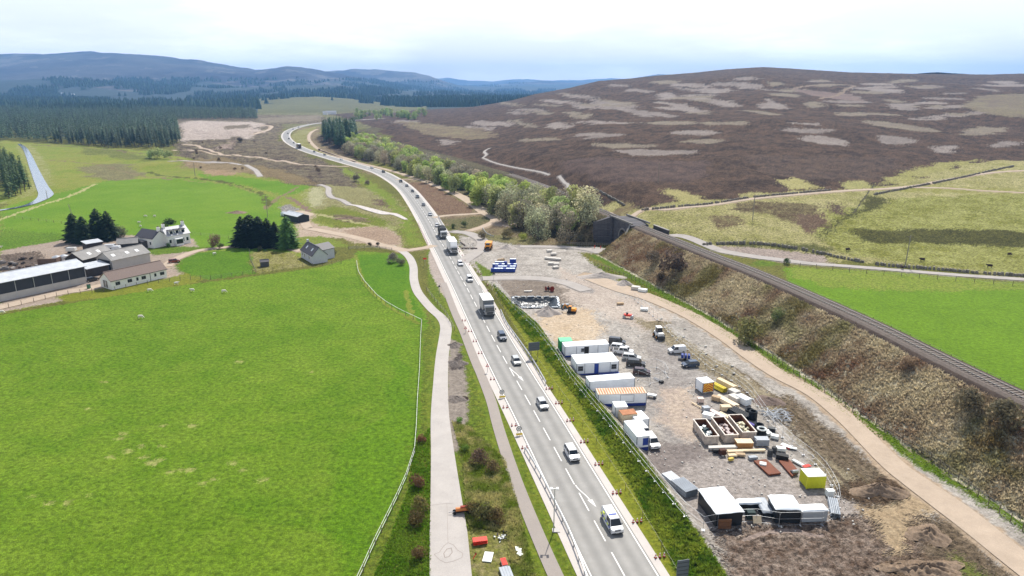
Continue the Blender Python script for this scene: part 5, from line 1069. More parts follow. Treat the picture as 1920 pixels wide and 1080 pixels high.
def lorry(x, y, rz, label, cabc='#f0f0f0', boxc='#eeeeee', L=7.0, Hb=3.3, name='lorry', kind='box', Lc=1.9):
    o = empty(name, (x, y, gz(x, y)+.035), rz); tag(o, label, 'lorry'); h = (L+Lc)/2; pc = lin(cabc, .8)
    c = MB(); prismy(c, [(h-Lc, .55), (h-.02, .55), (h, 1.3), (h-.22, 2.35), (h-.4, 2.6), (h-Lc, 2.65)], -1.15, 1.15, 0, .02); q = c.build('cab', M_PAINT, o); q.color = pc
    MB().add([(h-.0, -1.0, 1.35), (h-.0, 1.0, 1.35), (h-.20, .95, 2.3), (h-.20, -.95, 2.3), (h+.02, -1.0, 1.35), (h+.02, 1.0, 1.35), (h-.18, .95, 2.3), (h-.18, -.95, 2.3)], [(4, 5, 6, 7), (0, 1, 5, 4), (2, 3, 7, 6), (1, 2, 6, 5), (3, 0, 4, 7)]).build('windscreen', M_GLASS, o)
    for s in (-1, 1):
        MB().box((h-.85, s*1.13, 1.8), (.8, .06, .75)).build('side_window', M_GLASS, o); MB().box((h-.1, s*1.35, 1.9), (.12, .2, .45)).build('mirror', M_BLACK, o); MB().box((h+.0, s*.85, .8), (.06, .35, .22)).build('headlight', M_LAMP, o)
    MB().box((h-.02, 0, .62), (.12, 2.3, .32)).build('bumper', M_DGREY, o); MB().box((h+.02, 0, 1.05), (.05, 1.5, .3)).build('grille', M_BLACK, o)
    MB().box((-Lc/2-.1, 0, .72), (L+.6, 1.0, .3)).build('chassis', M_BLACK, o)
    if kind == 'box':
        b = MB().box((-h+L/2, 0, .9+Hb/2), (L, 2.5, Hb)); q = b.build('cargo_box', M_PAINT, o, bevel=.04); q.color = lin(boxc, .8)
        f = MB(); f.box((-h+L/2, 0, .9+Hb+.03), (L+.06, 2.54, .06)); f.build('box_roof', M_WHITEP, o)
        sk = MB()
        for s in (-1, 1): sk.box((-h+L/2, s*1.2, .75), (L*.55, .05, .4))
        sk.build('side_skirt', M_DGREY, o)
        if Hb > 2.8:
            MB().add([(h-Lc+.1, -1.1, 2.66), (h-.6, -1.0, 2.66), (h-.6, 1.0, 2.66), (h-Lc+.1, 1.1, 2.66), (h-Lc+.1, -1.1, 3.7), (h-Lc+.3, -1.0, 3.7), (h-Lc+.3, 1.0, 3.7), (h-Lc+.1, 1.1, 3.7)], [(4, 5, 6, 7), (0, 1, 5, 4), (1, 2, 6, 5), (2, 3, 7, 6), (3, 0, 4, 7)]).build('air_deflector', M_WHITEP, o)
    else:
        m = MB(); m.box((-h+L/2, 0, 1.15), (L, 2.4, .2))
        for i in range(9): m.box((-h+.4+i*L/9, (i % 2-.5)*.5, 1.25+.9+.15*(i % 3)), (L/9*.8, 2.0-.3*(i % 2), 1.7+.3*(i % 3)))
        for s in (-1, 1): m.box((-h+L/2, s*1.15, 2.0), (L, .06, .1)); m.box((-h+L/2, s*1.15, 2.9), (L, .06, .1))
        m.build('dark_load', M_DGREY, o)
    xs = [h-1.1, -h+1.2] + ([-h+2.4] if L > 6.5 else [])
    for xw in xs:
        for s in (-1, 1):
            w = MB().tube((0, -.16, 0), (0, .16, 0), .5, 16).build('wheel', M_TYRE, o, (xw, s*1.05, .5)); MB().tube((0, -.17, 0), (0, .17, 0), .28, 10).build('rim', M_RIM, w)
    return o
x, y, rz = on_road(911, 586, 1.7); lorry(x, y, rz, 'white box truck with dark grey sides nearest the camera, beside the green bund', '#a9abad', '#6f7478', 5.6, 2.6, Lc=1.8)
x, y, rz = on_road(845, 472, 1.7); lorry(x, y, rz, 'tall white box lorry passing the junction in the queue', '#f0f0f0', '#e8e8e8', 7.5, 2.9)
x, y, rz = on_road(827, 444, 1.7); lorry(x, y, rz, 'white-cabbed lorry with a black load right behind the tall white one', '#f0f0f0', '#303030', 6.5, 2.6, kind='load')
x, y, rz = on_road(563, 278, -1.7); lorry(x, y, rz, 'dark brown lorry on the far bend of the road', '#3d2f2a', '#43322c', 9, 3.0)
# parked at the compound
def parked(px, py, deg, kd, c, lb, cat='car', name=None):
    x, y = P2(px, py); return car(kd, x, y, math.radians(deg), c, lb, cat, name or 'parked_'+('van' if 'van' in cat else 'pickup' if cat == 'pickup' else 'car'))
parked(1157, 645, -16, 'smallvan', '#2d3035', 'dark grey van with a pale roof, farthest of the parked row beside the cabins', 'van')
parked(1162, 655, -16, 'estate', '#f0f0f0', 'white car squeezed between the dark van and the white pickup', 'car'); parked(1168, 663, -14, 'pickup', '#f2f2f2', 'white pickup parked in the row beside the cabins', 'pickup')
parked(1184, 674, -14, 'estate', '#d9d9d6', 'silver car half hidden behind the big black one', 'car'); parked(1192, 686, -14, 'suv', '#17191b', 'big black off-roader parked with its nose to the yard', 'car')
parked(1203, 701, -12, 'hatch', '#3f1d20', 'dark red hatchback, nearest of the parked row beside the cabins', 'car')
parked(1269, 661, 188, 'smallvan', '#f2f4f5', 'small white van parked alone at the right side of the yard', 'van'); parked(1294, 687, 190, 'hatch', '#2d4560', 'dark blue car parked at the right side of the yard', 'car')
parked(1222, 834, -80, 'smallvan', '#f1f1f1', 'small white car at the end of the cabins beside the end-on container', 'car')
x, y = P2(1204, 815); car('van', x, y, math.radians(-78), '#e8e8e6', 'white van with a black window tucked behind the end-on container', 'van', 'parked_van')
# trailer with blue tubs
x, y = P2(1284, 674); o = empty('tool_trailer', (x, y, gz(x, y)), math.radians(-12)); o.scale = (.8,)*3; tag(o, 'low trailer loaded with blue drums between white van and blue car', 'trailer')
MB().box((0, 0, .5), (3.2, 1.5, .12)).build('deck', M_DGREY, o); m = MB()
for i in range(3):
    for j in range(2): m.tube((-.6+i*.75, -.35+j*.7, .56), (-.6+i*.75, -.35+j*.7, 1.35), .3, 12)
m.build('blue_drum', M_BLUE, o)
for s in (-1, 1): MB().tube((0, s*.75-.1, .3), (0, s*.75+.1, .3), .3, 12).build('wheel', M_TYRE, o)
# site machines
def wheels(o, xs, w, r, t=.3, nm='wheel'):
    for xw in xs:
        for s in (-1, 1):
            q = MB().tube((0, -t/2, 0), (0, t/2, 0), r, 16).build(nm, M_TYRE, o, (xw, s*w, r)); MB().tube((0, -t/2-.01, 0), (0, t/2+.01, 0), r*.5, 10).build('rim', M_ORANGE, q)
x, y = P2(916, 467); o = empty('dump_truck', (x, y, gz(x, y)), math.radians(-95)); tag(o, 'yellow-orange dump truck parked at the junction', 'dump truck'); o.scale = (.8,)*3
MB().box((-.6, 0, 2.1), (4.2, 2.5, 1.5), 0, 0, 1.08).build('dump_body', M_ORANGE, o, bevel=.05); MB().box((2.2, 0, 1.7), (1.4, 2.2, 1.1)).build('cab', M_ORANGE, o, bevel=.05); MB().box((2.3, 0, 2.55), (1.2, 1.7, .8), 0, 0, .85).build('cab_glass', M_GLASS, o)
MB().box((2.95, 0, 1.3), (.1, 1.6, .6)).build('grille', M_BLACK, o); wheels(o, [1.8, -.6, -1.9], 1.2, .7, .45)
def backhoe(px, py, deg, label, s=1.0, colr=None, arm=True):
    colr = colr or M_ORANGE; x, y = P2(px, py); o = empty('digger', (x, y, gz(x, y)), math.radians(deg)); tag(o, label, 'digger'); o.scale = (s, s, s)
    for q in (-1, 1): MB().prism([(-1.4, 0), (-1.55, .35), (-1.3, .7), (1.3, .7), (1.55, .35), (1.4, 0)], 0, 0) if False else None
    for q in (-1, 1):
        m = MB(); prismy(m, [(-1.5, .12), (-1.65, .4), (-1.4, .72), (1.4, .72), (1.65, .4), (1.5, .12), (1.2, 0), (-1.2, 0)], q*1.0-.22, q*1.0+.22); m.build('track', M_BLACK, o)
    m = MB(); prismy(m, [(-1.5, .8), (-1.6, 1.2), (-1.3, 1.7), (.3, 1.7), (.5, .8)], -1.0, 1.0); m.build('engine_cover', colr, o, bevel=.05)
    m = MB(); prismy(m, [(.0, .85), (1.2, .85), (1.25, 1.5), (1.0, 2.5), (.0, 2.5)], .1, 1.0); m.build('cab', M_GLASS, o); MB().box((.5, .55, 2.54), (1.15, 1.0, .08)).build('cab_roof', colr, o)
    if arm:
        m = MB(); m.tube((1.0, -.3, 1.2), (2.6, -.3, 2.9), .2, 6, .16); m.tube((2.6, -.3, 2.9), (3.3, -.3, 1.2), .15, 6, .1); m.build('boom', colr, o)
        MB().box((3.3, -.3, .9), (.6, .8, .7), 0, 0, .7).build('bucket', M_DGREY, o)
backhoe(1072, 586, 165, 'orange digger beside the lined pond', .66); backhoe(775/1, 300/1, 0, '') if False else None
x, y = P2(1177, 596); o = empty('roller', (x, y, gz(x, y)), math.radians(-20)); tag(o, 'red and white roller parked on the grey ground', 'roller'); o.scale = (.8,)*3
MB().tube((1.2, -.6, .45), (1.2, .6, .45), .45, 16).build('drum', M_GALV, o); MB().tube((-1.0, -.6, .42), (-1.0, .6, .42), .42, 16).build('drum', M_GALV, o)
MB().box((0, 0, .85), (2.3, 1.1, .55)).build('body', M_RED, o, bevel=.05); MB().box((-.2, 0, 1.3), (.5, .5, .5)).build('seat', M_BLACK, o); MB().path([(-.5, -.4, 1.1), (-.5, -.4, 2.0), (-.5, .4, 2.0), (-.5, .4, 1.1)], .04).build('roll_bar', M_WHITEP, o)
x, y = P2(1235, 633); o = empty('telehandler', (x, y, gz(x, y)), math.radians(-82)); tag(o, 'white cabbed site machine with dark windows at the top of the yard', 'telehandler'); o.scale = (.86,)*3
MB().box((0, 0, 1.0), (3.3, 1.5, .8)).build('chassis', M_WHITEP, o, bevel=.06); MB().box((-.4, .1, 1.95), (1.6, 1.35, 1.2), 0, 0, .86).build('cab_glass', M_GLASS, o); MB().box((-.5, .1, 2.6), (1.6, 1.35, .14)).build('cab_roof', M_WHITEP, o, bevel=.03)
MB().box((-1.1, .1, 1.95), (.25, 1.3, 1.25)).build('cab_pillar', M_WHITEP, o); MB().box((1.35, 0, 1.5), (.9, 1.3, .35)).build('bonnet', M_WHITEP, o, bevel=.05); wheels(o, [1.1, -1.1], .85, .5, .38); MB().box((1.85, 0, .6), (.3, 1.8, .7)).build('bucket', M_DGREY, o)
x, y = P2(1163, 588); 
for i, (px, py, lb) in enumerate([(1026, 545, 'dark red cable drum left of its twin behind the pond'), (1035, 546, 'dark red cable drum right of its twin behind the pond')]):
    x, y = P2(px, py); o = empty('cable_drum', (x, y, gz(x, y)), .4+i); tag(o, lb, 'cable drum'); mr = mat('drum_wood', '#7a3228', noise=.2)
    for s in (-1, 1): MB().tube((s*.4-.04, 0, .6), (s*.4+.04, 0, .6), .6, 16).build('flange', mr, o)
    MB().tube((-.4, 0, .6), (.4, 0, .6), .35, 12).build('core', M_BLACK, o)
# orange roller/heater on the lane, towed tank
x, y = P2(866, 962); o = empty('towed_tank', (x, y, gz(x, y)+.03), math.radians(10)); tag(o, 'orange towed cylinder lying across the old lane', 'towed tank')
mo = mat('faded_orange', '#d3834a', rough=.5, noise=.15); MB().tube((-.75, 0, .55), (1.35, 0, .55), .26, 16).build('tank', mo, o); MB().box((.3, 0, .86), (.9, .35, .12)).build('top_box', mat('dull_red', '#8f3a2c'), o); MB().box((.2, 0, .24), (2.2, .5, .1)).build('frame', M_BLACK, o)
MB().path([(-.9, 0, .3), (-1.6, 0, .25)], .04).build('drawbar', M_GALV, o)
for s in (-1, 1): MB().tube((.9, s*.35-.06, .2), (.9, s*.35+.06, .2), .2, 12).build('wheel', M_TYRE, o); MB().tube((-.9, s*.25-.06, .2), (-.9, s*.25+.06, .2), .2, 12).build('wheel', M_TYRE, o)
# ------------------------------------------------------------------ buildings
def frame(A, B):
    (x0, y0), (x1, y1) = P2(*A), P2(*B); return x0, y0, math.atan2(y1-y0, x1-x0), math.hypot(x1-x0, y1-y0)
M_HARL = mat('white_harling', '#e2e0dc', rough=.9, noise=.05, k=1.08); M_HARLG = mat('grey_harling', '#bdbfc2', rough=.9, noise=.06); M_SLATE = mat('slate', '#4c4a4e', rough=.6, noise=.2, nscale=5); M_TILE = mat('brown_tile', '#76665e', rough=.8, noise=.14, nscale=4)
def sheet(name, col, rough=.5, k=1.0, pitch=.4):
    m = mat(name, col, rough=rough, noise=.14, nscale=.7, k=k); t = m.node_tree; tc = N(t, 'ShaderNodeTexCoord'); wv = N(t, 'ShaderNodeTexWave', i_Scale=1/pitch); K(t, tc.outputs['Object'], wv.inputs['Vector'])
    bp = N(t, 'ShaderNodeBump', i_Strength=.5, i_Distance=.04); K(t, wv.outputs['Fac'], bp.inputs['Height']); K(t, bp.outputs[0], t.nodes['Principled BSDF'].inputs['Normal']); return m
M_FIBRE = sheet('fibre_cement', '#8f8c88', .8); M_TIN = sheet('pale_tin', '#cdd1d5', .5, .8); M_DARKTIN = sheet('dark_boarding', '#33363b', .6); M_PANEL = mat('concrete_panel', '#b4b0aa', noise=.06, nscale=.6)
M_DARKIN = mat('dark_board', '#3a3634', noise=.2)  # dark grey-brown boards, tone varied by noise
def gable(name, label, A, B, depth, h, rise, wm, rm, over=.25, cat='building', z0=None, gm=None, mono=False, th=.12):
    x, y, rz, L = frame(A, B); o = empty(name, (x, y, gz(x, y) if z0 is None else z0), rz); tag(o, label, cat)
    m = MB()
    vs = [(0, 0, -.4), (L, 0, -.4), (L, depth, -.4), (0, depth, -.4), (0, 0, h), (L, 0, h), (L, depth, h+(rise if mono else 0)), (0, depth, h+(rise if mono else 0))]
    fs = [(0, 1, 5, 4), (2, 3, 7, 6)]; ms = [0, 0]
    if mono: fs += [(1, 2, 6, 5), (3, 0, 4, 7)]; vs2 = []
    else: vs += [(0, depth/2, h+rise), (L, depth/2, h+rise)]; fs += [(1, 2, 6, 9, 5), (3, 0, 4, 8, 7)]
    m.add(vs, fs); m.build('wall', gm or wm, o) if gm and False else m.build('wall', wm, o)
    r = MB(); q = over
    def slope(y0, z0_, y1, z1_):
        n = Vector((0, -(z1_-z0_), (y1-y0))).normalized()*th
        a = [(-q, y0, z0_), (L+q, y0, z0_), (L+q, y1, z1_), (-q, y1, z1_)]; b = [(p[0], p[1]+n.y, p[2]+n.z) for p in a]
        r.add(a+b, [(3, 2, 1, 0), (4, 5, 6, 7), (0, 1, 5, 4), (1, 2, 6, 5), (2, 3, 7, 6), (3, 0, 4, 7)])
    if mono: slope(-q, h-q*rise/depth+.02, depth+q, h+rise+q*rise/depth+.02)
    else:
        k = rise/(depth/2); slope(-q, h-q*k+.02, depth/2, h+rise+.02); slope(depth+q, h-q*k+.02, depth/2, h+rise+.02)
    ro = r.build('roof', rm, o)
    if not mono: MB().box((L/2, depth/2, h+rise+th+.04), (L+2*q, .3, .1)).build('ridge', rm, ro)
    return o, L, ro
def win(o, x, z, w=.8, h=1.0, y=-.03, fm=None, side='front', depth=0, name='window'):
    f = MB()
    if side == 'front': f.box((x, y, z), (w+.16, .1, h+.16)); g = MB().box((x, y-.05, z), (w, .04, h)); b = MB().box((x, y-.075, z), (.06, .02, h))
    else: f.box((y, x, z), (.1, w+.16, h+.16)); g = MB().box((y-.05, x, z), (.04, w, h)); b = MB().box((y-.075, x, z), (.02, .06, h))
    q = f.build(name, fm or M_WHITEP, o); g.build('pane', M_GLASS, q); b.build('glazing_bar', fm or M_WHITEP, q)
def skylight(ro, L, depth, h, rise, xs, f=.5, back=False, w=.9, hh=1.1, m=None):
    k = rise/(depth/2); a = math.atan(k)
    for x in xs:
        yy = depth/2*f; zz = h+yy*k; R_ = Matrix.Rotation(a, 3, 'X')
        MB().box((x, yy-.1*math.sin(a)*1.6, zz+.17), (w, hh, .06), M=R_).build('skylight', m or M_WHITEP, ro)
# long black barn
o, L, ro = gable('black_barn', 'long black barn with white roof and pale concrete lower panels at the left edge', (-40, 574), (163.5, 530), 9.5, 4.6, 1.1, M_DARKTIN, M_TIN, .5)
m = MB(); n = 6
for i in range(n): m.box((L*(i+.5)/n, -.06, .75), (L/n-.12, .12, 1.9))
m.build('lower_panel', M_PANEL, o); m = MB()
for i in range(n+1): m.box((min(L-.1, max(.1, L*i/n)), -.1, 2.2), (.12, .16, 4.8))
m.build('steel_post', M_GALV, o); MB().box((L+.06, 4.7, .9), (.1, 9.2, 2.4)).build('end_panel', M_PANEL, o)
# long white bungalow
o, L, ro = gable('white_bungalow', 'long low white bungalow with brown tiled roof in front of the farm', (210.4, 543.5), (313.5, 519.6), 5.6, 2.3, 1.9, M_HARL, M_TILE)
for f in (.09, .13, .30, .34, .455, .55, .59, .785, .895, .935): win(o, L*f, 1.35, .38, .7, fm=M_DGREY)
for yy in (2.2, 3.4): win(o, yy, 1.2, .8, 1.9, side='gable', name='patio_door')
MB().box((L*.69, -.02, 1.1), (.12, .1, 2.3)).build('downpipe', M_DGREY, o)
MB().box((L/2, -.33, 2.28), (L+.5, .12, .12)).build('gutter', M_DGREY, o)
# grey barns behind
o, L, ro = gable('grey_barn', 'grey-roofed stone barn with four skylights behind the bungalow', (212.5, 509), (283, 493), 7.5, 3.2, 1.9, M_PANEL, M_FIBRE, .3); skylight(ro, L, 7.5, 3.2, 1.9, [L*.14, L*.5, L*.76], .45); MB().box((-.06, 3.75, 1.5), (.1, 5.6, 3.0)).build('barn_door', M_DARKTIN, o)
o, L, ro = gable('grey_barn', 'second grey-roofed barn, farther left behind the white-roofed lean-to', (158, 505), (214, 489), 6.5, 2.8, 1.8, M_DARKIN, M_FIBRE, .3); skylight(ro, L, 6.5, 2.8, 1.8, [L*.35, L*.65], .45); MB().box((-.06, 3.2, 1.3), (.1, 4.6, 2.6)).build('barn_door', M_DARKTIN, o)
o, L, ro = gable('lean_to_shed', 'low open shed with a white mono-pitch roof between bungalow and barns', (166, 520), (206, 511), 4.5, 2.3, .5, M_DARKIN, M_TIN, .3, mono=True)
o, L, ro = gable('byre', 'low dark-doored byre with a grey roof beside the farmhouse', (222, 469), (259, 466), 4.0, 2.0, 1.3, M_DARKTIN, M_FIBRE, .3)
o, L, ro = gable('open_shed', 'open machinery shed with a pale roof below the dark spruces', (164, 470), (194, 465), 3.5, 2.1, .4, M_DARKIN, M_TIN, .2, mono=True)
# farmhouse
x0, y0, rz0, L0 = frame((257, 460.5), (288.5, 465.5)); fl = empty('farmhouse', (x0, y0, gz(x0, y0)), rz0); tag(fl, 'white farmhouse with dark slate wing, long roof pale with sun glare, dormers and chimneys', 'farmhouse')
def gpart(parent, ox, oy, ang, L, D, h, rise, wm, rm, ov=.25):
    ca, sa = math.cos(ang), math.sin(ang); T = lambda p: (ox+p[0]*ca-p[1]*sa, oy+p[0]*sa+p[1]*ca, p[2])
    m = MB(); m.add([T(p) for p in [(0, 0, -.4), (L, 0, -.4), (L, D, -.4), (0, D, -.4), (0, 0, h), (L, 0, h), (L, D, h), (0, D, h), (0, D/2, h+rise), (L, D/2, h+rise)]], [(0, 1, 5, 4), (2, 3, 7, 6), (1, 2, 6, 9, 5), (3, 0, 4, 8, 7)]); w = m.build('wall', wm, parent)
    k = rise/(D/2); r = MB()
    for a, b in ((-ov, D/2), (D+ov, D/2)):
        za, zb = h-ov*k+.03, h+rise+.03; P4 = [(-ov, a, za), (L+ov, a, za), (L+ov, b, zb), (-ov, b, zb)]; Q4 = [(p[0], p[1], p[2]+.14) for p in P4]
        r.add([T(p) for p in P4+Q4], [(3, 2, 1, 0), (4, 5, 6, 7), (0, 1, 5, 4), (1, 2, 6, 5), (2, 3, 7, 6), (3, 0, 4, 7)])
    rr = r.build('roof', rm, parent); return w, rr, T
M_GLARESLATE = mat('sunlit_slate', '#8b8d92', rough=.32, spec=.6, noise=.08, nscale=3)  # slate with the sun's glare put into its paler colour
w1, r1, T1 = gpart(fl, 0, 0, 0, L0, 5.4, 3.1, 2.1, M_HARL, M_SLATE)
# main range: its gable continues at the right end and it runs away to the right
xa, ya, rza, La = frame((316.7, 462.5), (358, 455)); xg, yg = P2(288.5, 465.5)
def loc_in(o, x, y):
    c, s = math.cos(-o.rotation_euler.z), math.sin(-o.rotation_euler.z); dx, dy = x-o.location.x, y-o.location.y; return dx*c-dy*s, dx*s+dy*c
lx, ly = loc_in(fl, xa, ya); w2, r2, T2 = gpart(fl, lx, ly, rza-rz0, La, 6.0, 3.4, 2.4, M_HARL, M_GLARESLATE)
def tbox(T, ang, c, d, name, m, p):
    cc = T(c); return MB().box(cc, d, ang).build(name, m, p)
for i in range(3):
    c = (La*(.22+.26*i), 1.3, 4.35); dm = tbox(T2, rza-rz0, c, (1.3, 1.6, 1.3), 'dormer', M_HARL, r2); tbox(T2, rza-rz0, (c[0], .48, 4.4), (.9, .06, .9), 'pane', M_GLASS, dm); tbox(T2, rza-rz0, (c[0], 1.25, 5.1), (1.6, 1.9, .15), 'dormer_roof', M_SLATE, dm)
for i in range(5):
    q = tbox(T2, rza-rz0, (La*(.1+.19*i), -.03, 1.6), (.9, .1, 1.3), 'window', M_WHITEP, fl); tbox(T2, rza-rz0, (La*(.1+.19*i), -.09, 1.6), (.7, .05, 1.1), 'pane', M_GLASS, q)
q = tbox(T2, rza-rz0, (La*.42, -.7, 1.2), (2.6, 1.4, 2.4), 'bay_window', M_WHITEP, fl); tbox(T2, rza-rz0, (La*.42, -1.42, 1.4), (2.2, .05, 1.4), 'pane', M_GLASS, q)
for T, x, y, z in ((T2, .5, 3.0, 6.3), (T2, La-.5, 3.0, 6.3), (T1, L0-.3, 2.7, 5.7)):
    q = tbox(T, 0, (x, y, z), (.9, .7, 1.5), 'chimney', M_HARL, fl)
    cc = T((x, y, z+.95)); MB().tube((cc[0]-.2, cc[1], cc[2]-.2), (cc[0]-.2, cc[1], cc[2]+.2), .12, 8).tube((cc[0]+.2, cc[1], cc[2]-.2), (cc[0]+.2, cc[1], cc[2]+.2), .12, 8).build('chimney_pot', M_TILE, q)
q = tbox(T1, 0, (L0*.55, -.8, 1.1), (1.8, 1.6, 2.2), 'porch', M_SLATE, fl)
for f in (.15, .85): q = tbox(T1, 0, (L0*f, -.03, 1.5), (.8, .1, 1.1), 'window', M_WHITEP, fl); tbox(T1, 0, (L0*f, -.09, 1.5), (.6, .05, .9), 'pane', M_GLASS, q)
# cottage
o, L, ro = gable('stone_cottage', 'grey stone cottage with steep dark slate roof and two skylights by the big field', (565, 482.5), (586.5, 495), 4.6, 2.4, 2.3, M_HARLG, M_SLATE, .2); skylight(ro, L, 4.6, 2.4, 2.3, [L*.3, L*.75], .5, w=.7, hh=1.0, m=mat('skylight_glass', '#b9c3cc', rough=.1))
for f in (.15, .35, .75): win(o, L*f, 1.4, .6, .9)
w_, r_, T_ = gpart(o, *loc_in(o, *P2(600, 489)), math.radians(0)-o.rotation_euler.z+frame((604, 490), (629, 484))[2], 5.6, 5.5, 3.0, 1.4, M_HARLG, M_SLATE, .2)
tbox(lambda c: c, 0, (.4, 2.3, 4.9), (.7, .6, 1.1), 'chimney', M_HARLG, o)
o, L, ro = gable('garden_shed', 'small dark shed in the dry paddock left of the cottage', (489, 501), (505, 499.5), 1.8, 1.4, .5, M_DGREY, M_SLATE, .1)
o, L, ro = gable('white_shed', 'white-roofed vehicle shed in the yard behind the black conifers', (533, 412), (559, 418), 5, 2.4, .8, M_DARKTIN, M_TIN, .3)
# silage clamp, silos
for i, (px, py) in enumerate([(108, 493), (121, 491)]):
    x, y = P2(px, py); o = empty('feed_silo', (x, y, gz(x, y))); tag(o, ('left' if i == 0 else 'right')+' one of two white cylindrical feed tanks behind the black barn', 'tank'); MB().tube((0, 0, 0), (0, 0, 1.9), 1.2, 20).build('tank', M_WHITEP, o); MB().tube((0, 0, 1.9), (0, 0, 2.3), 1.25, 20, .2).build('lid', M_GALV, o)
x, y, rz, L = frame((72, 498), (98, 500)); o = empty('clamp_wall', (x, y, 0), rz+.35); tag(o, 'rust-brown silage clamp wall left of the feed tanks', 'wall'); MB().box((L/2, 0, 1.0), (L, .3, 2.0)).build('board_wall', mat('old_boards', '#6e5a4c', noise=.3, nscale=2), o); MB().box((L, 3, 1.0), (.3, 6, 2.0)).build('side_wall', mat('old_boards'), o)
random.seed(12)
for i in range(26):
    px, py = random.uniform(-10, 70), random.uniform(484, 520)
    if py > 520-px*.15: continue
    x, y = P2(px, py); s = random.uniform(.5, 1.1); m = MB()
    if i % 3: m.box((0, 0, s*.3), (s*2.2, s*.8, s*.6)); m.box((.3, .1, s*.75), (s*1.2, s*.6, s*.3), .4)
    else: m.tube((-s, 0, .4), (s, 0, .4), .4, 8)
    o = m.build('scrap_heap', mat(random.choice(['scrap_brown', 'scrap_grey', 'scrap_pale'])) if False else mat(*random.choice([('scrap_brown', '#5f5048'), ('scrap_grey', '#857e78'), ('scrap_dark', '#39332f')])), None, (x, y, gz(x, y)), random.random()*3); tag(o, 'old farm lumber lying in the dirt yard behind the black barn', 'scrap', 'scrap in the farm yard')
for px, py, L_, c, lb in [(207, 468, 3.6, '#eeeeee', 'white trailer tank parked between shed and byre'), (219, 471, 2.6, '#e6e8ea', 'smaller white trailer right of the white tank'), (135, 474, 3.0, '#dcd9d2', 'pale flat trailer parked behind the barns')]:
    x, y = P2(px, py); o = empty('farm_trailer', (x, y, gz(x, y)), .1); tag(o, lb, 'trailer'); q = MB().box((0, 0, 1.2), (L_, 1.8, 1.2), 0, 0, .85).build('body', M_PAINT, o, bevel=.15); q.color = lin(c, .8)
    for sx in (-.5, .5): MB().tube((sx, -.95, .35), (sx, .95, .35), .35, 12).build('wheel', M_TYRE, o)
parked(148, 478, 20, 'pickup', '#8a6b3a', 'rusty yellow pickup beside the open machinery shed', 'pickup') ; parked(327, 492, 30, 'hatch', '#8a3a2c', 'dark red car parked on the farm forecourt', 'car'); parked(172, 527, 60, 'estate', '#23262a', 'black car parked between the black barn and the bungalow', 'car')
parked(536, 405, -20, 'van', '#dfe6ec', 'white van standing in the yard behind the conifers', 'van'); parked(548, 410, -20, 'smallvan', '#e8ecef', 'small white van right of the yard van', 'van')
x, y = P2(167, 541); o = empty('wheelie_bin', (x, y, gz(x, y))); tag(o, 'green bin at the corner of the white bungalow', 'bin'); MB().box((0, 0, .55), (.6, .7, 1.1)).build('bin_body', mat('bin_green', '#3f6b4c'), o); MB().box((0, 0, 1.13), (.66, .76, .08)).build('lid', M_DGREY, o)
# far white buildings
for px, py, L_, lb in [(621, 214, 20, 'long white building far away behind the roadside plantation'), (610, 215, 9, 'small white building left of the long far one'), (118, 176, 12, 'tiny white farmhouse on the far left hillside'), (137, 178, 10, 'second tiny white house on the far left hillside')]:
    x, y = P2(px, py); o = empty('far_house', (x, y, gz(x, y)), .2); tag(o, lb, 'house'); MB().box((0, 0, 2), (L_, 7, 4.4)).build('wall', M_HARL, o); m = MB(); m.prism([(-3.8, 4.2), (0, 6.6), (3.8, 4.2)], -L_/2-.3, L_/2+.3); m.build('roof', M_GLARESLATE, o)
# ------------------------------------------------------------------ fences, walls, poles
M_POST = mat('weathered_post', '#6f6354', noise=.2); M_WIRE = mat('wire', '#8c8a86', rough=.5, metal=.4); M_PIPE = mat('white_pipe', '#d6dbcc', rough=.5, k=.85)
def fence(name, pts, label, h=1.1, sp=3.0, pr=.06, wires=(.4, .75, 1.05), wr=.012, pm=None, wm=None, cat='fence', feet=False, world=False, brace=0, mid=False, maxp=100, wname='wire'):
    W_ = [tuple(p) for p in pts] if world else [P2(*p) for p in pts]; A = np.array(W_); s = np.concatenate([[0], np.cumsum(np.hypot(*np.diff(A, axis=0).T))]); T_ = s[-1]; n = max(2, int(T_/sp)+1); 
    if n > maxp: n = maxp
    q = np.linspace(0, T_, n); X = np.interp(q, s, A[:, 0]); Y = np.interp(q, s, A[:, 1]); Zz = H(X, Y); o = empty(name, (X[0], Y[0], Zz[0])); tag(o, label, cat)
    pm = pm or M_POST; me = MB().tube((0, 0, -.25), (0, 0, h), pr, 6).mesh('post', [pm])
    if feet: me = MB().tube((0, 0, 0), (0, 0, h), pr, 6).box((0, 0, .06), (.45, .16, .1)).mesh('post', [pm])
    for i in range(n): link('post', me, o, (X[i]-X[0], Y[i]-Y[0], Zz[i]-Zz[0]), math.atan2(Y[min(i+1, n-1)]-Y[max(i-1, 0)], X[min(i+1, n-1)]-X[max(i-1, 0)])+math.pi/2)
    m = MB()
    for z in wires:
        m.path([(X[i]-X[0], Y[i]-Y[0], Zz[i]-Zz[0]+z) for i in range(n)], wr, 4)
    m.build(wname, wm or M_WIRE, o); return o, X, Y
fence('field_fence', [(669, 494), (672, 514), (684, 533), (706, 558), (724, 572), (748, 586), (790, 606)], 'white railed fence curving down across the top corner of the big field', 1.0, 3.2, .06, (.95,), .06, wm=M_PIPE, wname='white_rail')
fence('field_fence', [(791, 607), (789, 640), (787, 700), (783, 760), (781, 810), (778, 850)], 'white railed fence along the right edge of the big field', 1.1, 3.0, .06, (1.05,), .045, wm=M_PIPE, wname='white_rail')
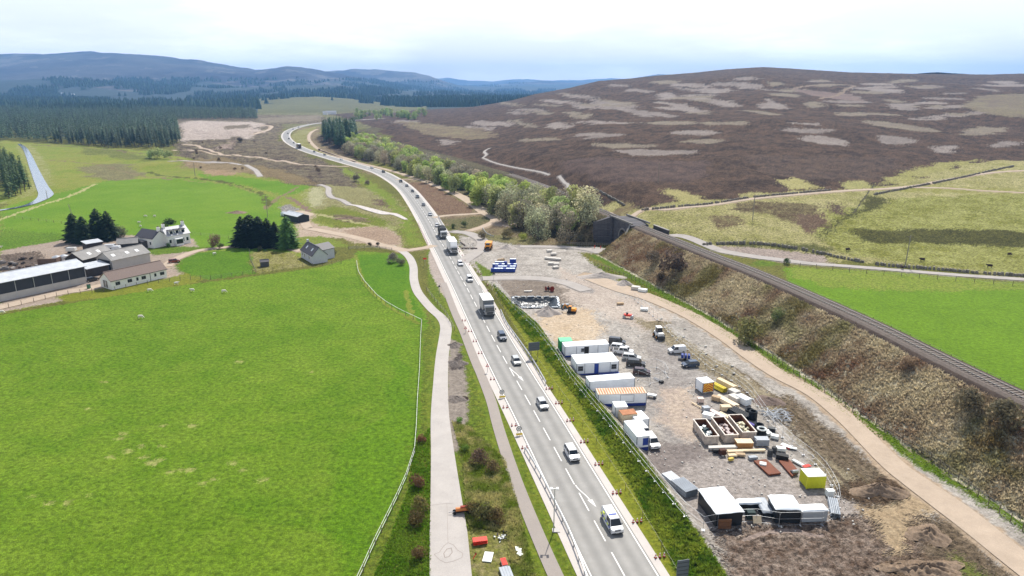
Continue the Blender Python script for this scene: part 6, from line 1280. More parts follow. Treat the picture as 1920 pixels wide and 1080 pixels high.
fence('field_fence', [(778, 850), (762, 900), (745, 938), (722, 985), (700, 1030), (680, 1076), (640, 1160)], 'double white fence slanting to the bottom edge of the big field', 1.1, 2.2, .05, (.5, 1.05), .035, wm=M_PIPE, wname='white_rail')
fence('wire_fence', [(-60, 592), (0, 580), (60, 567), (118, 553), (165, 549), (210, 546), (270, 534), (330, 526), (370, 524), (395, 524)], 'post and wire fence between the farm and the big field', 1.1, 2.6)
fence('wire_fence', [(395, 524), (480, 512), (560, 502), (608, 498), (640, 494)], 'post and wire fence from the small green paddock to the cottage', 1.0, 2.6)
fence('wire_fence', [(468, 472), (470, 490), (480, 511)], 'short fence on the left side of the dry paddock', 1.0, 2.4); fence('wire_fence', [(0, 407), (80, 415), (130, 421)], 'post fence on the left meadow beyond the farm', 1.0, 4.5)
fence('slatted_fence', [(654, 468), (685, 466), (715, 467), (735, 470)], 'pale slatted fence beside the dirt road near the cottage', 1.0, 2.2, .06, (.35, .6, .9), .05)
fence('wire_fence', [(360, 440), (420, 446), (446, 449)], 'wire fence right of the farmhouse towards the black conifers', 1.0, 4); fence('wire_fence', [(800, 545), (815, 565), (836, 590), (852, 620)], 'thin wire fence between lane and footpath', 1.0, 3.0)
fence('lineside_fence', [(1115, 497), (1200, 530), (1300, 574), (1400, 638), (1475, 690), (1560, 745), (1650, 803), (1740, 859), (1810, 913), (1899, 981), (1990, 1050)], 'dark post fence along the foot of the railway embankment', 1.2, 1.75, .06, (.4, .8, 1.1), .012)
RF = [rail_at(s, 4.6)[:2] for s in np.linspace(4, BR_S-20, 22)]
fence('lineside_fence', RF, 'low post fence on the far side of the railway', 1.0, 2.4, .05, world=True)
fence('roadside_fence', [(1470, 497), (1540, 504), (1640, 514), (1760, 524), (1920, 537), (2050, 548)], 'netting fence between the gravel road and the right-hand field', 1.2, 4.0, .07, (.5, .9, 1.2), .02)
fence('heras_fence', [(930, 540), (960, 575), (1000, 612), (1040, 662), (1072, 712), (1105, 752), (1150, 806), (1200, 868), (1250, 930), (1290, 975), (1318, 995)], 'grey mesh site fence on the bund beside the cabins', 1.7, 2.6, .025, (.15, 1.0, 1.88), .018, pm=M_GALV, wm=M_GALV, feet=True, wname='rail')
fence('heras_fence', [(1190, 562), (1232, 600), (1270, 640), (1330, 690), (1375, 716), (1405, 740), (1440, 790), (1475, 830), (1540, 880), (1560, 912), (1573, 940), (1571, 966), (1545, 985), (1450, 987), (1400, 976), (1340, 990), (1318, 995)], 'grey mesh site fence round the right and lower sides of the yard', 1.7, 2.6, .025, (.15, 1.0, 1.88), .018, pm=M_GALV, wm=M_GALV, feet=True, wname='rail')
fence('heras_fence', [(1205, 690), (1235, 690), (1256, 706), (1225, 722), (1196, 712)], 'loose ring of site fence panels beside the dark red hatchback', 1.8, 2.4, .03, (.15, 1.78), .025, pm=M_GALV, wm=M_GALV, feet=True, wname='rail')
fence('bund_fence', [(890, 505), (920, 545), (952, 600), (1000, 668), (1050, 738), (1110, 820), (1180, 930), (1240, 1030), (1280, 1100)], 'very thin wire fence on the grass between the road and the bund', 1.0, 6.0, .03, (.9,), .008)
for k, (a, b) in enumerate([((1266, 628), (1284, 617)), ((1268, 645), (1282, 632)), ((1310, 662), (1323, 650)), ((1311, 678), (1324, 664)), ((1357, 697), (1373, 687)), ((1359, 711), (1376, 701)), ((1338, 697), (1344, 687)), ((1232, 610), (1240, 598))]):
    (x0, y0), (x1, y1) = P2(*a), P2(*b); o = empty('fence_brace', (x0, y0, 0)); tag(o, 'slanting white fence brace with a foot block outside the yard fence', 'fence brace', 'braces of the yard fence'); m = MB().tube((0, 0, 1.6), (x1-x0, y1-y0, .1), .045, 6); m.build('strut', M_PIPE, o); MB().box((x1-x0, y1-y0, .1), (.5, .3, .2)).build('foot_block', M_PANEL, o)
def guard(pts, label, posts=True, sp=2.4):
    L = smooth_line([P2(*p) for p in pts], 6); A = np.array(L); s = np.concatenate([[0], np.cumsum(np.hypot(*np.diff(A, axis=0).T))]); n = int(s[-1]/sp)+1; q = np.linspace(0, s[-1], n); X = np.interp(q, s, A[:, 0]); Y = np.interp(q, s, A[:, 1]); o = empty('crash_barrier', (X[0], Y[0], 0)); tag(o, label, 'crash barrier')
    m = MB()
    for i in range(n-1):
        a, b = (X[i]-X[0], Y[i]-Y[0]), (X[i+1]-X[0], Y[i+1]-Y[0]); d = Vector((b[0]-a[0], b[1]-a[1])).normalized(); nx, ny = -d.y*.05, d.x*.05
        for (z0, z1, k) in ((.45, .53, 0), (.53, .60, 1.2), (.60, .67, 0), (.67, .75, 1.2)): m.box(((a[0]+b[0])/2+nx*k, (a[1]+b[1])/2+ny*k, (z0+z1)/2), (math.hypot(b[0]-a[0], b[1]-a[1])+.01, .06, z1-z0), math.atan2(d.y, d.x))
    m.build('rail', M_GALV, o); me = MB().box((0, 0, .25), (.12, .15, .9)).mesh('post', [M_GALV])
    for i in range(n): link('post', me, o, (X[i]-X[0], Y[i]-Y[0], 0))
guard([(938.5, 585), (950, 610), (975, 645), (1000, 682), (1023, 722)], 'long steel crash barrier on the grass right of the road'); guard([(984, 846), (1010, 890), (1040, 948), (1070, 1010), (1096, 1080), (1120, 1140)], 'steel crash barrier along the left side of the road at the bottom'); guard([(905, 430), (912, 440), (925, 446)], 'short barrier by the branch track', sp=2)
guard([(822, 408), (830, 424), (836, 433)], 'crash barrier beside the queue at the branch track')
# drystone walls
M_DRY = mat('drystone', '#7b756a', noise=.4, nscale=3)
def drystone(pts, label, w=.6, h=.9):
    L = smooth_line([P2(*p) for p in pts], 8); o_ = MB(); rs = random.Random(3); A = np.array(L); s = np.concatenate([[0], np.cumsum(np.hypot(*np.diff(A, axis=0).T))]); n = int(s[-1]/1.0); q = np.linspace(0, s[-1], n); X = np.interp(q, s, A[:, 0]); Y = np.interp(q, s, A[:, 1]); Z_ = H(X, Y)
    for i in range(n):
        if rs.random() < .1: continue
        o_.box((X[i]+rs.uniform(-.15, .15), Y[i]+rs.uniform(-.15, .15), Z_[i]+h*.35), (rs.uniform(.7, 1.3), w*rs.uniform(.8, 1.5), h*rs.uniform(.6, 1.3)), rs.random()*3, 0, .7)
    q = o_.build('drystone_wall', M_DRY); tag(q, label, 'stone wall')
drystone([(1205, 394), (1260, 389), (1330, 383), (1400, 372), (1480, 364), (1560, 357)], 'dark drystone wall above the moor road'); drystone([(1320, 459), (1380, 457), (1440, 459), (1500, 468), (1560, 480), (1650, 497), (1760, 506), (1850, 514), (1960, 520)], 'broken drystone wall behind the gravel road on the right')
drystone([(1170, 385), (1140, 368), (1110, 352)], 'low broken wall climbing the moor from the railway'); drystone([(1640, 365), (1760, 342), (1840, 325), (1900, 312)], 'stone wall running up the slope beside the moor road')
# poles
def pole(px, py, h, lean, label, t=.13, arm=True):
    x, y = P2(px, py); o = empty('utility_pole', (x, y, gz(x, y)), .4); tag(o, label, 'utility pole'); m = MB().tube((0, 0, -.3), (lean, 0, h), t, 8, t*.7).build('pole', mat('pole_wood', '#8a8478', noise=.15), o)
    if arm: MB().box((lean*.93, 0, h*.94), (.1, 1.6, .1)).build('cross_arm', M_POST, o)
pole(1234, 343, 9, 0, 'wooden pole alone on the dark moor', .16); pole(1411, 412, 9, 0, 'wooden pole on the yellow slope above the railway', .14); pole(1697, 499, 9, .3, 'slightly leaning wooden pole by the gravel road on the right', .14)
pole(148, 440, 11, -1.5, 'leaning pole rising above the farm spruces', .13); pole(366, 330, 8, 0, 'pale pole on the far meadow left of the stream', .16); pole(502, 408, 9, 0, 'thin dark pole at the right end of the upper field', .12); pole(640, 270, 9, 0, 'pole on the heath', .12) if False else None
pole(89, 373, 4, 0, 'short dark post at the end of the river channel', .14, False); pole(808, 555, 0, 0, '') if False else None
pole(964, 580, 5, 0, 'x', .05) if False else None
for i, (px, py) in enumerate([(1005, 545), (1108, 548), (1198, 545)]): pass
# street lamp mast
x, y = P2(1038, 996); o = empty('camera_mast', (x, y, gz(x, y))); tag(o, 'tall thin grey mast with a twin head beside the footpath', 'mast'); MB().tube((0, 0, 0), (.05, 0, 5.7), .07, 8, .045).build('pole', M_GALV, o); MB().box((0, 0, 5.65), (.75, .08, .08)).build('cross_arm', M_GALV, o)
for s in (-1, 1): MB().box((s*.35, -.1, 5.75), (.25, .4, .2)).build('camera_head', M_WHITEP, o)
MB().box((.3, .1, .04), (.9, .7, .1)).build('base_slab', M_PANEL, o)
# traffic signs
def sign_back(px, py, w, h, leg, label, rz=.25, name='direction_sign'):
    x, y = P2(px, py); o = empty(name, (x, y, gz(x, y)), rz); tag(o, label, 'road sign'); MB().box((0, 0, leg+h/2), (w, .05, h)).build('panel', mat('sign_back', '#5e646b', rough=.5), o); m = MB()
    for k in range(4): m.box((0, -.04, leg+h*(.15+.23*k)), (w, .04, .05))
    m.build('stiffener', M_DGREY, o)
    for s in (-1, 1): MB().tube((s*w*.36, .05, 0), (s*w*.36, .05, leg+h), .05, 8).build('leg', M_DGREY, o)
sign_back(1001, 671, 2.2, 1.7, 1.5, 'big dark road sign seen from behind, on two legs above the bund', .25); sign_back(1277, 1105, 1.3, 2.0, 1.6, 'tall dark road sign seen from behind at the bottom edge of the grass', .2)
def tri_sign(px, py, label, red=True, back=False, h=2.0, s=.75):
    x, y = P2(px, py); o = empty('warning_sign', (x, y, gz(x, y)), .2); tag(o, label, 'warning sign'); MB().tube((0, 0, 0), (0, 0, h), .04, 6).build('post', M_GALV, o)
    MB().add([(-s/2, -.05, h-.1), (s/2, -.05, h-.1), (0, -.05, h-.1+s*.87), (-s/2, -.09, h-.1), (s/2, -.09, h-.1), (0, -.09, h-.1+s*.87)], [(0, 2, 1), (3, 4, 5), (0, 1, 4, 3), (1, 2, 5, 4), (2, 0, 3, 5)]).build('border', M_DGREY if back else M_RED, o)
    if not back: q = s*.6; MB().add([(-q/2, -.1, h), (q/2, -.1, h), (0, -.1, h+q*.87)], [(0, 1, 2)]).build('face', M_RETRO, o)
tri_sign(926, 526, 'dark triangular sign seen from behind at the site entrance', back=True, h=1.8, s=.9); tri_sign(824, 551, 'grey triangular sign between lane and lay-by', back=True, h=1.9); tri_sign(914, 698, 'red bordered warning sign on the grass left of the road', h=1.2); tri_sign(873, 624, 'red bordered warning sign at the head of the footpath', h=1.0)
x, y = P2(797, 498); o = empty('works_sign', (x, y, gz(x, y)), .1); tag(o, 'small red sign on a post between lane and lay-by', 'road sign'); MB().tube((0, 0, 0), (0, 0, 2.0), .04, 6).build('post', M_GALV, o); MB().box((0, -.05, 2.1), (1.0, .05, .45)).build('panel', M_RED, o)
TXT = {}
def text(s, size, loc, rot, m, parent, name='lettering'):
    cu = bpy.data.curves.new(name, 'FONT'); cu.body = s; cu.size = size; cu.align_x = 'CENTER'; cu.align_y = 'CENTER'; cu.extrude = .004; t = bpy.data.objects.new(name, cu); C.objects.link(t); dg = bpy.context.evaluated_depsgraph_get()
    me = bpy.data.meshes.new_from_object(t.evaluated_get(dg)); bpy.data.objects.remove(t); me.materials.clear(); me.materials.append(m); o = link(name, me, parent, loc); o.rotation_euler = rot; return o
for i, (px, py, lb) in enumerate([(941, 745, 'round white sign with dark marks on a stand, farther of two beside the footpath'), (973, 815, 'round white sign with dark marks on a stand, just above the crash barrier')]):
    x, y = P2(px, py); o = empty('round_sign', (x, y, gz(x, y)), .2); tag(o, lb, 'road sign'); MB().tube((0, -.03, 1.0), (0, .0, 1.0), .42, 24).build('ring', M_DGREY, o); MB().tube((0, -.05, 1.0), (0, -.02, 1.0), .32, 24).build('face', M_RETRO, o)
    text('40', .38, (0, -.056, 1.0), (math.pi/2, 0, 0), M_BLACK, o); m = MB().tube((-.3, .1, 0), (-.15, 0, .9), .025, 5).tube((.3, .1, 0), (.15, 0, .9), .025, 5).tube((0, .6, 0), (0, 0, .9), .025, 5); m.build('stand', M_GALV, o)
    MB().box((0, -.35, .28), (1.0, .04, .3)).build('yellow_plate', mat('plate_yellow', '#e3c545'), o); MB().box((0, .2, .08), (.6, .35, .16), .2).build('sandbag', M_PANEL, o)
# cones
cone_o = None
def cone(px, py, label, group, dx=0, dy=0):
    global cone_o
    x, y = P2(px, py); x += dx; y += dy; z = gz(x, y)+.03
    if cone_o is None:
        o = empty('traffic_cone', (x, y, z)); b = MB(); prof = [(.17, .04), (.145, .2), (.115, .4), (.09, .55), (.04, .75)]
        for (r0, z0), (r1, z1), k in zip(prof[:-1], prof[1:], (0, 1, 0, 1)):
            b.tube((0, 0, z0), (0, 0, z1), r0*1.15, 12, r1*1.15, m=k)
        b.build('cone_body', [mat('cone_red', '#d9431f', rough=.5), M_RETRO], o); MB().box((0, 0, .02), (.42, .42, .05)).build('base', M_BLACK, o); cone_o = o
    else: o = copy_tree(cone_o); o.location = (x, y, z); o.rotation_euler = (0, 0, random.random())
    o.scale = (.72,)*3; tag(o, label, 'traffic cone', group)
for px, py in [(1025, 730), (1043, 757), (1064, 790), (1090, 830), (1117, 872), (1150, 926), (1188, 980), (1230, 1046)]:
    for k in range(3): cone(px, py, 'red and white traffic cone on the grass edge right of the road', 'cones along the right verge', -.05+.5*k, .1*k)
for px, py in [(870, 602), (882, 622), (891, 641), (901, 663), (924, 712), (948, 765), (964, 799), (984, 841)]:
    for k in range(2): cone(px, py, 'red and white traffic cone on the strip between footpath and road', 'cones along the left verge', -.35+.6*k, .12*k)
for px, py in [(846, 447), (852, 455), (858, 463), (862, 472), (867, 480), (872, 489), (914, 535), (915, 545), (918, 554), (921, 564), (880, 497), (897, 510), (902, 514)]: cone(px, py, 'red and white traffic cone at the junction by the white lorry', 'cones at the junction')
for k in range(14):
    t = k/13; cone(784+18*t, 420+38*t, 'red and white traffic cone on the left verge below the upper bend', 'cones on the upper left verge')
# sheep and cattle
def animal(px, py, s, col, label, cat, rz, graze=False):
    x, y = P2(px, py); m = MB(); k = 10; secs = [(-.62, .62, .06), (-.55, .62, .22), (-.3, .62, .29), (0, .6, .31), (.3, .62, .28), (.48, .68, .2), (.62, .74 if not graze else .5, .13), (.74, .78 if not graze else .32, .12), (.9, .72 if not graze else .2, .06)]
    vs = []
    for (cx, cz, r) in secs:
        for i in range(k): a = 2*math.pi*i/k; vs.append((cx, r*.85*math.cos(a), cz+r*math.sin(a)))
    fs = [(j*k+i, j*k+(i+1) % k, (j+1)*k+(i+1) % k, (j+1)*k+i) for j in range(len(secs)-1) for i in range(k)]+[tuple(range(k)), tuple(range((len(secs)-1)*k, len(secs)*k))[::-1]]
    m.add(vs, fs)
    for lx, ly, b in ((-.42, -.15, -.05), (-.42, .15, .03), (.36, -.14, .03), (.36, .14, -.03)): m.tube((lx, ly, .5), (lx+b, ly, .25), .075, 6, .045); m.tube((lx+b, ly, .25), (lx+b*.4, ly, 0), .045, 6, .035)
    for q in (-1, 1): m.box((.7, q*.13, .82 if not graze else .4), (.05, .14, .06))
    o = m.build(cat, mat(cat+'_coat', col, rough=.95, noise=.08, k=.9), None, (x, y, gz(x, y)+.02), rz, smooth=True); o.scale = (s*.8,)*3; tag(o, label, cat)
for px, py, rz, g, lb in [(281, 547, .3, 1, 'sheep grazing in the big field below the bungalow windows'), (361, 547, 3.0, 0, 'sheep standing alone right of the grazing pair in the big field'), (264, 597, .1, 1, 'sheep grazing farthest down in the big field'), (402, 478, 1, 1, 'sheep in the small bright paddock'), (420, 549, .2, 1, 'sheep with dark face, rightmost in the big field'), (331, 534, .5, 0, 'sheep lying close to the farm fence'),
    (261, 419, .2, 0, 'sheep in the upper field left of the farmhouse roof'), (264, 426, 2.5, 1, 'sheep just below its neighbour left of the farmhouse'), (273, 407, .4, 1, 'sheep in the upper field above the farmhouse'), (290, 407, 3.1, 1, 'sheep right of another in the upper field'), (1, 466, .4, 0, 'sheep at the left edge beyond the farm'), (3, 588, .2, 1, 'sheep at the left edge in the big field')]: animal(px, py, 1.15, '#ded9cc', lb, 'sheep', rz, g)
for px, py, rz, g, lb in [(1589, 471, .2, 1, 'dark cow grazing left of the burn on the right-hand slope'), (1729, 490, 3.0, 0, 'brown cow standing near the leaning pole'), (1892, 480, .3, 1, 'dark cow at the far right of the yellow slope'), (1691, 505, 1.4, 0, 'dark cow behind the stone wall'), (1855, 502, 2.8, 0, 'brown cow behind the wall towards the right edge')]: animal(px, py, 1.45, '#3b2b24', lb, 'cow', rz, g)
# ------------------------------------------------------------------ compound
def P2(px, py): return flat(px, py)
M_CAB = mat('cabin_white', '#e9edf0', rough=.5, k=.95, noise=.09, nscale=.9); M_SKIRT = mat('cabin_blue', '#22347c', rough=.5); M_SEAM = mat('seam_grey', '#7c828c', rough=.6)
M_RUST = mat('rust', '#b98462', rough=.9, noise=.3, nscale=1.4); M_RUSTD = mat('rust_plate', '#6f3d26', rough=.75, noise=.2, nscale=1.2); M_TIMBER = mat('pale_timber', '#dcc9a8', rough=.85, noise=.15, nscale=2); M_PALLET = mat('pallet_wood', '#b79f80', rough=.9, noise=.25, nscale=3)
M_BRICKP = mat('brown_brick', '#b0814f', rough=.9, noise=.1); M_PLASTICB = mat('black_pipe', '#1f2326', rough=.45); M_CONC = mat('concrete_block', '#c9c4bb', rough=.9, noise=.08); M_GREYP = mat('grey_plastic', '#9aa0a6', rough=.5, noise=.1)
M_SKIP = mat('skip_paint', '#c6b9ac', rough=.85, noise=.3, nscale=1.5); M_SKIPIN = mat('skip_inside', '#6b4630', rough=.95, noise=.4, nscale=1.5); M_WRAP = mat('white_wrap', '#e9eef0', rough=.35, noise=.06, nscale=1.2, bump=.5, bscale=3)
def unit(name, label, A, B, depth, h, cat='cabin', wm=None, rm=None, skirt=0.0, corr=0, rpatch=None, feet=True):
    h *= .86; depth *= .88; x, y, rz, L = frame(A, B); o = empty(name, (x, y, 0), rz); tag(o, label, cat); wm = wm or M_CAB; z0 = .08
    if skirt: MB().box((L/2, depth/2, z0+skirt/2), (L+.02, depth+.02, skirt)).build('blue_base', M_SKIRT, o); z0 += skirt
    m = MB(); m.box((L/2, depth/2, (z0+h)/2), (L, depth, h-z0))
    if corr:
        n = int(L/corr)
        for i in range(n):
            for yy in (-.015, depth+.015): m.box(((i+.5)*L/n, yy, (z0+h)/2), (L/n*.5, .05, (h-z0)*.86))
        n2 = int(depth/corr)
        for i in range(n2):
            for xx in (-.015, L+.015): m.box((xx, (i+.5)*depth/n2, (z0+h)/2), (.05, depth/n2*.5, (h-z0)*.86))
    m.build('wall', wm, o)
    MB().box((L/2, depth/2, h+.05), (L+.06, depth+.06, .1)).build('roof', rm or wm, o)
    for xx in (0, L):
        for yy in (0, depth): MB().box((xx, yy, h/2+.05), (.1, .1, h+.08)).build('corner_post', M_SEAM if wm is M_CAB else wm, o)
    return o, L
def door(o, x, m, w=.9, h=2.0, z=.35, nm='door'):
    q = MB().box((x, -.03, z+h/2), (w, .06, h)).build(nm, m, o); MB().box((x+w*.38, -.08, z+h/2), (.05, .05, .18)).build('handle', M_BLACK, q)
def cwin(o, x, z=1.4, w=.85, h=.8):
    q = MB().box((x, -.03, z), (w+.14, .06, h+.14)).build('window', M_SEAM, o); MB().box((x, -.07, z), (w, .03, h)).build('pane', M_GLASS, q); MB().box((x, -.09, z), (w, .02, .05)).build('glazing_bar', M_SEAM, q)
def seams(o, L, h, fs, z0=.3):
    for f in fs: MB().box((L*f, -.02, (h+z0)/2), (.07, .05, h-z0)).build('panel_seam', M_SEAM, o)
o, L = unit('storage_container', 'green container at the top end of the cabin row', (1050, 660), (1073, 659), 2.4, 2.5, 'container', mat('green_steel', '#2f9a5c', rough=.5, noise=.06), mat('green_roof', '#5cc089', rough=.5), corr=.3)
o, L = unit('site_cabin', 'white site cabin with a black doorway, next to the green container', (1059, 671), (1141, 666), 2.8, 2.6, skirt=.35); seams(o, L, 2.2, (.26, .75)); cwin(o, L*.40, w=.5, h=.6); door(o, L*.49, M_BLACK, .9, 1.7)
o, L = unit('site_cabin', 'wide white site cabin with a blue door and two windows', (1081, 705), (1159, 700), 4.9, 2.7, skirt=.3); seams(o, L, 2.3, (.19, .80)); cwin(o, L*.09); cwin(o, L*.89); door(o, L*.47, M_BLUE, .8, 1.85); MB().box((L*.75, -.5, .35), (L*.5, .9, .14)).build('step', M_SKIRT, o)
o, L = unit('storage_container', 'plain white blue-based container below the cabin with the blue door', (1105, 740), (1189, 733), 2.6, 2.7, 'container', skirt=.5)
o, L = unit('storage_container', 'white blue-based container with a rust-streaked ribbed roof', (1121, 764), (1211, 761), 2.6, 2.6, 'container', skirt=.5, rm=mat('streaked_roof', '#dcc3ac', rough=.7, noise=.2, nscale=1.0))
m = MB(); n = 18
for i in range(n): m.box((L*(i+.7)/(n+.4), 1.15, 2.35), (L/n*.5, 2.1, .05))
m.build('roof_rib', M_RUST, o)
m = MB()
for a, b in (((L*.46, 1.0), (L*.46, 2.2)), ((L*.74, 1.0), (L*.74, 2.2))): m.box((a[0], -.02, 1.5), (.05, .04, 1.2))
m.box((L*.6, -.02, 2.1), (L*.28, .04, .05)); m.box((L*.6, -.02, .9), (L*.28, .04, .05)); m.build('panel_frame', M_SEAM, o)
unit('storage_box', 'small white box unit in front of the rust-roofed container', (1153, 785), (1176, 784), 2.3, 2.2, 'box unit')
o, L = unit('storage_box', 'orange-rust topped box behind the end-on container', (1167, 797), (1194, 794), 1.9, 1.9, 'box unit', M_TIMBER, mat('rust_lid', '#a87454', rough=.9, noise=.2)); 
o, L = unit('storage_box', 'low white box with a broad pale lid right of the rust-topped one', (1192, 803), (1216, 800), 3.2, 1.5, 'box unit')
o, L = unit('storage_container', 'white container with deep blue base turned end-on beside the bund fence', (1193, 848), (1215.5, 845.2), 5.6, 2.75, 'container', skirt=.6); door(o, L*.72, M_BLUE, .8, 1.1, 1.0, 'blue_hatch')
o, L = unit('generator_box', 'white box with a red and yellow chevron end standing alone', (1317, 738), (1337, 735), 2.5, 2.15, 'generator')
my2, mr2 = mat('chevron_yellow', '#e8c23a', rough=.5), mat('chevron_red', '#c8432e', rough=.5)
bk = MB().box((L/2, -.02, .98), (L*.92, .04, 1.6)).build('chevron_panel', my2, o); m = MB(); w = L*.46
for k in range(-2, 5):
    z = .2+k*.42
    for s in (-1, 1):
        pts = []
        for (u, v) in ((0, z+.62), (w, z), (w, z+.15), (0, z+.77)): pts.append((u, v))
        lo, hi = .18, 1.8
        # clip by subdividing the stripe
        nn_ = 10; run = []
        for i in range(nn_):
            u0, u1 = w*i/nn_, w*(i+1)/nn_; f0 = z+.62*(1-u0/w); f1 = z+.62*(1-u1/w)
            if f0 < lo or f0+.2 > hi: continue
            m.add([(L/2+s*u0, -.05, f0), (L/2+s*u1, -.05, f1), (L/2+s*u1, -.05, f1+.2), (L/2+s*u0, -.05, f0+.2)], [(0, 1, 2, 3)])
m.build('chevron_stripes', mr2, bk)
o, L = unit('storage_container', 'bright yellow-green container with a white roof at the lower right of the yard', (1511.7, 917), (1545.5, 916), 2.2, 2.05, 'container', mat('yellow_steel', '#cfd12c', rough=.5, noise=.05), mat('roof_cream', '#f4f3e0', rough=.5), corr=.24)
# skips
def skip(A, B, L_, label, fill):
    x, y, rz, W_ = frame(A, B); o = empty('skip', (x, y, gz(x, y)), rz); tag(o, label, 'skip'); h = 1.35; t = .09
    m = MB()
    for c, d in (((t/2, L_/2, h/2), (t, L_, h)), ((W_-t/2, L_/2, h/2), (t, L_, h)), ((W_/2, t/2, h/2), (W_-2*t, t, h)), ((W_/2, L_-t/2, h/2), (W_-2*t, t, h))): m.box(c, d)
    n = 9
    for i in range(n):
        for xx in (-.04, W_+.04): m.box((xx, (i+.5)*L_/n, h*.48), (.08, .12, h*.9))
    for i in range(4): m.box(((i+.5)*W_/4, -.04, h*.48), (.1, .08, h*.9))
    m.build('side', M_SKIP, o); m = MB()
    for c, d in (((0, L_/2, h), (.14, L_+.1, .1)), ((W_, L_/2, h), (.14, L_+.1, .1)), ((W_/2, 0, h+.002), (W_-.14, .14, .1)), ((W_/2, L_, h+.002), (W_-.14, .14, .1))): m.box(c, d)
    m.build('rim', mat('rim_cream', '#e6dccf', noise=.15), o)
    m = MB()
    for c, d in (((t+.02, L_/2, h/2), (.03, L_-2*t, h-.1)), ((W_-t-.02, L_/2, h/2), (.03, L_-2*t, h-.1)), ((W_/2, L_-t-.02, h/2), (W_-2*t-.06, .03, h-.1)), ((W_/2, L_/2, .12), (W_-.3, L_-.3, .1))): m.box(c, d)
    m.build('inside', M_SKIPIN, o)
    rs = random.Random(len(label)); ob = []
    for i in range(26):
        mt = rs.choice(fill); s = rs.uniform(.25, .7); M_ = Matrix.Rotation(rs.uniform(-.5, .5), 3, 'X') @ Matrix.Rotation(rs.uniform(-.5, .5), 3, 'Y')
        yy = rs.uniform(.5, L_*.72); ob.append((mt, (rs.uniform(.45, W_-.45), yy, .55+rs.random()*.55), (s, s*rs.uniform(.3, 1.1), rs.uniform(.06, .3)), rs.random()*3, M_))
    for mt in fill:
        m = MB()
        for q in ob:
            if q[0] is mt: m.box(q[1], q[2], q[3], M=q[4])
        r = m.build('rubbish', mt, o); r['kind'] = 'stuff'
M_RUB = mat('white_rubbish', '#e8ece8', rough=.7, noise=.08); M_RUBD = mat('dark_rubbish', '#2d4044', rough=.6); M_RUBC = mat('cream_rubbish', '#e2dbbc', rough=.8, noise=.1); M_RUBP = mat('pink_grey_rubbish', '#c9bab4', rough=.8)
skip((1322, 834), (1346.5, 833), 5.4, 'left of three long skips, piled with white and dark sacks', [M_RUB, M_RUBD]); skip((1358, 831), (1383, 830), 5.6, 'middle of three long skips, half empty with rusty inside', [M_RUBP]); skip((1391, 826), (1417, 825), 5.6, 'right of three long skips, filled with cream boards', [M_RUBC])
# materials in the yard
def item(name, label, cat, px, py, rz=0.0): x, y = P2(px, py); o = empty(name, (x, y, gz(x, y)), math.radians(rz)); tag(o, label, cat); return o
def stack(name, label, cat, px, py, rz, L, W_, h, mt, n=5, gap=.02, bearer=True, jit_=.06):
    o = item(name, label, cat, px, py, rz); m = MB(); rs = random.Random(int(px*7+py)); nz = max(1, int(h/.14)); z = .1
    for k in range(nz):
        for i in range(n):
            w = W_/n; m.box((rs.uniform(-jit_, jit_)*L*.3, (i-(n-1)/2)*w, z+h/nz/2), (L*rs.uniform(.94, 1.04), w-gap, h/nz-.012))
        z += h/nz
    m.build('boards' if 'timber' in name or 'board' in name else 'load', mt, o)
    if bearer:
        b = MB()
        for s in (-.38, 0, .38): b.box((s*L, 0, .05), (.12, W_, .1))
        b.build('bearer', M_PALLET, o)
    return o
def pipes(name, label, px, py, rz, L, r, cols, rows, mt, cat='pipes'):
    o = item(name, label, cat, px, py, rz); 
    for k in range(rows):
        for i in range(cols-k % 2):
            m = MB().tube((-L/2, 0, 0), (L/2, 0, 0), r, 12, cap=False); m.tube((L/2, 0, 0), (-L/2, 0, 0), r*.86, 12, cap=False); m.build('pipe', mt, o, (0, (i-(cols-1-k % 2)/2)*2.04*r, r+k*1.76*r+.05))
    MB().box((-L*.3, 0, .03), (.1, cols*2*r, .05)).box((L*.3, 0, .03), (.1, cols*2*r, .05)).build('bearer', M_PALLET, o); return o
pipes('pipe_bundle', 'bundle of fat yellow pipes right of the chevron box', 1347, 730, -62, 3.2, .22, 3, 2, mat('yellow_pipe', '#d9c437', rough=.4))
stack('timber_stack', 'long cream timber stack ending in dark shade, above the white slabs', 'timber stack', 1362, 725, -62, 4.2, .9, .8, M_TIMBER)
stack('timber_stack', 'short pale pallet load at the top right of the material rows', 'timber stack', 1376, 738, -62, 1.8, 1.3, .6, M_CONC, 3)
stack('timber_stack', 'small pile of pinkish slabs alone below the chevron box', 'slab stack', 1313, 754, 0, 1.0, .9, .7, mat('pink_slab', '#d8c4b8', noise=.1), 3)
stack('timber_stack', 'small mixed pile between the lone slabs and the cream stacks', 'timber stack', 1342, 751, -40, 1.3, .8, .7, M_PALLET, 4)
stack('timber_stack', 'long peach coloured board stack in the middle of the yard', 'timber stack', 1362, 757, -62, 4.4, 1.1, .6, mat('peach_boards', '#e6d2b4', noise=.08), 5)
stack('block_stack', 'boxy cream block stack left of the white wrapped one', 'block stack', 1378, 753, -62, 2.0, 1.4, .95, M_CONC, 3)
stack('block_stack', 'white wrapped pallet stack shining brightest among the rows', 'block stack', 1393, 756, -62, 2.4, 1.3, 1.1, M_WRAP, 2)
stack('timber_stack', 'ragged pallet of cream boards above the pipe rack', 'timber stack', 1360, 770, 0, 1.6, 1.0, .8, M_TIMBER, 4)
stack('crate', 'pale blue-grey crate on the left of the material rows', 'crate', 1323, 772, 10, 1.1, .9, .8, M_GREYP, 2)
stack('crate', 'white topped black tank pallet above the left skip', 'crate', 1328, 784, -30, 1.7, 1.2, .7, M_WRAP, 2)
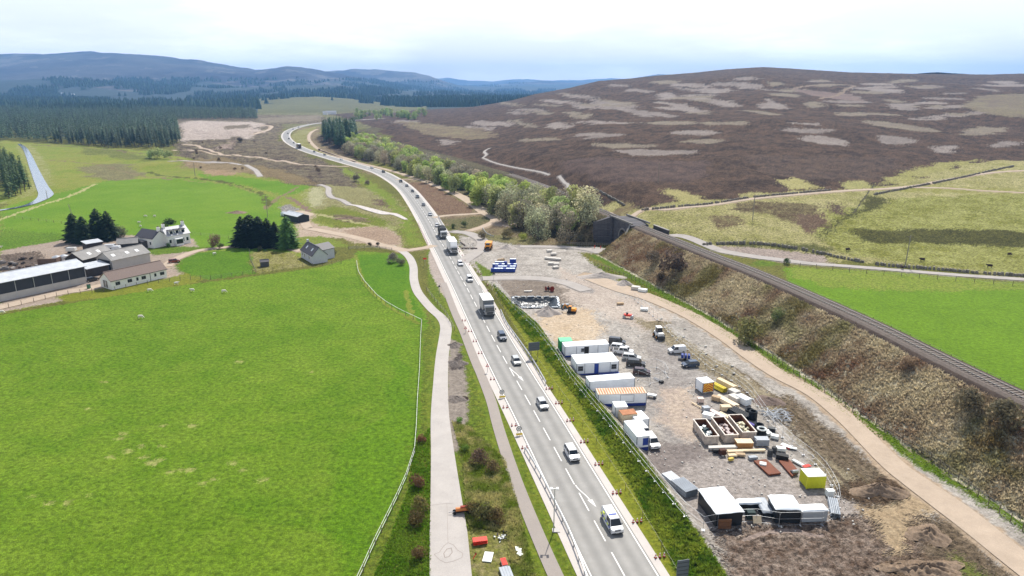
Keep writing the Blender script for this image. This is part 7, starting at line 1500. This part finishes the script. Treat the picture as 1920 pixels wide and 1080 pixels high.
stack('board_stack', 'pink and cream broken boards above the middle skip', 'board stack', 1345, 779, -60, 3.0, .8, .35, mat('pink_boards', '#e4cfc6', noise=.12), 3)
stack('board_stack', 'pale board pile right of the pink one', 'board stack', 1358, 781, -60, 2.2, .8, .25, M_TIMBER, 3)
stack('beam', 'single long pale beam lying left of the crates', 'beam', 1312, 765, -62, 4.0, .15, .15, M_TIMBER, 1)
pipes('pipe_bundle', 'rack of long black pipes with pale edges above the right skip', 1387, 779, -62, 3.6, .17, 6, 2, M_PLASTICB)
pipes('pipe_bundle', 'single long violet-blue pipe beside the right skip', 1415, 800, -60, 4.5, .12, 2, 1, mat('violet_pipe', '#6a5fb0', rough=.4))
def rings(px, py, n, r, label, mt=None, top=None):
    o = item('pipe_coil', label, 'coil', px, py); 
    for k in range(n):
        m = MB(); c = 18
        for i in range(c):
            a, b = 2*math.pi*i/c, 2*math.pi*(i+1)/c; m.tube((r*math.cos(a), r*math.sin(a), .13+.24*k), (r*math.cos(b), r*math.sin(b), .13+.24*k), .13, 6, cap=False)
        m.build('coil_ring', (top if top and k == n-1 else mt) or M_PLASTICB, o)
rings(1411, 786, 6, .55, 'tallest stack of black coils beside the scaffold heap'); rings(1405, 775, 3, .6, 'lower stack of black coils behind the tallest'); rings(1427, 816, 5, .6, 'stack of black coils with a white top ring right of the skips', top=M_RUB); rings(1423, 803, 3, .6, 'low black coils behind the white-topped stack')
for px, py, s, c, lb in [(1436, 812, .5, M_RUB, 'white sack pile right of the white-topped coils'), (1440, 816, .5, M_RUB, 'second white sack pile by the yard fence'), (1452, 822, .6, M_RUB, 'small white frame lying by the yard fence'), (1446, 808, .6, M_PLASTICB, 'black wrapped bundle by the yard fence')]:
    stack('sack_pile', lb, 'sack pile', px, py, random.uniform(-40, 40), s*1.8, s*1.3, s*.8, c, 2, bearer=False)
stack('block_stack', 'brown brick-sided stack with a cream top below the skips', 'block stack', 1394, 838, 0, 2.3, 1.3, .85, M_BRICKP, 3).name; o = C.objects['block_stack.002'] if 'block_stack.002' in C.objects else None
if o: MB().box((0, 0, .98), (2.4, 1.35, .06)).build('top_sheet', M_TIMBER, o)
stack('crate', 'blue-grey slatted crate right of the brown brick stack', 'crate', 1427, 834, 0, 1.9, 1.2, 1.0, M_GREYP, 2)
stack('beam', 'long white beam bundle lying in front of the skips', 'beam', 1355, 842, 4, 4.1, .7, .35, M_CONC, 2)
stack('timber_stack', 'cream boards in front of the brown brick stack', 'timber stack', 1377, 849, 3, 2.2, .6, .3, M_TIMBER, 3); stack('timber_stack', 'long cream planks pointing right in front of the crate', 'timber stack', 1412, 847, 2, 3.4, .5, .25, M_TIMBER, 3)
stack('timber_stack', 'small cream offcuts lowest in the middle of the yard', 'timber stack', 1373, 856, 6, 1.3, .6, .25, M_TIMBER, 3); stack('timber_stack', 'short tan offcuts right of the small cream ones', 'timber stack', 1388, 855, -8, 1.3, .6, .3, M_PALLET, 3)
stack('crate', 'dark brown crate standing under the long white beams', 'crate', 1354, 853, 10, .9, .6, .8, mat('dark_brown', '#4c2f22'), 2, bearer=False); stack('crate', 'black crate left of the dark brown one', 'crate', 1343, 849, 0, 1.0, .6, .5, M_BLACK, 2, bearer=False)
o = item('toy_digger', 'x', 'x', 1370, 862) if False else None
stack('sack_pile', 'yellowish scrap lying at the edge of the pale gravel', 'sack pile', 1370, 864, 20, .8, .4, .35, mat('yellow_scrap', '#cdb557', noise=.2), 3, bearer=False)
for px, py, lb in [(1443, 855, 'left one of two dark drums below the crate'), (1451, 850, 'right one of two dark drums below the crate')]:
    o = item('drum', lb, 'drum', px, py); MB().tube((0, 0, 0), (0, 0, .95), .36, 16).build('barrel', M_DGREY, o); MB().tube((0, 0, .95), (0, 0, 1.0), .33, 16).build('lid', M_BLACK, o); MB().tube((0, 0, .45), (0, 0, .5), .38, 16).build('hoop', M_BLACK, o)
stack('crate', 'white board on black blocks right of the two drums', 'crate', 1464, 845, -10, 1.3, .8, .45, M_RUB, 2); stack('crate', 'black box with a pale lid below the two drums', 'crate', 1466, 862, -25, 1.6, .8, .7, M_BLACK, 2); o = C.objects[-1] if False else None
stack('sack_pile', 'grey rubble bags left of the large rusty plate', 'sack pile', 1411, 861, 10, 1.2, .6, .35, M_GREYP, 3, bearer=False)
def barrier_heap(px, py, rz, label, n=4, s=1.0, c2=True):
    o = item('barrier_pile', label, 'barrier', px, py, rz); rs = random.Random(int(px))
    for k in range(n):
        q = MB(); z = .1+.13*k; a = rs.uniform(-.15, .15); q.box((0, 0, z), (1.5*s, .75*s, .05), a)
        for i in range(6): q.box((-.6*s+i*.24*s, 0, z+.04), (.1*s, .7*s, .04), a)
        q.build('barrier_panel', M_RED if (k % 2 == 0 or not c2) else M_RUB, o)
barrier_heap(1474, 838, -50, 'red and white barriers lying by the yard fence', 2); stack('board_stack', 'white board right of the red and white barriers', 'board stack', 1487, 842, -20, 1.0, .5, .12, M_RUB, 2, bearer=False)
barrier_heap(1512, 878, 20, 'red and white barrier heap just above the yellow container', 3, .8)
pipes('pipe_bundle', 'leaning white pipe with dark fittings above the red barrier heap', 1500, 872, -60, 2.4, .14, 2, 1, M_RUB)
def plate(pts, label):
    W_ = [P2(*p) for p in pts]; o = empty('steel_plate', (W_[0][0], W_[0][1], .0)); tag(o, label, 'steel plate'); m = MB(); n = len(W_); z = gz(*W_[0])
    vs = [(a-W_[0][0], b-W_[0][1], z+.05) for a, b in W_]+[(a-W_[0][0], b-W_[0][1], z+.28) for a, b in W_]; m.add(vs, [(0, 1, 2, 3)[::-1], (4, 5, 6, 7)]+[(i, (i+1) % 4, 4+(i+1) % 4, 4+i) for i in range(4)]); m.build('plate_stack', M_RUSTD, o); return o
plate([(1441, 893), (1464, 890), (1436, 864), (1413, 867)], 'larger rusty steel plate lying on the pale gravel'); plate([(1485, 896), (1497, 886), (1479, 864), (1460, 867)], 'narrower rusty steel plate right of the larger one')
o = item('cover_block', 'square white block lying on the larger rusty plate', 'block', 1430, 874, -20); MB().box((0, 0, .38), (.85, .75, .2)).build('slab', M_RUB, o); MB().box((0, 0, .51), (.2, .2, .06)).build('knob', M_GREYP, o)
o = item('pump_unit', 'grey machine parts lying on the narrower rusty plate', 'machine parts', 1490, 890, 10); MB().tube((-.4, 0, .5), (.4, 0, .5), .22, 10).build('cylinder', M_GREYP, o); MB().box((0, .2, .38), (.9, .4, .2)).build('bed', M_DGREY, o)
# scaffold heap and coal heap
def heap(px, py, rx, ry, h, m_, label, name='gravel_heap', cat='heap', rz=0, seed=0, amp=.25):
    x, y = P2(px, py); n = 36; k = 14; V = []; 
    for j in range(k+1):
        f = j/k
        for i in range(n):
            a = 2*math.pi*i/n; rr = f*(1+.16*math.sin(3*a+seed)+.1*math.sin(5*a+2*seed)); V.append((rx*rr*math.cos(a), ry*rr*math.sin(a), max(-.08, h*(1-f)**.95*(1+amp*.3*math.sin(7*a+9*f+seed))-.06+amp*.22*math.sin(13*a*f+seed*3+j))))
    F = [(j*n+i, j*n+(i+1) % n, (j+1)*n+(i+1) % n, (j+1)*n+i)[::-1] for j in range(k) for i in range(n)]; m = MB().add(V, F); o = m.build(name, m_, None, (x, y, gz(x, y)), rz, smooth=True); tag(o, label, cat); return o
M_GRAV = mat('grey_gravel_heap', '#a39a92', rough=.95, noise=.3, nscale=6, bump=.6, bscale=9); M_SOIL = mat('brown_spoil', '#7d6b59', rough=.95, noise=.35, nscale=3, bump=.8, bscale=5); M_DSOIL = mat('dark_spoil', '#6f665f', rough=.95, noise=.35, nscale=3, bump=.8, bscale=5)
heap(1026, 588, 2.9, 2.3, 1.9, M_GRAV, 'pointed grey gravel heap in front of the lined pond', seed=1); heap(1170, 533, 2.3, 2.0, 1.4, M_GRAV, 'small pointed gravel heap by the stacked slabs', seed=2); heap(1128, 519, 7.0, 2.4, 1.3, M_GRAV, 'long low grey gravel heap left of the small pointed one', seed=3); heap(951, 465, 3.3, 2.4, 1.2, M_GRAV, 'gravel heap right of the dump truck', seed=4)
heap(445, 399, 4.2, 2.2, 1.0, M_SOIL, 'brown soil heap in the upper green field', seed=5); heap(853, 648, 1.5, 1.5, .8, M_DSOIL, 'smallest dark spoil heap beside the old lane, farthest up', seed=6); heap(857, 682, 1.9, 1.6, 1.0, M_DSOIL, 'largest dark spoil heap beside the old lane', seed=7); heap(856, 748, 1.7, 1.4, .6, M_DSOIL, 'dark spoil heap beside the black hole in the strip', seed=8)
heap(1440, 752, 2.6, 2.0, .7, mat('rubble', '#6c5d54', rough=.95, noise=.4, nscale=4, bump=1, bscale=6), 'dark rubble heap outside the yard fence', seed=9); heap(1648, 922, 3.9, 1.6, 1.3, M_SOIL, 'big brown earth bank beside the haul road', seed=10, amp=.5); heap(1740, 1003, 2.4, 2.0, 1.0, M_SOIL, 'round dark earth mound below the earth bank', seed=11, amp=.5); heap(1735, 1068, 4.5, 1.7, .7, M_SOIL, 'broken clods of dark earth at the bottom edge', seed=12, amp=.9)
heap(1235, 606, 2.6, 1.5, .6, mat('olive_soil', '#7c7058', rough=.95, noise=.3, nscale=3, bump=.8, bscale=5), 'low earth heap beside the haul road above the telehandler', seed=13); heap(654, 410, 7, 1.6, .8, M_SOIL, 'long low spoil bank on the meadow by the white yard', seed=14, amp=.5)
o = item('pit', 'dark round pit in the strip beside the old lane', 'pit', 868, 747); MB().tube((0, 0, -.02), (0, 0, .05), .95, 20, .8).build('pit_mouth', mat('dark_earth', '#2d211a', rough=1, noise=.3), o)
o = item('tube_heap', 'tangled pile of grey scaffold tubes outside the yard fence', 'scaffold tubes', 1457, 782); rs = random.Random(8)
for k in range(46): a = rs.uniform(-.9, .9)+(0 if k % 2 else 1.3); l = rs.uniform(1.5, 3.0); cx, cy = rs.uniform(-1.8, 1.8), rs.uniform(-2, 2); z = .1+max(0, .5-.12*math.hypot(cx, cy)); MB().tube((cx-l/2*math.cos(a), cy-l/2*math.sin(a), z), (cx+l/2*math.cos(a), cy+l/2*math.sin(a), z+rs.uniform(-.05, .1)), .05, 5).build('tube', M_GALV, o)
# pond with liner
x, y = POND; o = empty('lined_pond', (x, y, 0), 0); tag(o, 'rectangular pit lined with shiny black sheeting edged in white', 'pond')
a, b = 5.9, 4.9; nu, nv = 60, 50; V = []; rs = np.random.RandomState(5)
for j in range(nv+1):
    for i in range(nu+1):
        u, v = -1+2*i/nu, -1+2*j/nv; V.append((u*a, v*b, gz(x+u*a, y+v*b)+.07+.34*max(0, float(fbm(np.array([i*.35+3]), np.array([j*.5]), 2)[0])-.42)))
F = [(j*(nu+1)+i, j*(nu+1)+i+1, (j+1)*(nu+1)+i+1, (j+1)*(nu+1)+i) for j in range(nv) for i in range(nu)]
MB().add(V, F).build('liner', mat('black_liner', '#262d31', rough=.34, spec=.6), o)
m = MB()
for k in range(22): t = k/22*2*math.pi; m.box((a*.93*max(-1, min(1, 1.25*math.cos(t))), b*.9*max(-1, min(1, 1.25*math.sin(t))), .22), (rs.uniform(.9, 1.9), rs.uniform(.15, .35), .08), rs.uniform(-.3, .3)+(0 if abs(math.sin(t)) > .7 else 1.5))
m.build('liner_edge', mat('pale_sheeting', '#d3d9dc', rough=.3, noise=.1), o)
o = item('debris', 'pale boards lying behind the lined pond', 'boards', 990, 547, 5); MB().box((0, 0, .15), (2.0, .6, .3)).box((.6, .5, .1), (1.4, .3, .2), .3).build('board', M_CONC, o)
# blue-wrapped blocks
k = 0
for j in range(4):
    for i in range(8):
        px = 928+i*5.6-j*1.4+(3 if j == 0 else 0); py = 497+j*4.2
        if rnd.random() < .1: continue
        x, y = P2(px, py); hgt = .95 if not (i > 4 and j == 0) else 1.8
        o = empty('wrapped_pallet', (x, y, gz(x, y)), math.radians(-8)); tag(o, 'blue wrapped pallet with pale top in the block at the site entrance', 'pallet', 'blue wrapped pallets by the entrance')
        MB().box((0, 0, hgt/2+.05), (.92, 1.0, hgt)).build('wrap', M_BLUE, o); MB().box((0, 0, hgt+.09), (.8, .9, .08)).build('top', M_BLUE if (i+j) % 4 == 3 else mat('pale_blue_top', '#dfeaf6', rough=.5), o)
o = item('debris', 'heap of brown sacks just behind the blue pallets', 'sacks', 938, 489, 5); MB().box((0, 0, .3), (2.2, 1.0, .6), .2, 0, .6).box((.8, .5, .3), (1.3, .9, .7), .8, 0, .6).build('sack', M_PALLET, o)
# grey slabs area at the top, slab stacks by heap
for i, (px, py) in enumerate([(1027, 486), (1037, 487), (1047, 488), (1033, 496), (1043, 497), (1038, 478), (1030, 472), (1042, 503)]):
    stack('slab_stack', 'grey-white slab stack among those left of the grey ramp', 'slab stack', px, py, -25+i*7, 1.7, 1.3, .55, M_CONC, 3, bearer=False); tag(C.objects[-1], None) if False else None
for o_ in [q for q in C.objects if q.name.startswith('slab_stack') and q.parent is None]: o_['group'] = 'grey slab stacks below the bridge road'
stack('block_stack', 'left of two white slab stacks beside the lineside fence', 'block stack', 1192, 543, -25, 2.2, 1.5, .8, M_CONC, 3); stack('block_stack', 'right of two white slab stacks beside the lineside fence', 'block stack', 1205, 547, -30, 2.2, 1.2, .7, M_RUB, 3)
stack('board_stack', 'white sheet-covered bundle by the haul road above the telehandler', 'board stack', 1208, 582, -20, 1.8, 1.1, .5, M_RUB, 2, bearer=False); stack('board_stack', 'old tarpaulin bundle near the top of the yard', 'board stack', 1163, 571, 10, 1.6, .8, .4, M_PALLET, 3, bearer=False)
o = item('generator_unit', 'low grey-green unit beside the orange digger', 'machine', 1060, 577, 10); MB().box((0, 0, .45), (1.9, 1.0, .8)).build('housing', mat('grey_green', '#5c6660', noise=.15), o, bevel=.05); MB().box((0, 0, .9), (1.6, .8, .08)).build('lid', M_GREYP, o)
# steel trestle bundles
pipes('pipe_bundle', 'farther left bundle of grey steel sheets by the bund', 1263, 906, -65, 3.2, .1, 9, 4, M_GALV); pipes('pipe_bundle', 'nearer bundle of grey steel tubes by the bund', 1283, 920, -65, 3.0, .1, 10, 5, M_GREYP)
o = item('beam_pile', 'small steel beam frame lying inside the ring of fence panels', 'steel beams', 1233, 714, -60); MB().tube((-1, .15, .25), (1, .15, .25), .07, 6).tube((-1, -.15, .2), (1, -.15, .2), .07, 6).build('beam', M_GALV, o); MB().box((1, 0, .2), (.5, .7, .35)).build('foot', M_BLACK, o)
o = item('debris', 'overturned white trolley right of the rust-roofed container', 'trolley', 1222, 745, -30); MB().box((0, 0, .45), (1.5, .7, .25), .1).build('tray', M_RUB, o); m = MB()
for sx in (-.6, .6): m.path([(sx, -.3, 0), (sx, -.3, .4)], .04).path([(sx, .3, 0), (sx, .3, .4)], .04)
m.tube((.55, -.45, .2), (.55, .45, .2), .2, 10); m.build('leg', M_DGREY, o)
# tarped stacks
def tarp(A, B, depth, h, label, name='wrapped_stack', slope=0, tm=None, sides=None):
    x, y, rz, L = frame(A, B); o = empty(name, (x, y, gz(x, y)), rz); tag(o, label, 'wrapped stack'); MB().box((L/2, depth/2, h/2), (L*.96, depth*.97, h-.06)).build('load', sides or M_PLASTICB, o)
    nu, nv = 12, 18; V = []
    for j in range(nv+1):
        for i in range(nu+1): u, v = i/nu, j/nv; V.append((u*(L+.16)-.08, v*(depth+.16)-.08, h+.05+.10*float(vnoise(np.array([u*4+7*h]), np.array([v*7.0]))[0])-(.22 if (i in (0, nu) or j in (0, nv)) else 0)))
    MB().add(V, [(j*(nu+1)+i, j*(nu+1)+i+1, (j+1)*(nu+1)+i+1, (j+1)*(nu+1)+i) for j in range(nv) for i in range(nu)]).build('top_sheet', tm or M_WRAP, o, smooth=True); return o, L
tarp((1341, 990), (1392, 985), 5.3, 2.0, 'largest white-topped black-sided wrapped stack at the bottom of the yard'); tarp((1452, 981), (1500, 982), 2.9, 2.0, 'square white-topped stack in the middle of the bottom row'); tarp((1502, 980), (1551, 978), 1.2, 1.6, 'low long white-topped stack at the right of the bottom row', sides=M_GREYP)
tarp((1382, 958), (1429, 956), .9, 1.0, 'narrow pale wrapped stack between the two big ones, far side'); tarp((1430, 972), (1449, 972), 3.0, .9, 'small grey wrapped pile left of the square stack', tm=M_GREYP); stack('crate', 'dark square crate between the big wrapped stacks', 'crate', 1406, 972, 0, 1.0, .9, 1.0, mat('dark_green_crate', '#2f3e3c'), 2)
o = item('board', 'tan board leaning on the fence between the bottom stacks', 'board', 1419, 980); MB().box((0, 0, .45), (1.0, .1, .9), 0, M=Matrix.Rotation(-.5, 3, 'X')).build('panel', M_TIMBER, o)
pipes('pipe_bundle', 'grey tubes standing beside the right corner of the yard fence', 1563, 956, 72, 3.6, .11, 5, 3, M_GREYP); stack('crate', 'small white-topped box at the right corner of the yard', 'crate', 1555, 930, 0, .9, .7, .8, M_RUB, 2); barrier_heap(1542, 958, -15, 'orange and white barriers behind the low long stack', 2, .8); stack('crate', 'small black bin behind the low long stack', 'crate', 1520, 958, 10, .8, .6, .5, M_BLACK, 2, bearer=False)
o = item('wooden_frame', 'brown wooden pallets against the end of the largest wrapped stack', 'pallet', 1358, 992, 0); MB().box((0, 0, .7), (1.5, .12, 1.3)).box((0, -.1, .4), (1.5, .06, .1)).box((0, -.1, .9), (1.5, .06, .1)).build('slats', mat('brown_pallet', '#6e4d34', noise=.2), o)
# left verge clutter
barrier_heap(900, 1018, 8, 'flat pile of red plastic barriers beside the old lane', 4, 1.1, False); o = item('white_slab', 'white rectangular slab on the grass below the red barriers', 'slab', 915, 1045, -8); MB().box((0, 0, .06), (1.0, 1.6, .1)).build('slab', M_RUB, o)
barrier_heap(945, 1058, -80, 'red and white barriers on top of grey boards at the bottom edge', 3, .8); stack('board_stack', 'grey metal sheets lying at the bottom edge by the ditch', 'board stack', 950, 1080, -75, 2.2, 1.2, .3, M_GREYP, 4, bearer=False)
o = item('fragment_pile', 'pile of black and white fragments right of the dark gorse bush', 'rubble', 942, 1008); rs = random.Random(9)
for mt, nm in ((M_RUB, 'white_piece'), (M_BLACK, 'black_piece')):
    m = MB()
    for k in range(16): m.box((rs.gauss(0, .4), rs.gauss(0, .4), .08+rs.random()*.12), (rs.uniform(.1, .3), rs.uniform(.06, .15), .08), rs.random()*3)
    q = m.build(nm, mt, o); q['kind'] = 'stuff'
for px, py, lb in [(973, 1032, 'scrap of white sheet in the ditch, upper piece'), (975, 1040, 'scrap of white sheet in the ditch, lower piece')]:
    x, y = P2(px, py); o = MB().box((0, 0, 0), (.5, .6, .03), .4).add([(-.3, .2, .02), (.35, .25, .02), (.1, .6, .12)], [(0, 1, 2)]).build('plastic_sheet', M_RUB, None, (x, y, gz(x, y)+.12), random.random()); tag(o, lb, 'plastic sheet')
o = item('marker_flag', 'small dark red marker at the lane edge by the white slab', 'marker', 887, 1048); MB().tube((0, 0, 0), (.3, .2, .5), .05, 6).build('stick', M_RED, o); MB().box((.3, .2, .5), (.2, .05, .2)).build('flag', mat('dark_red', '#7c2020'), o)
# junction island
o = item('stone_island', 'stony triangular island of rubble inside the junction bend', 'rubble', 868, 462); rs = random.Random(4); m = MB()
for k in range(60): m.box((rs.uniform(-4, 3.4), rs.uniform(-5, 5), .05), (rs.uniform(.2, .8), rs.uniform(.15, .4), rs.uniform(.15, .35)), rs.random()*3, 0, .7)
q = m.build('stones', M_CONC, o); q['kind'] = 'stuff'; MB().box((2.2, -3.6, .2), (5.5, .3, .5), -.1).box((-.3, 3.5, .2), (.3, 5.5, .5), .35).build('kerb_wall', mat('island_kerb', '#7b6f66', noise=.2), o)
o = item('bridge_parapet', 'low wooden fence along the track in front of the bridge wall', 'fence', 1105, 461, -4)
m = MB(); 
for i in range(20): m.box((-7+i*.75, 0, .5), (.08, .08, 1.1))
m.box((0, 0, 1.0), (15, .06, .1)).box((0, 0, .55), (15, .06, .1)); m.build('rails_and_posts', mat('grey_timber', '#8d8578', noise=.15), o)
for i, (px, py) in enumerate([(1114, 462), (1125, 463), (1137, 464), (1147, 464)]): 
    x, y = P2(px, py+1); o = MB().tube((0, 0, 0), (0, 0, .9), .12, 8, .1).box((0, 0, .5), (.26, .26, .12)).build('bollard', M_RED, None, (x, y-1.5, gz(x, y))); tag(o, 'orange marker post in the row below the bridge wall', 'marker post', 'marker posts by the bridge')
# small loose stones and scraps on the yard so the ground is not empty
rs = random.Random(21); m = MB()
for k in range(900):
    px, py = rs.uniform(930, 1640), rs.uniform(505, 1010); x, y = flat(px, py); 
    if not inpoly(np.array([x]), np.array([y]), [P2(*p) for p in [(960, 540), (1100, 500), (1260, 600), (1500, 780), (1640, 930), (1600, 1000), (1360, 1000), (1180, 830), (1060, 665)]])[0]: continue
    s = rs.uniform(.06, .22); m.box((x, y, s*.3), (s*1.5, s, s*.7), rs.random()*3, 0, .7)
o = m.build('loose_stones', M_CONC); tag(o, 'loose stones strewn over the yard', 'stones', None, 'stuff')
# cracks in the old lane
m = MB()
def crack(pts, w=.05):
    W_ = [P2(*p) for p in pts]
    for a, b in zip(W_[:-1], W_[1:]):
        dx, dy = b[0]-a[0], b[1]-a[1]; l = math.hypot(dx, dy)+1e-6; nx, ny = -dy/l*w/2, dx/l*w/2; m.add([(a[0]+nx, a[1]+ny, .042), (b[0]+nx, b[1]+ny, .042), (b[0]-nx, b[1]-ny, .042), (a[0]-nx, a[1]-ny, .042)], [(0, 3, 2, 1)])
crack([(814, 1040), (824, 1036), (832, 1024), (840, 1018), (850, 1022), (858, 1032), (868, 1038), (866, 1046), (852, 1052), (836, 1056), (824, 1050), (814, 1040)]); crack([(832, 1038), (838, 1030), (846, 1028), (848, 1036), (842, 1044), (834, 1046), (832, 1038)], .08); crack([(806, 948), (822, 946), (838, 944), (850, 945)]); crack([(838, 944), (839, 980), (840, 1018)], .03)
m.build('crack_marks', mat('crack', '#8d837b', rough=.95), C.objects['track'])
